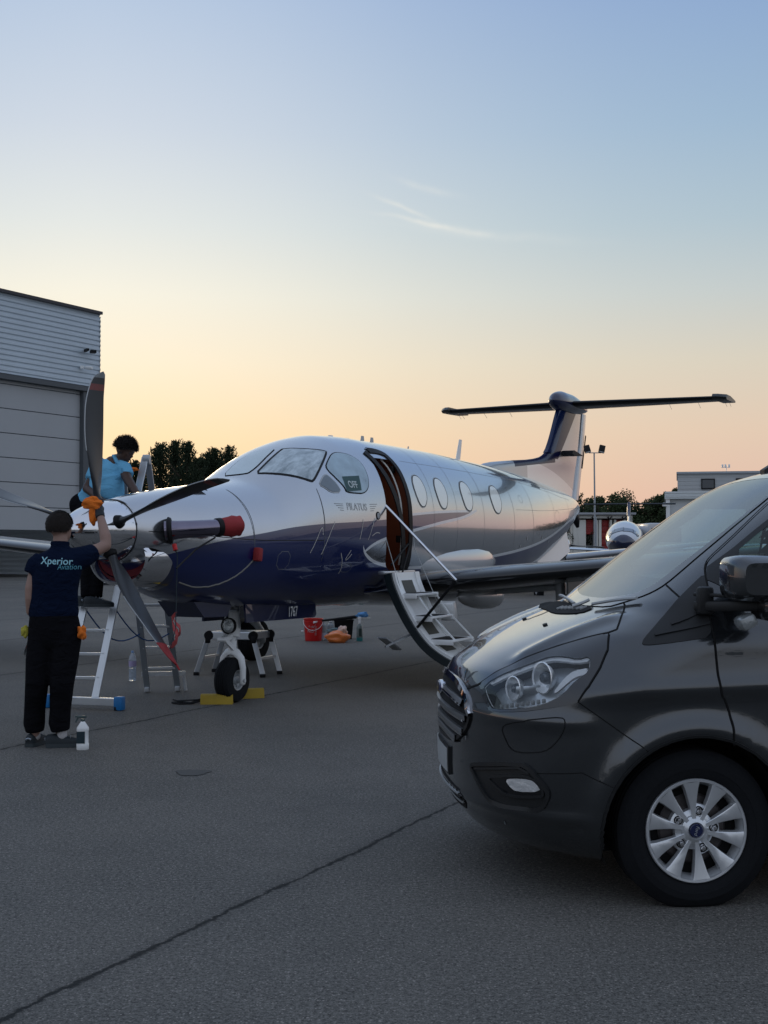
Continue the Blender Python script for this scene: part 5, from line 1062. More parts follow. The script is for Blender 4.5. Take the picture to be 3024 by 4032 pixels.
gl = glassy('jet_windscreen', (.10, .13, .17), .2)
for s_ in (1, -1):
    for q in ([(.04, 2.12), (.44, 2.10), (.40, 2.42), (.05, 2.48)], [(.50, 2.07), (.78, 1.98), (.66, 2.30), (.46, 2.40)]):
        fr = patch('windscreen', [Vector((.9, s_*a_, z_)) for a_, z_ in q], JB, M['black'], J, .01, 6, 0, .02, 0, normal=(-1, 0, .5)); patch('pane', [Vector((.9, s_*a_, z_)) for a_, z_ in q], JB, gl, fr, .02, 6, 0, 0, 0, normal=(-1, 0, .5))
    mb = MB(); mb.loft([[Vector((5.5+.35*l+dx_, s_*l, 1.15+.05*l+dz2)) for dx_, dz2 in ((0, 0), (.3, .1), (2.0-.16*l, 0), (.3, -.06))] for l in (.6, 7.5)]); mb.build('wing', M['silver'], J)
    mb = MB(); mb.loft([[Vector((15.1+.1*l, s_*l, 3.98)), Vector((15.3+.1*l, s_*l, 4.04)), Vector((16.1, s_*l, 3.98)), Vector((15.3+.1*l, s_*l, 3.94))] for l in (0, 2.75)]); mb.build('tailplane', M['black'], J, False)
mb = MB(); mb.tube([(2, -.1, 1.0), (2, -.1, .35)], .05, 8); mb.lathe([(.001, -.08), (.22, -.08), (.22, .08), (.001, .08)], (2, -.1, .22), (0, 1, 0), 20)
for s_ in (1, -1): mb.tube([(7, s_*1.4, 1.1), (7, s_*1.4, .35)], .06, 8); mb.lathe([(.001, -.1), (.28, -.1), (.28, .1), (.001, .1)], (7, s_*1.4, .28), (0, 1, 0), 20)
mb.build('landing_gear', M['tyre'], J)
mb = MB(); mb.loft([[Vector((a0+(a1-a0)*(.5+.5*math.cos(t)), .09*math.sin(t), z)) for t in [2*math.pi*k/16 for k in range(16)]] for a0, a1, z in ((12.2, 15.3, 2.3), (13.6, 15.7, 3.1), (14.7, 16.0, 4.0))]); fn = mb.build('fin', mat('jet_fin_paint', (.5, .52, .55), .3, coat=1), J)
mb = MB(); mb.loft([[Vector((a0-.02+(.45)*(.5+.5*math.cos(t)), .11*math.sin(t), z)) for t in [2*math.pi*k/16 for k in range(16)]] for a0, z in ((13.85, 3.25), (14.65, 4.0))]); mb.lathe([(.001, 0), (.1, .1), (.12, .5), (.02, 1.5)], (14.6, 0, 4.0), (1, 0, 0), 14); mb.build('fin_boot', M['navy'], fn)


# ------------------------------------------------------------------ the grey van
VB = {k: [Vector(q) for q in v if q] for k, v in VAN_BAKE.items()}
def mir(p): return [Vector((q[0], -q[1], q[2])) for q in p]
def paint():
    m = bpy.data.materials.new('dark_grey_metallic_paint'); m.use_nodes = True; t = NT(m.node_tree); b = m.node_tree.nodes['Principled BSDF']
    co = t.n('ShaderNodeTexCoord').outputs['Object']; fl = t.noise(co, 900, 1); du = t.noise(co, 3, 4)
    t.L(t.mix(fl, (.026, .029, .032), (.075, .082, .090)), b.inputs['Base Color']); b.inputs['Metallic'].default_value = .8
    t.L(t.m('MULTIPLY_ADD', du, .06, .19), b.inputs['Roughness']); b.inputs['Coat Weight'].default_value = 1; b.inputs['Coat IOR'].default_value = 1.6
    t.L(t.m('MULTIPLY_ADD', du, .02, .0), b.inputs['Coat Roughness']); return m
M['vpaint'] = paint()
M['vblack'] = mat('black_grained_plastic', (.012, .013, .014), .5, bump=.1, bscale=300)
M['gap'] = mat('panel_gap', (.002, .002, .002), .9)
van = empty('van', (1.2343, 6.3824, 0), R(185.5), 'dark grey metallic van with a chrome-edged grille, nearest thing on the right', 'van')
rings = []
for z in van_rows():
    h = van_half(z); rings.append([Vector(p) for p in h]+[Vector((p[0], -p[1], p[2])) for p in h[::-1][:-1]])
mb = MB(); mb.loft(rings, cap=True); vb = mb.build('body', M['vpaint'], van, True, 55); VBV = bvh_of(vb.data)
cuts = []
for f in (0, -2.93):
    for s_ in (1, -1): mb = MB(); mb.lathe([(WR, .0), (WR, .8)], (f, s_*.62, WZ), (0, s_, 0), 72, cap=True); cuts.append(mb.build('cutter', None, None))
boolean(vb, cuts)
for f in (0, -2.93):
    for s_ in (1, -1):
        mb = MB(); mb.loft([[Vector((f+(WR-.004)*math.cos(t)*q, s_*y_, max(.175, WZ+(WR-.004)*math.sin(t)*q))) for t in [R(-22)+R(224)*i/44 for i in range(45)]] for q, y_ in ((.02, .632), (1, .632), (1, .90))], cap=False, wrap=False); mb.build('arch_liner', M['gap'], van)
        pts = [Vector((f+(WR+.002)*math.cos(t), s_*1.0, WZ+(WR+.002)*math.sin(t))) for t in [R(-20+220*i/60) for i in range(61)] if WZ+WR*math.sin(t) > .19]
        strip('arch_lip', pts, VBV, M['vblack'], van, .012, .002, 0, raised=.006)
# lights, glass, grille and trim on both sides
m_lens = mat('headlight_interior', (.020, .025, .030), .12, coat=1, coat_rough=.01, spec=.9, var=.5, vscale=14)
m_drl = mat('silver_light_guide', (.96, .97, .98), .5, .0, coat=.5)
M['lampglass'] = glass_mat('clear_lens', (.93, .95, .96), 1.5, .02)
M['carglass'] = glass_mat('tinted_side_glass', (.42, .56, .52), 1.6, .05, (.3, .4, .38))
M['screenglass'] = glass_mat('windscreen_glass', (.62, .72, .68), 2.35, .25, (.78, .90, .82))
m_bowl = mat('reflector_bowl', (.95, .97, .98), .32, .7, bump=.5, bscale=22, var=.1)
for s_ in (1, -1):
    k = (lambda p: p) if s_ > 0 else mir
    open_skin(vb, k(VB['lampglass']), VBV, .004)
    hl_ = patch('headlight', k(VB['lamp']), VBV, mat('dark_lamp_edge', (.008, .009, .011), .08, coat=1, coat_rough=.01), van, .003, 18, .0, .003, 1, hole=k(VB['lampglass']))
    patch('lamp_back', k(VB['lampglass']), VBV, mat('lamp_housing', (.60, .64, .68), .35, .6, bump=.4, bscale=18), hl_, -.070, 12, 0, .004, 1)
    lg_ = chaikin(k(VB['lampglass']), 1); h_ = [VBV.find_nearest(p) for p in lg_]; mb = MB(); mb.loft([[h[0]+h[1]*.003 for h in h_], [h[0]-h[1]*.072 for h in h_]], cap=False); mb.build('lamp_wall', M['gap'], hl_)
    strip('chrome_line', k(VB['lampglass']), VBV, m_drl, hl_, .009, -.006, 1, True)
    patch('light_guide', k(VB['drl_upper']), VBV, m_drl, hl_, -.008, 16, .012, .002, 1); patch('light_guide', k(VB['drl_lower']), VBV, m_drl, hl_, -.010, 12, .012, .001, 1)
    for nm, r_ in (('bowl_outer', .066), ('bowl_inner', .052)):
        c = sum(k(VB[nm]), Vector())/len(VB[nm]); h = VBV.find_nearest(c); c = h[0]-h[1]*.016; d_ = Vector((.93, s_*.36, .03)).normalized()
        mb = MB(); mb.lathe([(r_*1.08, .004), (r_*1.0, .006), (r_*.97, 0), (r_*.85, -.020), (r_*.6, -.040), (r_*.25, -.052), (.001, -.054)], c, d_, 32, cap=False); b_ = mb.build('reflector', m_bowl, hl_)
        mb = MB(); mb.lathe([(r_*.44, -.046), (r_*.44, -.006), (r_*.30, .008), (.001, .014)], c, d_, 24, cap=False); mb.build('projector_lens', glassy('projector_glass', (.10, .12, .14), .1, 3, .05), b_)
        Zb = (Vector((0, 0, 1))-d_*d_.z).normalized(); Xb = d_.cross(Zb)*s_; mb = MB(); mb.tube([c+(Xb*math.cos(t)*1.12+Zb*math.sin(t))*r_*1.04 for t in [R(-75+150*i/16)+(0 if s_ > 0 else 0) for i in range(17)]], [.004+.004*math.sin(math.pi*i/16) for i in range(17)], 8, cap='round'); mb.build('light_arc', m_drl, b_)
    a, b_ = VBV.find_nearest(k(VB['lampglass'])[12]), VBV.find_nearest(k(VB['lampglass'])[10]); mb = MB()
    for j in range(9): p = (a[0]-a[1]*.03).lerp(b_[0]-b_[1]*.03, (j+.6)/9)+Vector((0, 0, .022)); mb.box(p, (.016, .016, .020), bev=.004)
    mb.cur = 0; mb.build('indicator_cells', M['steel'], hl_)
    mb = MB(); c0 = k(VB['bowl_outer'])[0].lerp(k(VB['bowl_inner'])[3], .5); h = VBV.find_nearest(c0); mb.beam(h[0]-h[1]*.03+Vector((.05, 0, -.035)), h[0]-h[1]*.03+Vector((-.06, s_*.02, -.03)), .03, .04, bev=.01); mb.build('inner_bezel', M['alu'], hl_)
    patch('lens_cover', k(VB['lampglass']), VBV, M['lampglass'], hl_, .004, 16, 0, .003, 1)
    fg = patch('fog_light_surround', k(VB['fog']), VBV, M['vblack'], van, .003, 14, .003, 0, 1)
    strip('surround_edge', k(VB['fog']), VBV, M['vblack'], fg, .018, .004, 1, True, raised=.014)
    patch('recess', k(VB['fogin']), VBV, mat('dark_recess', (.004, .004, .005), .3, coat=.5), fg, .006, 10, 0, 0, 1); strip('recess_edge', k(VB['fogin']), VBV, M['vblack'], fg, .012, .007, 1, True, raised=.012)
    patch('fog_light', k(VB['foglamp']), VBV, m_bowl, fg, .012, 8, .004, 0, 1)
    q = k(VB['fog']); strip('slat', [q[1]+Vector((0, 0, -.02)), q[2]+Vector((0, 0, -.018)), q[3]+Vector((0, 0, -.02))], VBV, M['vblack'], fg, .01, .003, 0, raised=.012)
    strip('panel_gap', k(VB['panel']), VBV, M['gap'], van, .005, .0016, 1, True)
    strip('panel_gap', k(VB['lines']+VB['lines2'][1:]), VBV, M['gap'], van, .0035, .0016, 0)
    strip('panel_gap', k(VB['bump']+VB['bump2'][1:]), VBV, M['gap'], van, .005, .0016, 0)
    strip('panel_gap', k([p for p in VB['bonnet'] if p.x < .9]+VB['bonnet2'][:1]), VBV, M['gap'], van, .010, .0022, 0)
    strip('panel_gap', k(VB['bonnet2'][:4]), VBV, M['gap'], van, .008, .0022, 0)
    strip('panel_gap', k(VB['lamp'][6:11]), VBV, M['gap'], van, .007, .005, 0)
    strip('panel_gap', k(VB['wingline']), VBV, M['gap'], van, .008, .0022, 0)
    strip('panel_gap', k(VB['door']+VB['door2'][1:]), VBV, M['gap'], van, .008, .0045, 1)
    patch('quarter_trim', k(VB['clad']), VBV, M['vblack'], van, .0035, 16, .0025, 0, 1)
    a, b_ = k(VB['clad'])[0], k(VB['clad'])[10]
    strip('trim_ridge', [a+Vector((-.06, 0, .035)), b_+Vector((0, 0, .075))], VBV, M['vblack'], van, .012, .004, 0, raised=.010); strip('trim_ridge', [a+Vector((-.13, 0, .10)), b_+Vector((0, 0, .15))], VBV, M['vblack'], van, .012, .004, 0, raised=.010)
    po = k(VB['win'][:7]+[Vector((-1.0, .9, 1.34)), Vector((-.34, .9, 1.34)), Vector((-.27, .85, 1.40))]); open_skin(vb, po, VBV, .010)
    wfr = patch('side_window', k(VB['win']+[Vector((-.10, .80, 1.42))]), VBV, M['vblack'], van, .004, 22, .0, .03, 1, hole=po)
    patch('pane', po, VBV, M['carglass'], wfr, .003, 18, 0, .004, 1)
    ro = [Vector((a_, s_*.8, z_)) for a_, z_ in ((-1.32, 1.74), (-2.35, 1.745), (-2.38, 1.36), (-1.30, 1.36))]; open_skin(vb, ro, VBV, .010)
    wr2 = patch('rear_window', ro, VBV, M['vblack'], van, .004, 16, 0, .04, 1, hole=ro); patch('pane', ro, VBV, M['carglass'], wr2, .003, 12, 0, .004, 1)
    patch('round_sensor', [Vector((.771, s_*.666, .311))+Vector((.010*math.cos(t)*.6, s_*.010*math.cos(t), .010*math.sin(t))) for t in [i*math.pi/4 for i in range(8)]], VBV, M['alu2'], van, .003, 4)
    patch('washer_jet', [Vector((.49+.012*math.cos(t), s_*.24+.022*math.sin(t), 1.157)) for t in [i*math.pi/3 for i in range(6)]], VBV, M['vblack'], van, .007, 4, .007, normal=(.3, 0, 1))
# windscreen
near = VB['screen']; outl = near+[Vector((-.70, .3, 1.875)), Vector((-.72, 0, 1.885))]; full = outl+mir(outl[:-1])[::-1]+[Vector((.265, -.2, 1.24)), Vector((.27, 0, 1.238)), Vector((.262, .2, 1.24))]
g_ = VB['glass'][1:]; outl = [Vector((.205, .2, 1.278))]+g_+[Vector((-.64, .3, 1.84)), Vector((-.655, 0, 1.848))]; gfull = outl+mir(outl[:-1])[::-1]+[Vector((.21, 0, 1.276))]
open_skin(vb, gfull, VBV, .012, normal=(.62, 0, .78), deep=.5)
ws = patch('windscreen', full, VBV, mat('windscreen_black_edge', (.004, .005, .006), .10, coat=1), van, .004, 34, .0, 0, 1, normal=(.62, 0, .78), hole=gfull)
patch('pane', gfull, VBV, M['screenglass'], ws, .003, 30, 0, .004, 1, normal=(.62, 0, .78))
# cabin behind the glass
m_trim = mat('dark_cabin_trim', (.035, .036, .038), .8, var=.2); m_seat = mat('grey_seat_cloth', (.05, .052, .056), .9, bump=.3, bscale=120, var=.3)
mb = MB(); mb.loft([[Vector((f_+.02*math.cos(y_*2), y_, z_)) for f_, z_ in ((.10, 1.19), (-.10, 1.21), (-.34, 1.17), (-.42, 1.08), (-.40, .90), (.10, .85))] for y_ in [-.82+.082*i for i in range(21)]]); dsh = mb.build('dashboard', m_trim, van)
mb = MB(); mb.box((-.30, -.38, 1.215), (.20, .34, .07), bev=.03); mb.box((-.36, 0, 1.20), (.04, .22, .12), bev=.015); mb.build('instrument_hood', m_trim, dsh)
for y_ in (-.40, .05, .42):
    se = bpy.data.objects.new('seat', None); COL.objects.link(se); se.parent = van
    mb = MB(); mb.box((-.95, y_, .95), (.5, .42, .16), bev=.05); mb.build('cushion', m_seat, se); mb = MB(); mb.box((-1.20, y_, 1.28), (.14, .42, .62), Matrix.Rotation(R(-12), 3, 'Y'), .06); mb.build('backrest', m_seat, se); mb = MB(); mb.box((-1.27, y_, 1.66), (.10, .24, .17), Matrix.Rotation(R(-8), 3, 'Y'), .04); mb.tube([(-1.26, y_-.05, 1.5), (-1.27, y_-.05, 1.62)], .008, 6); mb.tube([(-1.26, y_+.05, 1.5), (-1.27, y_+.05, 1.62)], .008, 6); mb.build('headrest', m_seat, se)
mb = MB(); c = Vector((-.52, -.40, 1.18)); X = Vector((0, 1, 0)); Z = Vector((-.42, 0, .9)).normalized(); mb.tube([c+X*.19*math.cos(t)+Z*.19*math.sin(t) for t in [2*math.pi*i/28 for i in range(28)]], .015, 8, closed=True)
for t in (R(0), R(180), R(270)): mb.tube([c, c+X*.19*math.cos(t)+Z*.19*math.sin(t)], .016, 6)
mb.lathe([(.06, -.01), (.055, .02), (.001, .025)], c, (-.9, 0, -.42), 16); mb.build('steering_wheel', M['black'], van)
mb = MB(); mb.box((-.66, -.02, 1.735), (.03, .24, .07), bev=.015); mb.tube([(-.60, 0, 1.80), (-.65, 0, 1.74)], .01, 6); mb.build('rear_view_mirror', M['black'], van)
mb = MB(); mb.loft([[Vector((f_, y_, 1.215)) for f_, y_ in ((-.05, .10), (-.05, .62), (-.24, .60), (-.24, .12))], [Vector((f_, y_, 1.222)) for f_, y_ in ((-.05, .10), (-.05, .62), (-.24, .60), (-.24, .12))]]); mb.build('dash_glint_sheet', mat('white_glint_sheet', (.75, .78, .76), .8), van, False)  # white sheet added on the dash in place of sun reflections in the windscreen
mb = MB(); mb.box((-1.9, 0, .80), (3.6, 1.7, .06)); mb.build('cabin_floor', m_trim, van, False)
mb = MB(); mb.loft([[Vector((f_, s_*y_, z_)) for s_, y_, z_ in ((1, .80, .85), (1, .78, 1.3), (1, .68, 1.72), (1, .5, 1.86), (-1, .5, 1.86), (-1, .68, 1.72), (-1, .78, 1.3), (-1, .80, .85))] for f_ in (-2.50, -2.52)]); mb.build('rear_bulkhead', m_trim, van, False)
cw = patch('cowl', [Vector(q) for q in [(.345, -.62, 1.2), (.365, -.3, 1.2), (.385, -.05, 1.19), (.375, .12, 1.2), (.33, .30, 1.2), (.262, .30, 1.24), (.268, 0, 1.24), (.268, -.3, 1.24), (.245, -.62, 1.24)]], VBV, M['gap'], van, .004, 16, 0, 0, 1, normal=(.35, 0, .94))
mb = MB(); rnd = random.Random(2)
for s0, s1, f0, f1 in ((.05, -.55, .30, .22), (.30, .62, .27, .12), (.12, .16, .33, .24)):
    L_ = [VBV.find_nearest(Vector((f0+(f1-f0)*t, s0+(s1-s0)*t, 1.25))) for t in (0, .25, .5, .75, 1)]; mb.tube([h[0]+h[1]*.022 for h in L_], .008, 6)
for j in range(7):
    h = VBV.find_nearest(Vector((.335-.008*j, -.10+.05*j, 1.22))); mb.box(h[0]+h[1]*.008, (.035, .012, .008), Matrix.Rotation(R(20), 3, 'Y'))
mb.build('wiper', M['steel'], van)
# grille, badge, plate
GC = -.16
G0 = [Vector(q) for q in [(.905, GC, .90), (.905, .173, .893), (.899, .29, .869), (.892, .373, .84), (.886, .426, .809), (.882, .466, .765), (.897, .42, .69), (.921, .254, .614), (.93, GC, .600)]]
gm = lambda p: [Vector((v.x, 2*GC-v.y, v.z)) for v in p]
full = G0+gm(G0[1:-1])[::-1]; gr = patch('grille', full, VBV, M['dark'], van, .003, 18, .003, 0, 0, normal=(1, 0, 0))
strip('chrome_line', gm(G0[1:6])[::-1]+G0[:6], VBV, M['chrome'], gr, .026, .004, 1, raised=.014)
strip('grille_edge', G0[5:]+gm(G0[5:-1])[::-1], VBV, M['vblack'], gr, .020, .004, 1, raised=.010)
for z_, w_ in ((.825, .54), (.755, .59), (.690, .55), (.645, .44)):
    pts = [Vector((.92, GC+w_*t, z_-.018*abs(t)**2)) for t in [-1+.1*i for i in range(21)]]; strip('grille_bar', pts, VBV, mat('dark_chrome_bar', (.30, .31, .32), .28, .7), gr, .034, .004, 0, raised=.016); strip('bar_highlight', [p+Vector((0, 0, -.012)) for p in pts], VBV, M['chrome'], gr, .009, .0175, 0); strip('bar_highlight', [p+Vector((0, 0, .013)) for p in pts], VBV, M['alu2'], gr, .004, .0175, 0)
def oval(name, c, X, Y, N, rx, ry, m, parent, d=.008, n=32):
    c = Vector(c); X, Y, N = Vector(X), Vector(Y), Vector(N); mb = MB(); o = [c+X*rx*math.cos(2*math.pi*i/n)+Y*ry*math.sin(2*math.pi*i/n) for i in range(n)]
    mb.loft([o, [p+N*d for p in o], [c+(p-c)*.93+N*(d+.002) for p in o]]); return mb.build(name, m, parent, True, 30)
bd = oval('badge', (.922, GC, .825), (0, 1, 0), (0, 0, 1), (1, 0, 0), .082, .034, M['chrome'], gr, .022); oval('badge_field', (.939, GC, .825), (0, 1, 0), (0, 0, 1), (1, 0, 0), .074, .028, mat('badge_blue', (.005, .012, .09), .2, coat=1), bd, .010)
text_on('badge_script', 'Ford', .042, (.952, GC, .825), (0, 1, 0), (0, 0, 1), None, M['chrome'], bd, .002, shear=.3)
ph_ = patch('plate_holder', [Vector((.95, GC+a, z_)) for a, z_ in ((-.28, .43), (.28, .43), (.28, .565), (-.28, .565))], VBV, M['vblack'], van, .012, 12, .012, 0, 0, normal=(1, 0, 0))
patch('number_plate', [Vector((.95, GC+a, z_)) for a, z_ in ((-.26, .442), (.26, .442), (.26, .553), (-.26, .553))], VBV, mat('plate_white', (.40, .42, .42), .4), ph_, .016, 12, .003, 0, 0, normal=(1, 0, 0))
lg = patch('lower_grille', [Vector((.92, GC+s_*a, z_)) for s_, a, z_ in [(1, .0, .405), (1, .46, .395), (1, .52, .37), (1, .44, .30), (1, 0, .285), (-1, .44, .30), (-1, .52, .37), (-1, .46, .395)]], VBV, M['dark'], van, .003, 16, .003, 0, 0, normal=(1, 0, 0))
for z_ in (.375, .345, .315): strip('slat', [Vector((.92, GC+.47*t, z_)) for t in [-1+.2*i for i in range(11)]], VBV, M['steel'] if z_ != .345 else M['vblack'], lg, .008, .004, 0, raised=.008)
# door mirrors
for s_ in (1,):
    mr = bpy.data.objects.new('door_mirror', None); COL.objects.link(mr); mr.parent = van
    mb = MB(); rings = []
    for t, f0, f1, z0, z1 in ((0, -.10, -.26, 1.335, 1.47), (.08, -.072, -.285, 1.312, 1.492), (.5, -.064, -.295, 1.305, 1.497), (.85, -.070, -.29, 1.31, 1.49), (1, -.10, -.265, 1.335, 1.465)):
        y = 1.03+.24*t; ring = []
        for i in range(28):
            u = 2*math.pi*i/28; c, s = math.cos(u), math.sin(u); cx, cz = (f0+f1)/2, (z0+z1)/2; ring.append(Vector((cx+abs(f0-f1)/2*math.copysign(abs(c)**.45, c), s_*y, cz+(z1-z0)/2*math.copysign(abs(s)**.45, s))))
        rings.append(ring)
    mb.loft(rings); mb.build('housing', M['vpaint'], mr, True, 40)
    mb = MB(); rings = []
    for t, f0, f1, z0, z1 in ((0, -.22, -.28, 1.24, 1.34), (.1, -.205, -.29, 1.225, 1.335), (.8, -.205, -.29, 1.225, 1.335), (1, -.22, -.28, 1.24, 1.33)):
        rings.append([Vector(((f0+f1)/2+abs(f0-f1)/2*math.copysign(abs(math.cos(u))**.5, math.cos(u)), s_*(1.03+.23*t), (z0+z1)/2+(z1-z0)/2*math.copysign(abs(math.sin(u))**.5, math.sin(u)))) for u in [2*math.pi*i/20 for i in range(20)]])
    mb.loft(rings); mb.build('lower_housing', M['vpaint'], mr, True, 40)
    mb = MB(); mb.beam((-.02, s_*.90, 1.275), (-.24, s_*1.12, 1.285), .055, .045, bev=.012); mb.beam((-.03, s_*.88, 1.325), (-.20, s_*1.10, 1.322), .05, .016, bev=.005); mb.box((-.05, s_*.935, 1.30), (.07, .05, .12), bev=.015); mb.build('mirror_arm', M['vblack'], mr)
    mb = MB(); mb.box((-.145, s_*1.15, 1.222), (.075, .10, .06), Matrix.Rotation(R(25), 3, 'Y'), .02); mb.build('indicator_lens', mat('clear_indicator', (.30, .32, .32), .1, .3, coat=1, bump=.5, bscale=60), mr)
# aerial pod on the roof
mb = MB(); mb.loft([[Vector((q[0], -.28+w_*sg, q[1])) for q, sg, w_ in (((f1, z1), 1, .03), ((f1, z1), -1, .03), ((f0, z0), -1, .03), ((f0, z0), 1, .03))] for f1, z1, f0, z0 in ((-.80, 1.935, -.80, 1.90), (-.86, 1.972, -.84, 1.90), (-.93, 1.985, -.93, 1.91), (-.97, 1.94, -.97, 1.92))]); mb.build('roof_aerial', M['vblack'], van, True, 30)
# wheels
def van_wheel(f, s_):
    w_ = bpy.data.objects.new('wheel', None); COL.objects.link(w_); w_.parent = van; yo = s_*.956; c = Vector((f, yo, WZ)); ax = Vector((0, s_, 0)); X = Vector((1, 0, 0)); Z = Vector((0, 0, 1))
    mb = MB(); rt = .339; prof = [(.20, -.225), (.24, -.235), (.31, -.225), (rt, -.19)]
    for i in range(13): h = -.18+.15*i/12; prof += [(rt-.007*(i % 3 == 1), h-.004), (rt-.007*(i % 3 == 1), h+.004)]
    prof += [(.330, -.018), (.315, -.006), (.292, .004), (.290, .0055), (.262, .006), (.260, .0035), (.238, -.001), (.224, -.010), (.220, -.02)]
    mb.lathe(prof, c, ax, 72, cap=False); ty = mb.build('tyre', M['tyre'], w_, True, 25)
    for v in ty.data.vertices: v.co.z = max(v.co.z, .001)
    rimm = mat('painted_alloy', (.66, .68, .70), .28, .6, coat=.6) if 'rimm' not in M else M['rimm']; M['rimm'] = rimm
    mb = MB(); mb.lathe([(.2205, -.03), (.2205, -.002), (.217, .002), (.208, .001), (.205, -.006), (.200, -.05), (.192, -.15)], c, ax, 72, cap=False)
    mb.lathe([(.030, -.01), (.036, -.004), (.046, -.010), (.060, -.018), (.066, -.03)], c, ax, 48, cap=False)
    pc = lambda r_, g, h: c+(X*math.cos(g)+Z*math.sin(g))*r_+ax*h
    for k_ in range(10):
        g = R(84+36*k_); L_ = []
        for r_, hw, h in ((.044, .009, -.012), (.07, .0095, -.013), (.10, .013, -.011), (.14, .020, -.007), (.18, .028, -.003), (.208, .037, .0005)):
            a = hw/r_; L_.append([pc(r_, g-a*1.15, h-.028), pc(r_, g-a, h-.002), pc(r_, g-a*.8, h), pc(r_, g+a*.8, h), pc(r_, g+a, h-.002), pc(r_, g+a*1.15, h-.028)])
        mb.loft(L_)
        g2 = g+R(18); ri = .110 if k_ % 2 == 0 else .085      # web between spokes, with the bolt on every other one
        n_ = 8; a0 = R(18); L_ = []
        for r_, h in ((.046, -.022), (ri-.012, -.026), (ri, -.034), (ri+.003, -.06)): L_.append([pc(r_, g2+a0*(-1+2*i/n_), h) for i in range(n_+1)])
        mb.loft(L_, cap=False, wrap=False)
        L_ = []
        for r_, h in ((.206, -.006), (.196, -.024), (.190, -.06)): L_.append([pc(r_, g2+a0*(-1+2*i/n_), h) for i in range(n_+1)])
        mb.loft(L_, cap=False, wrap=False)
    rm = mb.build('rim', rimm, w_, True, 30)
    mb = MB(); mb.lathe([(.001, -.075), (.20, -.075), (.20, -.085)], c, ax, 40); mb.build('brake_drum', M['dark'], w_)
    mb = MB(); mb.lathe([(.001, -.062), (.14, -.062), (.15, -.07)], c, ax, 40, cap=False); mb.build('brake_disc', mat('dark_disc', (.10, .09, .09), .5, .8, var=.4), w_)
    for k_ in range(5):
        g = R(102+72*k_); p = pc(.083, g, -.024); mb = MB(); mb.lathe([(.019, -.004), (.019, .003), (.014, .001)], p, ax, 20, cap=False); mb.build('bolt_recess', M['gap'], rm)
        mb = MB(); mb.lathe([(.0125, -.002), (.012, .014), (.009, .019), (.001, .020)], p, ax, 6); mb.build('wheel_bolt', M['chrome'], w_)
    cp = oval('hub_cap', pc(0, 0, -.012), X, Z, ax, .029, .029, mat('hub_blue', (.004, .010, .06), .25, coat=1), w_, .009)
    if s_ > 0: text_on('hub_script', 'Ford', .020, pc(0, 0, .003), -X*.3+Z*-1*.95, -X*.95+Z*.3, None, M['chrome'], cp, -.0005 if False else .0) if False else text_on('hub_script', 'Ford', .021, pc(0, 0, 0), Vector((.25, 0, -.97)), Vector((-.97, 0, -.25)), None, M['steel'], cp, .0008, shear=.25)
for f in (0, -2.93):
    for s_ in (1, -1): van_wheel(f, s_)
mb = MB(); mb.box((-1.8, 0, .28), (4.0, 1.3, .12)); mb.build('underbody', M['dark'], van, False)


# ------------------------------------------------------------------ people
def W(px, py, d): return Vector(((px-829.5)/2750*d, d, 1.54+(1176-py)/2750*d))
def person_root(loc, label):
    return empty('person', loc, 0, label, 'person')
def ellip(mb, c, r, n=16, m=10):
    c = Vector(c); rings = []
    for i in range(1, m):
        a = math.pi*i/m; rings.append([c+Vector((r[0]*math.sin(a)*math.cos(2*math.pi*j/n), r[1]*math.sin(a)*math.sin(2*math.pi*j/n), r[2]*math.cos(a))) for j in range(n)])
    mb.loft(rings)
def ringloft(mb, rows, n=24, pw=1.0):
    mb.loft([[Vector(c)+Vector((rx*math.copysign(abs(math.cos(t))**pw, math.cos(t)), ry*math.copysign(abs(math.sin(t))**pw, math.sin(t)), 0)) for t in [2*math.pi*i/n for i in range(n)]] for c, rx, ry in rows])
M['skin_pale'] = mat('pale_skin', (.30, .185, .145), .55, var=.12, vscale=20)
M['skin_dark'] = mat('brown_skin', (.055, .026, .016), .45, var=.15, vscale=20)
M['hair_brown'] = mat('short_brown_hair', (.018, .012, .009), .75, bump=1, bscale=120, var=.5, vscale=60)
M['hair_black'] = mat('curly_black_hair', (.008, .006, .006), .9, bump=1, bscale=90, var=.4, vscale=60)
def cloth(name, col, sc_=9, bump=1.0):
    m = mat(name, col, .95, var=.14, vscale=5, spec=.08); t = NT(m.node_tree); b = m.node_tree.nodes['Principled BSDF']
    co = t.n('ShaderNodeTexCoord').outputs['Object']; bn = t.n('ShaderNodeBump'); bn.inputs['Strength'].default_value = bump; bn.inputs['Distance'].default_value = .03
    mp = t.n('ShaderNodeMapping'); mp.inputs['Scale'].default_value = (1, 1, 1.8); mp.inputs['Rotation'].default_value = (.2, .5, .3); t.L(co, mp.inputs[0]); t.L(t.noise(mp.outputs[0], sc_, 3, .55, .8), bn.inputs['Height']); t.L(bn.outputs[0], b.inputs['Normal']); return m
M['polo_navy'] = cloth('navy_polo_cloth', (.005, .010, .028)); M['trousers'] = cloth('black_trouser_cloth', (.007, .007, .009), 7, 1.0); M['polo_blue'] = cloth('pale_blue_polo_cloth', (.16, .44, .66), 8, .6)
M['shoe'] = mat('dark_trainer', (.012, .018, .022), .6, var=.3); M['sole'] = mat('grey_sole', (.035, .045, .05), .7); M['sock'] = mat('pale_sock', (.5, .48, .48), .9, bump=.3, bscale=150)
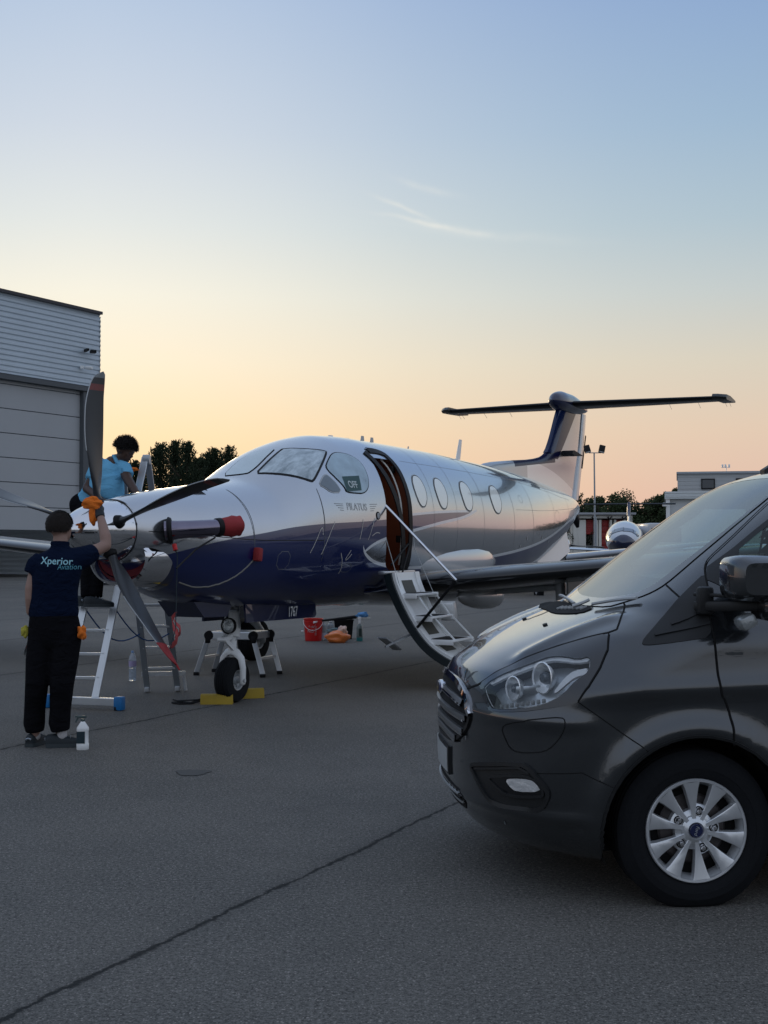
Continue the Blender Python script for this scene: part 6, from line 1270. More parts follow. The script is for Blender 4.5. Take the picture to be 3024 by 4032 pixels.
def hand(mb, wrist, dirv, palmn, s=1.0, curl=.6, side=1):
    'palm, four unequal bent fingers and a thumb off the side'
    d = Vector(dirv).normalized(); n = Vector(palmn); n = (n-d*n.dot(d)).normalized(); x = d.cross(n)*side; w_ = Vector(wrist)
    mb.loft([[w_+d*t*s+x*(a*math.cos(u))*s+n*(b*math.sin(u))*s for u in [2*math.pi*i/14 for i in range(14)]] for t, a, b in ((0, .026, .02), (.03, .036, .018), (.075, .041, .016), (.095, .038, .013))])
    for k_, (ox, L_) in enumerate(((-.030, .070), (-.010, .080), (.011, .076), (.030, .060))):
        p = w_+d*.088*s+x*ox*s; a = 0; pts = [p-d*.02*s, p]
        for j, f in enumerate((.42, .33, .25)): a += curl*(.8+.15*k_); v = d*math.cos(a)+n*math.sin(a); pts.append(pts[-1]+v*L_*f*s)
        mb.tube(pts, [.0095*s, .0095*s, .009*s, .0085*s, .007*s], 8, cap='round')
    b_ = w_+d*.028*s-x*.032*s; t1 = b_+(d*.7-x*.6+n*.35).normalized()*.036*s; t2 = t1+(d*.85-x*.1+n*.5).normalized()*.028*s; mb.tube([b_+x*.012*s, b_, t1, t2], [.012*s, .0125*s, .0105*s, .008*s], 8, cap='round')
def head(mb, c, face, up, s=1.0):
    'skull, jaw, nose, brow, lips, ears and neck stub along face and up directions'
    f = Vector(face).normalized(); u = Vector(up); u = (u-f*u.dot(f)).normalized(); x = f.cross(u); c = Vector(c)
    def el_(o, r):
        rings = []
        for i in range(1, 10):
            a = math.pi*i/10; rings.append([c+(f*(o[0]+r[0]*math.sin(a)*math.cos(q))+x*(o[1]+r[1]*math.sin(a)*math.sin(q))+u*(o[2]+r[2]*math.cos(a)))*s for q in [2*math.pi*j/18 for j in range(18)]])
        mb.loft(rings)
    el_((-.01, 0, .02), (.096, .076, .095)); el_((.025, 0, -.045), (.066, .058, .07)); el_((.05, 0, -.088), (.032, .034, .022)); el_((.088, 0, -.022), (.022, .013, .022)); el_((.075, 0, .018), (.018, .05, .012)); el_((.080, 0, -.062), (.014, .024, .008)); el_((.078, 0, -.07), (.013, .02, .007))
    for s_ in (1, -1): el_((-.005, s_*.077, -.015), (.018, .010, .030)); el_((.055, s_*.04, -.02), (.02, .02, .02))
    return f, u, x
def eyes(c, f, u, x, s, parent):
    for s_ in (1, -1):
        mb = MB(); p = Vector(c)+(f*.072+x*s_*.032+u*.0)*s; ellip(mb, p, (.010*s,)*3, 10, 8); mb.build('eye', mat('eye', (.06, .05, .05), .3), parent)
def hair(name, c, f, u, x, r, m, parent, seed, n=900, size=.03, front=.05, back=-.06, jit=.012, rough=0.0):
    'a cap of hair built from many small overlapping locks'
    rnd = random.Random(seed); c = Vector(c); vs = []; fs = []; mb = MB(); rings = []
    for i in range(0, 9):
        a = math.pi*.60*i/8; ring = []
        for q in [2*math.pi*j/24 for j in range(24)]:
            lim = .60-.20*max(0, math.cos(q)); aa = math.pi*lim*i/8+.02; rr = 1+rnd.uniform(-1, 1)*rough; ring.append(c+(f*(-.012+r[0]*math.sin(aa)*math.cos(q)*rr)+x*(r[1]*math.sin(aa)*math.sin(q)*rr)+u*(.02+r[2]*math.cos(aa)*rr)))
        rings.append(ring)
    mb.loft(rings)
    for k_ in range(n):
        q = rnd.uniform(0, 6.283); lim = .61-.20*max(0, math.cos(q)); aa = math.pi*lim*math.sqrt(rnd.random()); o = f*math.sin(aa)*math.cos(q)*r[0]+x*math.sin(aa)*math.sin(q)*r[1]+u*math.cos(aa)*r[2]
        p = c+f*-.012+u*.02+o*(1+rnd.uniform(-.02, .03)); nn = o.normalized(); t = (nn.cross(Vector((rnd.gauss(0, 1), rnd.gauss(0, 1), rnd.gauss(0, 1))))).normalized(); dn = (-u*1.0+t*.8); dn = (dn-nn*dn.dot(nn)).normalized() if jit < .02 else t
        e = nn.cross(dn).normalized()*size*.18; b = len(mb.v); tip = p+dn*size+nn*jit*rnd.uniform(.2, 1.3); mb.add([p-e, p+e, tip+e*.4, tip-e*.4], [(0, 1, 2, 3)])
    me = bpy.data.meshes.new(name); me.from_pydata(mb.v, [], mb.f); return link(name, me, m, parent)
def rag(name, c, size, seed, m, parent=None, sq=(1, 1, 1), amp=1.0):
    'a crumpled cloth'
    rnd = random.Random(seed); bm = bmesh.new(); bmesh.ops.create_icosphere(bm, subdivisions=4, radius=1); ph = [rnd.uniform(0, 6) for _ in range(9)]; c = Vector(c)
    for v in bm.verts:
        p = v.co.normalized(); k_ = 1+.15*math.sin(4*p.x+ph[0]+2*math.sin(3*p.z+ph[1]))+.09*math.sin(7*p.z+ph[2]+3*p.y)+.06*math.sin(13*p.y+ph[3]+4*p.x)+.04*math.sin(21*p.z+ph[4]+6*p.x)
        k_ = 1+(k_-1)*amp; v.co = Vector((p.x*k_*size*sq[0], p.y*k_*size*sq[1], p.z*k_*size*sq[2]))+c
    me = bpy.data.meshes.new(name); bm.to_mesh(me); bm.free(); return link(name, me, m, parent)

# person wiping the spinner, seen from behind
p1 = person_root((0, 0, 0), 'person in navy polo and black trousers seen from behind, wiping the spinner')
mb = MB(); hc = W(131, 1140, 9.80)
f, u, x = head(mb, hc, (.55, .8, .02), (0, 0, 1), .98)
mb.tube([W(131, 1160, 9.79), W(130, 1192, 9.77)], [.056, .062], 14, cap='round')
ringloft(mb, [(W(129, 1190, 9.77), .10, .07), (W(127, 1205, 9.76), .17, .095), (W(123, 1240, 9.75), .155, .10), (W(119, 1290, 9.75), .135, .095), (W(119, 1335, 9.75), .15, .10), (W(119, 1370, 9.75), .16, .11)])
mb.tube([W(84, 1212, 9.76), W(67, 1272, 9.72), W(66, 1322, 9.74)], [.055, .045, .030], 12, cap='round')
mb.tube([W(67, 1272, 9.72), W(67, 1292, 9.72), W(66, 1322, 9.74)], [.043, .043, .030], 12, cap='round')
mb.tube([W(170, 1206, 9.79), W(200, 1192, 9.88), W(229, 1179, 9.96)], [.060, .052, .044], 12, cap='round')
mb.tube([W(229, 1179, 9.96), W(228, 1160, 9.99), W(216, 1112, 10.12)], [.044, .046, .030], 12, cap='round')
for px0, px1, px2 in ((96, 83, 79), (142, 136, 133)): mb.tube([W(px0, 1375, 9.75), W(px1, 1468, 9.70), W(px2, 1585, 9.76)], [.085, .055, .035], 12, cap='round')
hand(mb, W(67, 1318, 9.75), (.42, .12, -1), (1, .2, 0), .95, .5, -1)
bd = blob('body', mb, M['skin_pale'], p1, .011, 3)
hair('hair', hc, f, u, x, (.106, .090, .112), M['hair_brown'], p1, 3, 3200, .022, jit=.0025)
mb = MB(); ringloft(mb, [(W(117, 1332, 9.75), .188, .125), (W(117, 1322, 9.75), .192, .13), (W(117, 1300, 9.75), .186, .125), (W(118, 1275, 9.75), .182, .125), (W(121, 1245, 9.75), .190, .128), (W(123, 1222, 9.755), .200, .125), (W(126, 1206, 9.76), .195, .115), (W(129, 1196, 9.765), .155, .095), (W(130, 1186, 9.77), .080, .075), (W(130, 1176, 9.775), .066, .066), (W(130, 1172, 9.775), .064, .064)])
mb.tube([W(92, 1213, 9.76), W(78, 1222, 9.74), W(69, 1240, 9.735)], [.085, .078, .066], 16, cap=True)
mb.tube([W(158, 1210, 9.775), W(182, 1203, 9.82), W(204, 1192, 9.89)], [.098, .086, .068], 16, cap=True)
sh = blob('shirt', mb, M['polo_navy'], p1, .010, 4); SB = bvh_of(sh.data)
mb = MB(); mb.lathe([(.069, -.012), (.072, .0), (.069, .016), (.064, .018)], W(130, 1175, 9.775), (0, .08, 1), 24, cap=False); mb.build('collar', M['polo_navy'], sh)
ct = mat('pale_teal_print', (.30, .58, .66), .7); c0 = W(113, 1216, 9.6)
text_on('lettering', 'Xperior', .076, W(114.5, 1213, 9.55), (1, -.02, -.03), (0.03, 0, 1), SB, ct, sh, .003, bold=.0008, sx=.95)
text_on('lettering', 'Aviation', .058, W(141.0, 1225.5, 9.55), (1, -.02, .015), (-.015, 0, 1), SB, mat('teal_print', (.10, .33, .42), .7), sh, .003, sx=.80, shear=.15)
mb = MB(); ringloft(mb, [(W(117, 1318, 9.75), .178, .12), (W(118, 1335, 9.75), .188, .13), (W(120, 1362, 9.75), .204, .14), (W(120, 1385, 9.75), .196, .13), (W(120, 1398, 9.75), .150, .11)])
mb.tube([W(95, 1372, 9.75), W(86, 1430, 9.72), W(82, 1475, 9.70), W(78, 1530, 9.75), W(77, 1562, 9.77), W(79, 1580, 9.77)], [.115, .100, .088, .080, .082, .068], 18)
mb.tube([W(144, 1372, 9.75), W(140, 1430, 9.71), W(136, 1475, 9.68), W(133, 1530, 9.71), W(131, 1560, 9.72), W(134, 1578, 9.72)], [.122, .106, .092, .080, .082, .070], 18)
tr = blob('trousers', mb, M['trousers'], p1, .012, 4)
for px, d in ((79, 9.77), (136, 9.72)): mb = MB(); mb.tube([W(px, 1566, d), W(px+1, 1588, d)], [.036, .038], 14, cap='round'); mb.build('sock', M['sock'], p1)
def shoe(c, ang, parent, L_=.30, m=None, z=0):
    c = Vector((c.x, c.y, z)); d = Vector((math.cos(ang), math.sin(ang), 0)); x = Vector((-d.y, d.x, 0)); so = bpy.data.objects.new('shoe', None); COL.objects.link(so); so.parent = parent
    prof = [(-.10, .030), (-.085, .042), (-.03, .044), (.04, .046), (.10, .053), (.155, .048), (.19, .03), (.2, .012)]
    mb = MB(); mb.loft([[c+d*t*L_/.3+x*w_*sg+Vector((0, 0, h)) for sg, h in ((-1.06, .001), (1.06, .001), (1, .030), (-1, .030))] for t, w_ in prof]); mb.build('sole', M['sole'], so, True, 40)
    mb = MB(); rings = []
    for (t, w_), h in zip(prof, (.085, .100, .105, .088, .072, .058, .045, .034)): rings.append([c+d*t*L_/.3+x*w_*.95*math.cos(a)+Vector((0, 0, .028+(h-.028)*max(0, math.sin(a))**.8)) for a in [math.pi*i/10 for i in range(11)]])
    mb.loft(rings, cap=True); mb.build('upper', m or M['shoe'], so, True, 50)
    mb = MB()
    for t, h in ((.02, .10), (.05, .092), (.08, .083)): mb.tube([c+d*t+x*.03+Vector((0, 0, h-.012)), c+d*t+Vector((0, 0, h+.002)), c+d*t-x*.03+Vector((0, 0, h-.012))], .0035, 5)
    mb.tube([c+d*-.104+x*.02+Vector((0, 0, .06)), c+d*-.108+Vector((0, 0, .068)), c+d*-.104-x*.02+Vector((0, 0, .06))], .008, 6); mb.build('trim', M['alu2'], so)
shoe(W(79, 1600, 9.80), R(78), p1, .30); shoe(W(132, 1600, 9.72), R(12), p1, .31)
for o in [q for q in COL.objects if q.name.startswith('shoe')]: pass
mb = MB(); hand(mb, W(215.5, 1110, 10.12), (-.25, .25, 1), (-.7, .5, .2), 1.12, .42, 1); mb.tube([W(217, 1118, 10.10), W(214, 1106, 10.13)], [.037, .040], 12); blob('glove', mb, mat('black_glove', (.012, .017, .022), .6), p1, .006, 1)
oc = rag('cleaning_cloth', W(198, 1088, 10.12), .068, 4, M['orange'], None, (1.2, .5, .75)); tag(oc, 'bright orange cloth pressed against the spinner by the gloved hand', 'cloth')
mb2 = rag('cloth_fold', W(202, 1108, 10.12), .058, 9, M['orange'], oc, (.6, .4, 1.5)); rag('cloth_fold', W(193, 1084, 10.12), .03, 12, M['orange'], oc, (1.3, .5, .8)); rag('cloth_fold', W(221, 1112, 10.14), .022, 13, M['red'], oc, (.8, .5, 1.2))
tag(rag('cleaning_cloth', W(178, 1366, 9.70), .045, 5, M['orange'], None, (.75, .8, 1.25)), 'orange cloth tucked in the right trouser pocket of the standing person', 'cloth')
tag(rag('cleaning_cloth', W(55, 1364, 9.72), .036, 6, mat('yellow_cloth', (.42, .38, .05), .9, bump=.6, bscale=120), None, (.8, .7, 1.2)), 'yellow cloth hanging from the left trouser pocket of the standing person', 'cloth')

# person leaning over the engine cowling from the ladder
p2p = person_root((0, 0, 0), 'person with curly black hair in a pale blue polo, bending over the engine cowling')
D2 = 12.25; mb = MB(); hc = W(270, 972, D2-.02)
f, u, x = head(mb, hc, (.72, -.25, -.42), (.35, .0, .94), 1.0)
mb.tube([W(262, 990, D2), W(243, 1006, D2+.02)], [.060, .066], 14, cap='round')
mb.tube([W(245, 1008, D2), W(222, 1045, D2), W(192, 1092, D2+.02)], [.11, .13, .13], 16, cap='round')
mb.tube([W(266, 1016, D2-.06), W(277, 1038, D2-.18), W(295, 1066, D2-.32)], [.055, .046, .034], 12, cap='round')
mb.tube([W(212, 1010, D2+.0), W(187, 1056, D2-.12), W(218, 1080, D2-.35)], [.052, .046, .032], 12, cap='round')
for o_, a in ((0, 10), (12, -4)): mb.tube([W(190+o_, 1095, D2+.02*a/10), W(203+o_, 1195, D2-.10), W(193+o_, 1292, D2-.20)], [.09, .058, .038], 12, cap='round')
hand(mb, W(295, 1066, D2-.32), (.7, -.4, -.3), (0, -.5, -1), 1, .25, 1); hand(mb, W(218, 1080, D2-.35), (.9, -.3, -.2), (0, -.4, -1), 1, .3, 1)
blob('body', mb, M['skin_dark'], p2p, .011, 2); eyes(hc, f, u, x, 1.0, p2p)
hair('hair', hc, f, u, x, (.112, .096, .112), M['hair_black'], p2p, 8, 2600, .012, jit=.0205, rough=.035)
mb = MB(); mb.tube([W(256, 997, D2), W(250, 1003, D2), W(240, 1016, D2), W(226, 1040, D2), W(214, 1064, D2), W(198, 1088, D2+.02), W(184, 1094, D2+.03)], [.068, .10, .145, .165, .165, .155, .13], 24)
mb.tube([W(236, 1030, D2-.04), W(238, 1056, D2-.05), W(240, 1078, D2-.05)], [.13, .135, .125], 20)
mb.tube([W(256, 1010, D2-.02), W(268, 1013, D2-.06), W(275, 1028, D2-.10)], [.085, .076, .066], 16)
mb.tube([W(228, 1002, D2-.02), W(208, 1012, D2-.03), W(197, 1036, D2-.08)], [.09, .078, .068], 16)
mb.tube([W(190, 1082, D2), W(176, 1080, D2), W(172, 1090, D2-.02)], [.12, .075, .06], 14)
sh2 = blob('shirt', mb, M['polo_blue'], p2p, .011, 3); S2 = bvh_of(sh2.data)
mb = MB(); mb.tube([W(246, 986, D2-.06), W(252, 998, D2-.09), W(260, 1005, D2-.09), W(270, 1004, D2-.03), W(266, 994, D2+.05), W(252, 985, D2+.05)], .016, 8, closed=True, flat=1.8); mb.build('collar', M['polo_blue'], sh2)
strip('placket', [W(256, 1006, D2-.2), W(255, 1020, D2-.2), W(255, 1033, D2-.2)], S2, mat('darker_blue_band', (.09, .30, .48), .8), sh2, .02, .003, 1)
mb = MB(); mb.tube([W(178, 1092, D2+.03), W(196, 1100, D2), W(206, 1122, D2-.03)], [.13, .15, .13], 18, cap='round')
for o_, a in ((-5, 10), (12, -4)): mb.tube([W(194+o_, 1105, D2+.02*a/10), W(204+o_, 1195, D2-.10), W(196+o_, 1250, D2-.15), W(195+o_, 1290, D2-.20)], [.115, .085, .075, .066], 16)
blob('trousers', mb, M['trousers'], p2p, .013, 3)
zr = 1.54+(1176-1311)/2750*12.0
shoe(Vector(((205-829.5)/2750*12.02, 12.00, 0)), R(8), p2p, .28, z=zr); shoe(Vector(((192-829.5)/2750*12.3, 12.16, 0)), R(4), p2p, .28, z=zr)
# person seen at no great distance above would float without a rung: the ladder rung lies at zr
tag(rag('cleaning_cloth', W(286, 1014, 12.5), .045, 16, M['orange'], None, (1.25, .6, .42)), 'orange cloth lying over the top rung of the ladder', 'cloth')


# ------------------------------------------------------------------ folding ladder
ld = empty('ladder', (0, 0, 0), 0, 'aluminium folding ladder with a blue-capped stabiliser bar, standing beyond the spinner', 'ladder')
FL, FR = Vector((-2.99, 12.03, .06)), Vector((-2.70, 11.97, .06)); RL, RR = Vector((-2.46, 13.30, .03)), Vector((-2.18, 13.50, .03))
TC = W(301, 990, 12.62); TL, TR = TC+Vector((-.24, .03, .02)), TC+Vector((.03, -.01, .02))
TR = W(313, 988, 12.60); TL = TR+Vector((-.27, .03, 0))
FR = Vector(((206-829.5)/2750*12.0, 12.0, .06)); FL = FR+Vector((-.31, .03, 0))
RLm = Vector(((320-829.5)/2750*13.3, 13.3, .03)); RRm = RLm+Vector((.30, .10, 0)); TL2, TR2 = TL+Vector((.015, .05, -.01)), TR+Vector((.015, .05, -.01))
for a, b, kd in ((FL, TL, 0), (FR, TR, 0)):
    mb = MB(); mb.beam(a, b, .028, .068, up=(1, 0, 0), bev=.004); mb.build('rail', M['alu'], ld, False)
for a, b in ((RLm, TL2), (RRm, TR2)):
    mb = MB(); mb.beam(a, b, .026, .062, up=(1, 0, 0), bev=.004); mb.build('rail', M['alu2'], ld, False)
k_ = (zr-.012-FL.z)/(TL.z-FL.z)
for i in range(1, 9):
    t = k_*i/4
    if t > .97: break
    for A, B, C_, D_, mm in ((FL, TL, FR, TR, 'alu'), (RLm, TL2, RRm, TR2, 'alu')):
        a = A.lerp(B, t); b = C_.lerp(D_, t); mb = MB(); mb.beam(a, b, .030, .028, bev=.004); mb.build('rung', M[mm], ld, False)
mb = MB(); c = FR.lerp(FL, .5); mb.beam(Vector((-3.16, 12.06, .075)), Vector((-2.47, 11.86, .075)), .055, .075, bev=.006); mb.build('stabiliser_bar', M['alu'], ld, False)
for q in (Vector((-2.455, 11.855, .065)), Vector((-3.18, 12.065, .065))):
    mb = MB(); mb.box(q, (.085, .085, .125), Matrix.Rotation(R(-16), 3, 'Z'), .012); mb.build('foot_cap', mat('blue_plastic', (.01, .16, .42), .45), ld)
    mb = MB(); mb.box(q+Vector((-.01, -.0, -.045)), (.07, .075, .04), bev=.008); mb.build('rubber_foot', M['black'], ld)
mb = MB(); mb.beam(RLm+Vector((-.06, 0, .16)), RRm+Vector((.08, 0, .16)), .03, .045); mb.beam(RRm+Vector((.06, 0, .16)), RRm+Vector((.09, -.02, -.02)), .02, .025)
for q in (RLm, RRm): mb.box(q, (.05, .08, .05), bev=.008)
mb.build('rear_brace', M['alu'], ld, False)
mb = MB()
for t, x0 in ((0, .05), (1, -.05)):
    a = FL.lerp(FR, t).lerp(TL.lerp(TR, t), k_*1.0); b = RLm.lerp(RRm, t).lerp(TL2.lerp(TR2, t), k_*.80); mb.tube([a.lerp(b, s_)+Vector((0, 0, -.18*math.sin(math.pi*s_)-.12*s_)) for s_ in [i/10 for i in range(11)]], .007, 5)
mb.build('spreader_cord', mat('blue_cord', (.01, .08, .26), .7), ld)
for q in (TL, TR): mb = MB(); mb.lathe([(.001, -.025), (.05, -.025), (.05, .045), (.001, .045)], q+Vector((0, .02, -.02)), (1, 0, 0), 18); mb.build('hinge', M['steel'], ld)

# step platform behind the nose gear
sp = empty('work_platform', (0, 0, 0), 0, 'low folding aluminium work platform with black hinges standing behind the nose wheel', 'step')
A = [Vector((-2.06, 15.02, .47)), Vector((-1.53, 14.90, .47)), Vector((-1.36, 15.22, .47)), Vector((-1.92, 15.36, .47))]
mb = MB(); mb.beam(A[0], A[1], .035, .09, bev=.008); mb.build('deck_rail', M['alu'], sp, False); mb = MB(); mb.beam(A[3], A[2], .035, .09, bev=.008); mb.build('deck_rail', M['alu'], sp, False)
mb = MB(); k_ = 5
for i in range(k_):
    t = (i+.5)/k_; a = A[0].lerp(A[3], t); b = A[1].lerp(A[2], t); mb.beam(a+Vector((0, 0, .035)), b+Vector((0, 0, .035)), .05, .02)
mb.build('deck', M['alu'], sp, False); mb = MB(); mb.beam(A[1], A[2], .03, .07); mb.beam(A[0], A[3], .03, .07); mb.build('end_frame', M['alu2'], sp, False)
feet = [Vector((-2.21, 15.04, 0)), Vector((-1.405, 14.80, 0)), Vector((-1.24, 15.18, 0)), Vector((-2.05, 15.44, 0))]
for a, b in zip(A, feet):
    mb = MB(); mb.beam(a+(b-a)*.12, b+Vector((0, 0, .03)), .032, .06, up=(1, 0, 0), bev=.005); lg_ = mb.build('leg', M['alu'], sp, False)
    mb = MB(); mb.box(b+Vector((0, 0, .02)), (.065, .07, .04), bev=.008); mb.build('rubber_foot', M['black'], lg_)
    mb = MB()
    for o in (-.03, .03): mb.lathe([(.001, 0), (.055, 0), (.055, .016), (.001, .016)], a+Vector((0, o, -.0)), (0, 1, 0), 18)
    mb.box(a+(b-a)*.1, (.06, .05, .09), bev=.01); mb.build('hinge', M['black'], sp)
for i, j in ((0, 3), (1, 2)):
    mb = MB(); a = A[i].lerp(feet[i], .55); b = A[j].lerp(feet[j], .55); mb.beam(a, b, .03, .025); mb.build('rung', M['alu'], sp, False)

# wheel chocks joined by a rope
def chock(c, rz, label, L_=.31):
    e = empty('wheel_chock', c, rz, label, 'chock', 'yellow wheel chocks'); mb = MB(); q = [(-.065, 0), (.065, 0), (.058, .045), (.045, .085), (.02, .095), (-.02, .095), (-.045, .085), (-.058, .045)]
    mb.loft([[Vector((-L_/2, a, b)) for a, b in q], [Vector((-L_/2+.012, a*1.03, b*1.0)) for a, b in q], [Vector((L_/2-.012, a*1.03, b)) for a, b in q], [Vector((L_/2, a, b)) for a, b in q]]); mb.build('block', M['yellow'], e, True, 20)
    mb = MB()
    for sx in (-1, 1):
        for z_ in (.03, .068): mb.lathe([(.001, 0), (.009, 0), (.009, .003)], (sx*(L_/2-.001), 0, z_), (sx, 0, 0), 10)
    mb.build('rope_hole', M['dark'], e); return e
chock(Vector((-1.615, 12.36, 0)), R(2), 'yellow wheel chock in front of the nose wheel, the nearer one'); chock(Vector((-1.36, 12.83, 0)), R(15), 'yellow wheel chock behind the nose wheel, half hidden', .30)
mb = MB(); mb.tube([(-1.76, 12.34, .05), (-1.86, 12.32, .015), (-1.95, 12.42, .01), (-2.05, 12.36, .01), (-1.97, 12.27, .01), (-1.85, 12.28, .012), (-1.77, 12.33, .03)], .009, 6); mb.tube([(-1.76, 12.36, .04), (-2.02, 12.5, .01), (-2.08, 12.6, .01)], .007, 6)
tag(mb.build('rope', M['black'], None), 'black rope lying beside the nearer yellow chock', 'rope')

# bottles and cleaning things
wb = empty('water_bottle', (-2.84, 14.42, 0), 0, 'clear plastic water bottle with a blue cap standing on the asphalt right of the ladder', 'bottle')
mb = MB(); mb.lathe([(.001, .004), (.038, .0), (.043, .01)]+[(.043-.004*(i % 2), .02+.022*i) for i in range(6)]+[(.043, .16), (.043, .20)]+[(.043, .24), (.038, .27), (.02, .305), (.013, .315), (.013, .325)], n=24, cap=False); mb.build('bottle', M['clear'], wb, True, 60)
mb = MB(); mb.lathe([(.001, .012), (.036, .012), (.036, .14), (.001, .14)], n=20); mb.build('water', mat('water', (.8, .88, .95), .02, trans=.9, ior=1.33), wb)
mb = MB(); mb.lathe([(.0436, .165), (.0436, .225)], n=24, cap=False); mb.build('label_band', mat('lilac_band', (.35, .30, .48), .5), wb)
mb = MB(); mb.lathe([(.016, .318), (.016, .338), (.001, .339)], n=16); mb.build('cap', mat('light_blue_cap', (.2, .35, .6), .5), wb)
sb = empty('spray_bottle', (-2.262, 9.60, 0), R(8), 'white trigger spray bottle with a dark label at the standing person\'s right foot', 'bottle')
mb = MB(); mb.loft([[Vector((a*math.copysign(abs(math.cos(t))**.7, math.cos(t)), b*math.copysign(abs(math.sin(t))**.7, math.sin(t)), z)) for t in [2*math.pi*i/28 for i in range(28)]] for a, b, z in ((.042, .030, 0), (.046, .034, .006), (.046, .034, .045), (.043, .032, .05), (.043, .032, .14), (.046, .034, .145), (.045, .033, .165), (.018, .018, .205), (.014, .014, .212))]); mb.build('bottle', M['white'], sb, True, 40)
mb = MB(); mb.box((-.012, -.0335, .095), (.060, .004, .088)); mb.build('label', mat('dark_teal_label', (.012, .03, .04), .5, var=.4, vscale=60), sb, False)
mb = MB(); mb.lathe([(.015, .205), (.016, .225), (.012, .23)], n=14); mb.box((-.008, 0, .245), (.07, .018, .02), bev=.005); mb.beam((-.035, 0, .24), (-.052, 0, .205), .006, .012); mb.box((-.048, 0, .249), (.016, .014, .014)); mb.build('trigger', mat('smoky_clear_trigger', (.10, .14, .14), .25, trans=.4), sb)
bk = empty('bucket', (-1.13, 20.40, 0), 0, 'red plastic bucket with white printing standing below the gear door', 'bucket')
mb = MB(); mb.lathe([(.001, .004), (.125, .0), (.132, .01), (.150, .30), (.157, .302), (.157, .315), (.150, .317), (.153, .345), (.160, .347), (.160, .358), (.147, .358), (.128, .02), (.001, .018)], n=36, cap=False); b_ = mb.build('tub', M['redgloss'], bk, True, 30); BB = bvh_of(b_.data)
text_on('lettering', 'NG', .065, (-.035, -.3, .16), (1, 0, 0), (0, 0, 1), BB, mat('white_ink', (.55, .42, .42), .6), bk, .003)
mb = MB(); 
for i in range(6): strip('s', [Vector((.04, -.2, .10+.025*i)), Vector((.095, -.2, .10+.025*i))], BB, None, None, .012, .003, 0, mb=mb)
for q in ([(-.10, .22), (-.08, .25), (-.06, .22)], [(-.03, .21), (.0, .245), (.02, .21), (-.03, .235)], [(.02, .22), (.06, .27)]): strip('s', [Vector((a, -.2, b)) for a, b in q], BB, None, None, .010, .003, 0, mb=mb)
mb.build('printing', mat('pale_ink', (.5, .25, .25), .6), bk)
mb = MB(); mb.tube([(-.16*math.cos(t), -.165*math.sin(t)*.9, .335-.16*math.sin(t)) for t in [math.pi*i/16 for i in range(17)]], .004, 6); mb.tube([(-.19, -.03, .155), (-.15, -.05, .155)], .012, 6); mb.build('handle', M['white'], bk)
bx_ = empty('black_tub', (-.66, 20.85, 0), R(4), 'black square tub standing behind the orange plastic bag', 'tub')
mb = MB(); mb.loft([[Vector((sx*w_, sy*w_*.8, z)) for sx, sy in ((-1, -1), (1, -1), (1, 1), (-1, 1))] for w_, z in ((.13, 0), (.155, .30), (.165, .30), (.165, .32), (.145, .32), (.12, .02))]); mb.build('tub', M['black'], bx_, False)
bag = rag('plastic_bag', (-.735, 20.02, .085), .165, 41, mat('clear_bag_with_orange_cloths', (.90, .20, .04), .3, bump=.6, bscale=25, var=.35, vscale=10, coat=.6), None, (1.15, .7, .62), .55); tag(bag, 'see-through plastic bag full of orange cloths in front of the black tub', 'bag')
rag('bag_bulge', (-.66, 20.06, .13), .13, 22, mat('pale_film', (.60, .36, .26), .2, coat=1, var=.5, vscale=18, bump=.8, bscale=30), bag, (.75, .6, 1.0)); rag('dark_cloth', (-.78, 20.1, .18), .07, 23, mat('grey_green_cloth', (.12, .18, .19), .8), bag, (1.7, .6, .6))
for k_, (x_, y_, h, lab) in enumerate(((-.985, 20.55, .27, 'clear cleaning jug half full of pale liquid right beside the red bucket'), (-.865, 20.62, .27, 'clear cleaning jug between the other jug and the black tub'))):
    j = empty('jug', (x_, y_, 0), 0, lab, 'jug'); mb = MB(); mb.lathe([(.001, .003), (.05, 0), (.056, .01), (.056, h*.8), (.045, h*.92), (.02, h), (.02, h+.02), (.001, h+.02)], n=22); mb.build('jug', mat('milky_plastic', (.42, .46, .48), .25, trans=.3, var=.3, vscale=10), j)
    mb = MB(); mb.lathe([(.0565, .02), (.0565, h*.45)], n=22, cap=False); mb.build('liquid', mat('pale_liquid', (.50, .56, .66), .3), j)
    mb = MB(); mb.lathe([(.001, h+.02), (.024, h+.02), (.024, h+.045), (.001, h+.045)], n=14); mb.build('cap', M['white'], j)
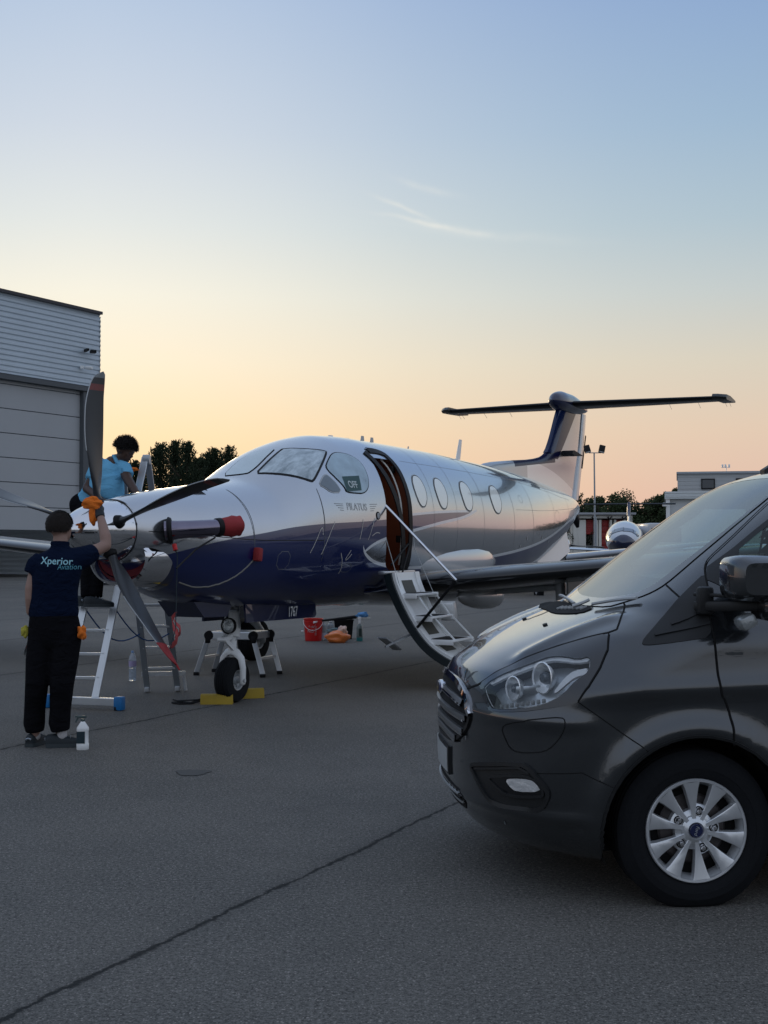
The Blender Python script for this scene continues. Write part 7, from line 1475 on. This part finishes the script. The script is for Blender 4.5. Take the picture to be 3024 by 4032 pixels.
bo = empty('spray_bottle', (-.388, 20.33, 0), 0, 'slim clear bottle with a white cap and teal base, rightmost of the cleaning things', 'bottle')
mb = MB(); mb.lathe([(.001, .0), (.048, .0), (.050, .01), (.050, .06)], n=20, cap=False); mb.build('base', mat('teal_liquid', (.03, .20, .20), .3), bo); mb = MB(); mb.lathe([(.050, .06), (.049, .22), (.03, .26), (.014, .28), (.014, .29)], n=20, cap=False); mb.build('bottle', mat('smoky_bottle', (.22, .26, .25), .15, trans=.4), bo)
mb = MB(); mb.box((.01, -.046, .14), (.045, .012, .12)); mb.build('label', mat('green_black_label', (.02, .04, .035), .5), bo, False); mb = MB(); mb.lathe([(.015, .28), (.02, .31), (.02, .35), (.026, .352), (.026, .385), (.001, .386)], n=14); mb.build('cap', M['white'], bo)
br = empty('wash_brush', (0, 0, 0), 0, 'long black-handled brush with a blue and white head lying across bucket and tub', 'brush')
mb = MB(); mb.tube([(-1.10, 20.25, .305), (-.95, 20.4, .325), (-.45, 20.70, .365)], [.014, .018, .03], 10); mb.build('handle', M['black'], br); mb = MB(); mb.tube([(-1.12, 20.24, .303), (-1.06, 20.28, .310)], .017, 8); mb.tube([(-.47, 20.7, .365), (-.40, 20.72, .375)], .025, 8); mb.build('grip_band', M['white'], br)
h_ = rag('brush_head', (-.35, 20.55, .405), .075, 31, mat('blue_white_microfibre', (.10, .26, .50), .9, bump=.8, bscale=60, var=.9, vscale=16), br, (1.35, .8, .6)); rag('brush_base', (-.34, 20.55, .355), .07, 32, M['cream'], br, (1.6, .8, .25))
# a flat dark oil patch mark on the apron
mb = MB(); pts = []; rnd = random.Random(4)
for i in range(26): t = 2*math.pi*i/26; q = 1+.2*math.sin(3*t)+.12*rnd.uniform(-1, 1); pts.append(Vector((-1.29+.12*q*math.cos(t), 8.63+.11*q*math.sin(t), .004)))
mb.add([p for p in pts], [tuple(range(26))]); tag(mb.build('oil_stain', mat('oil_stain', (.078, .078, .074), .85), None, False), 'small dark stain on the asphalt between the person and the van', kind='structure')
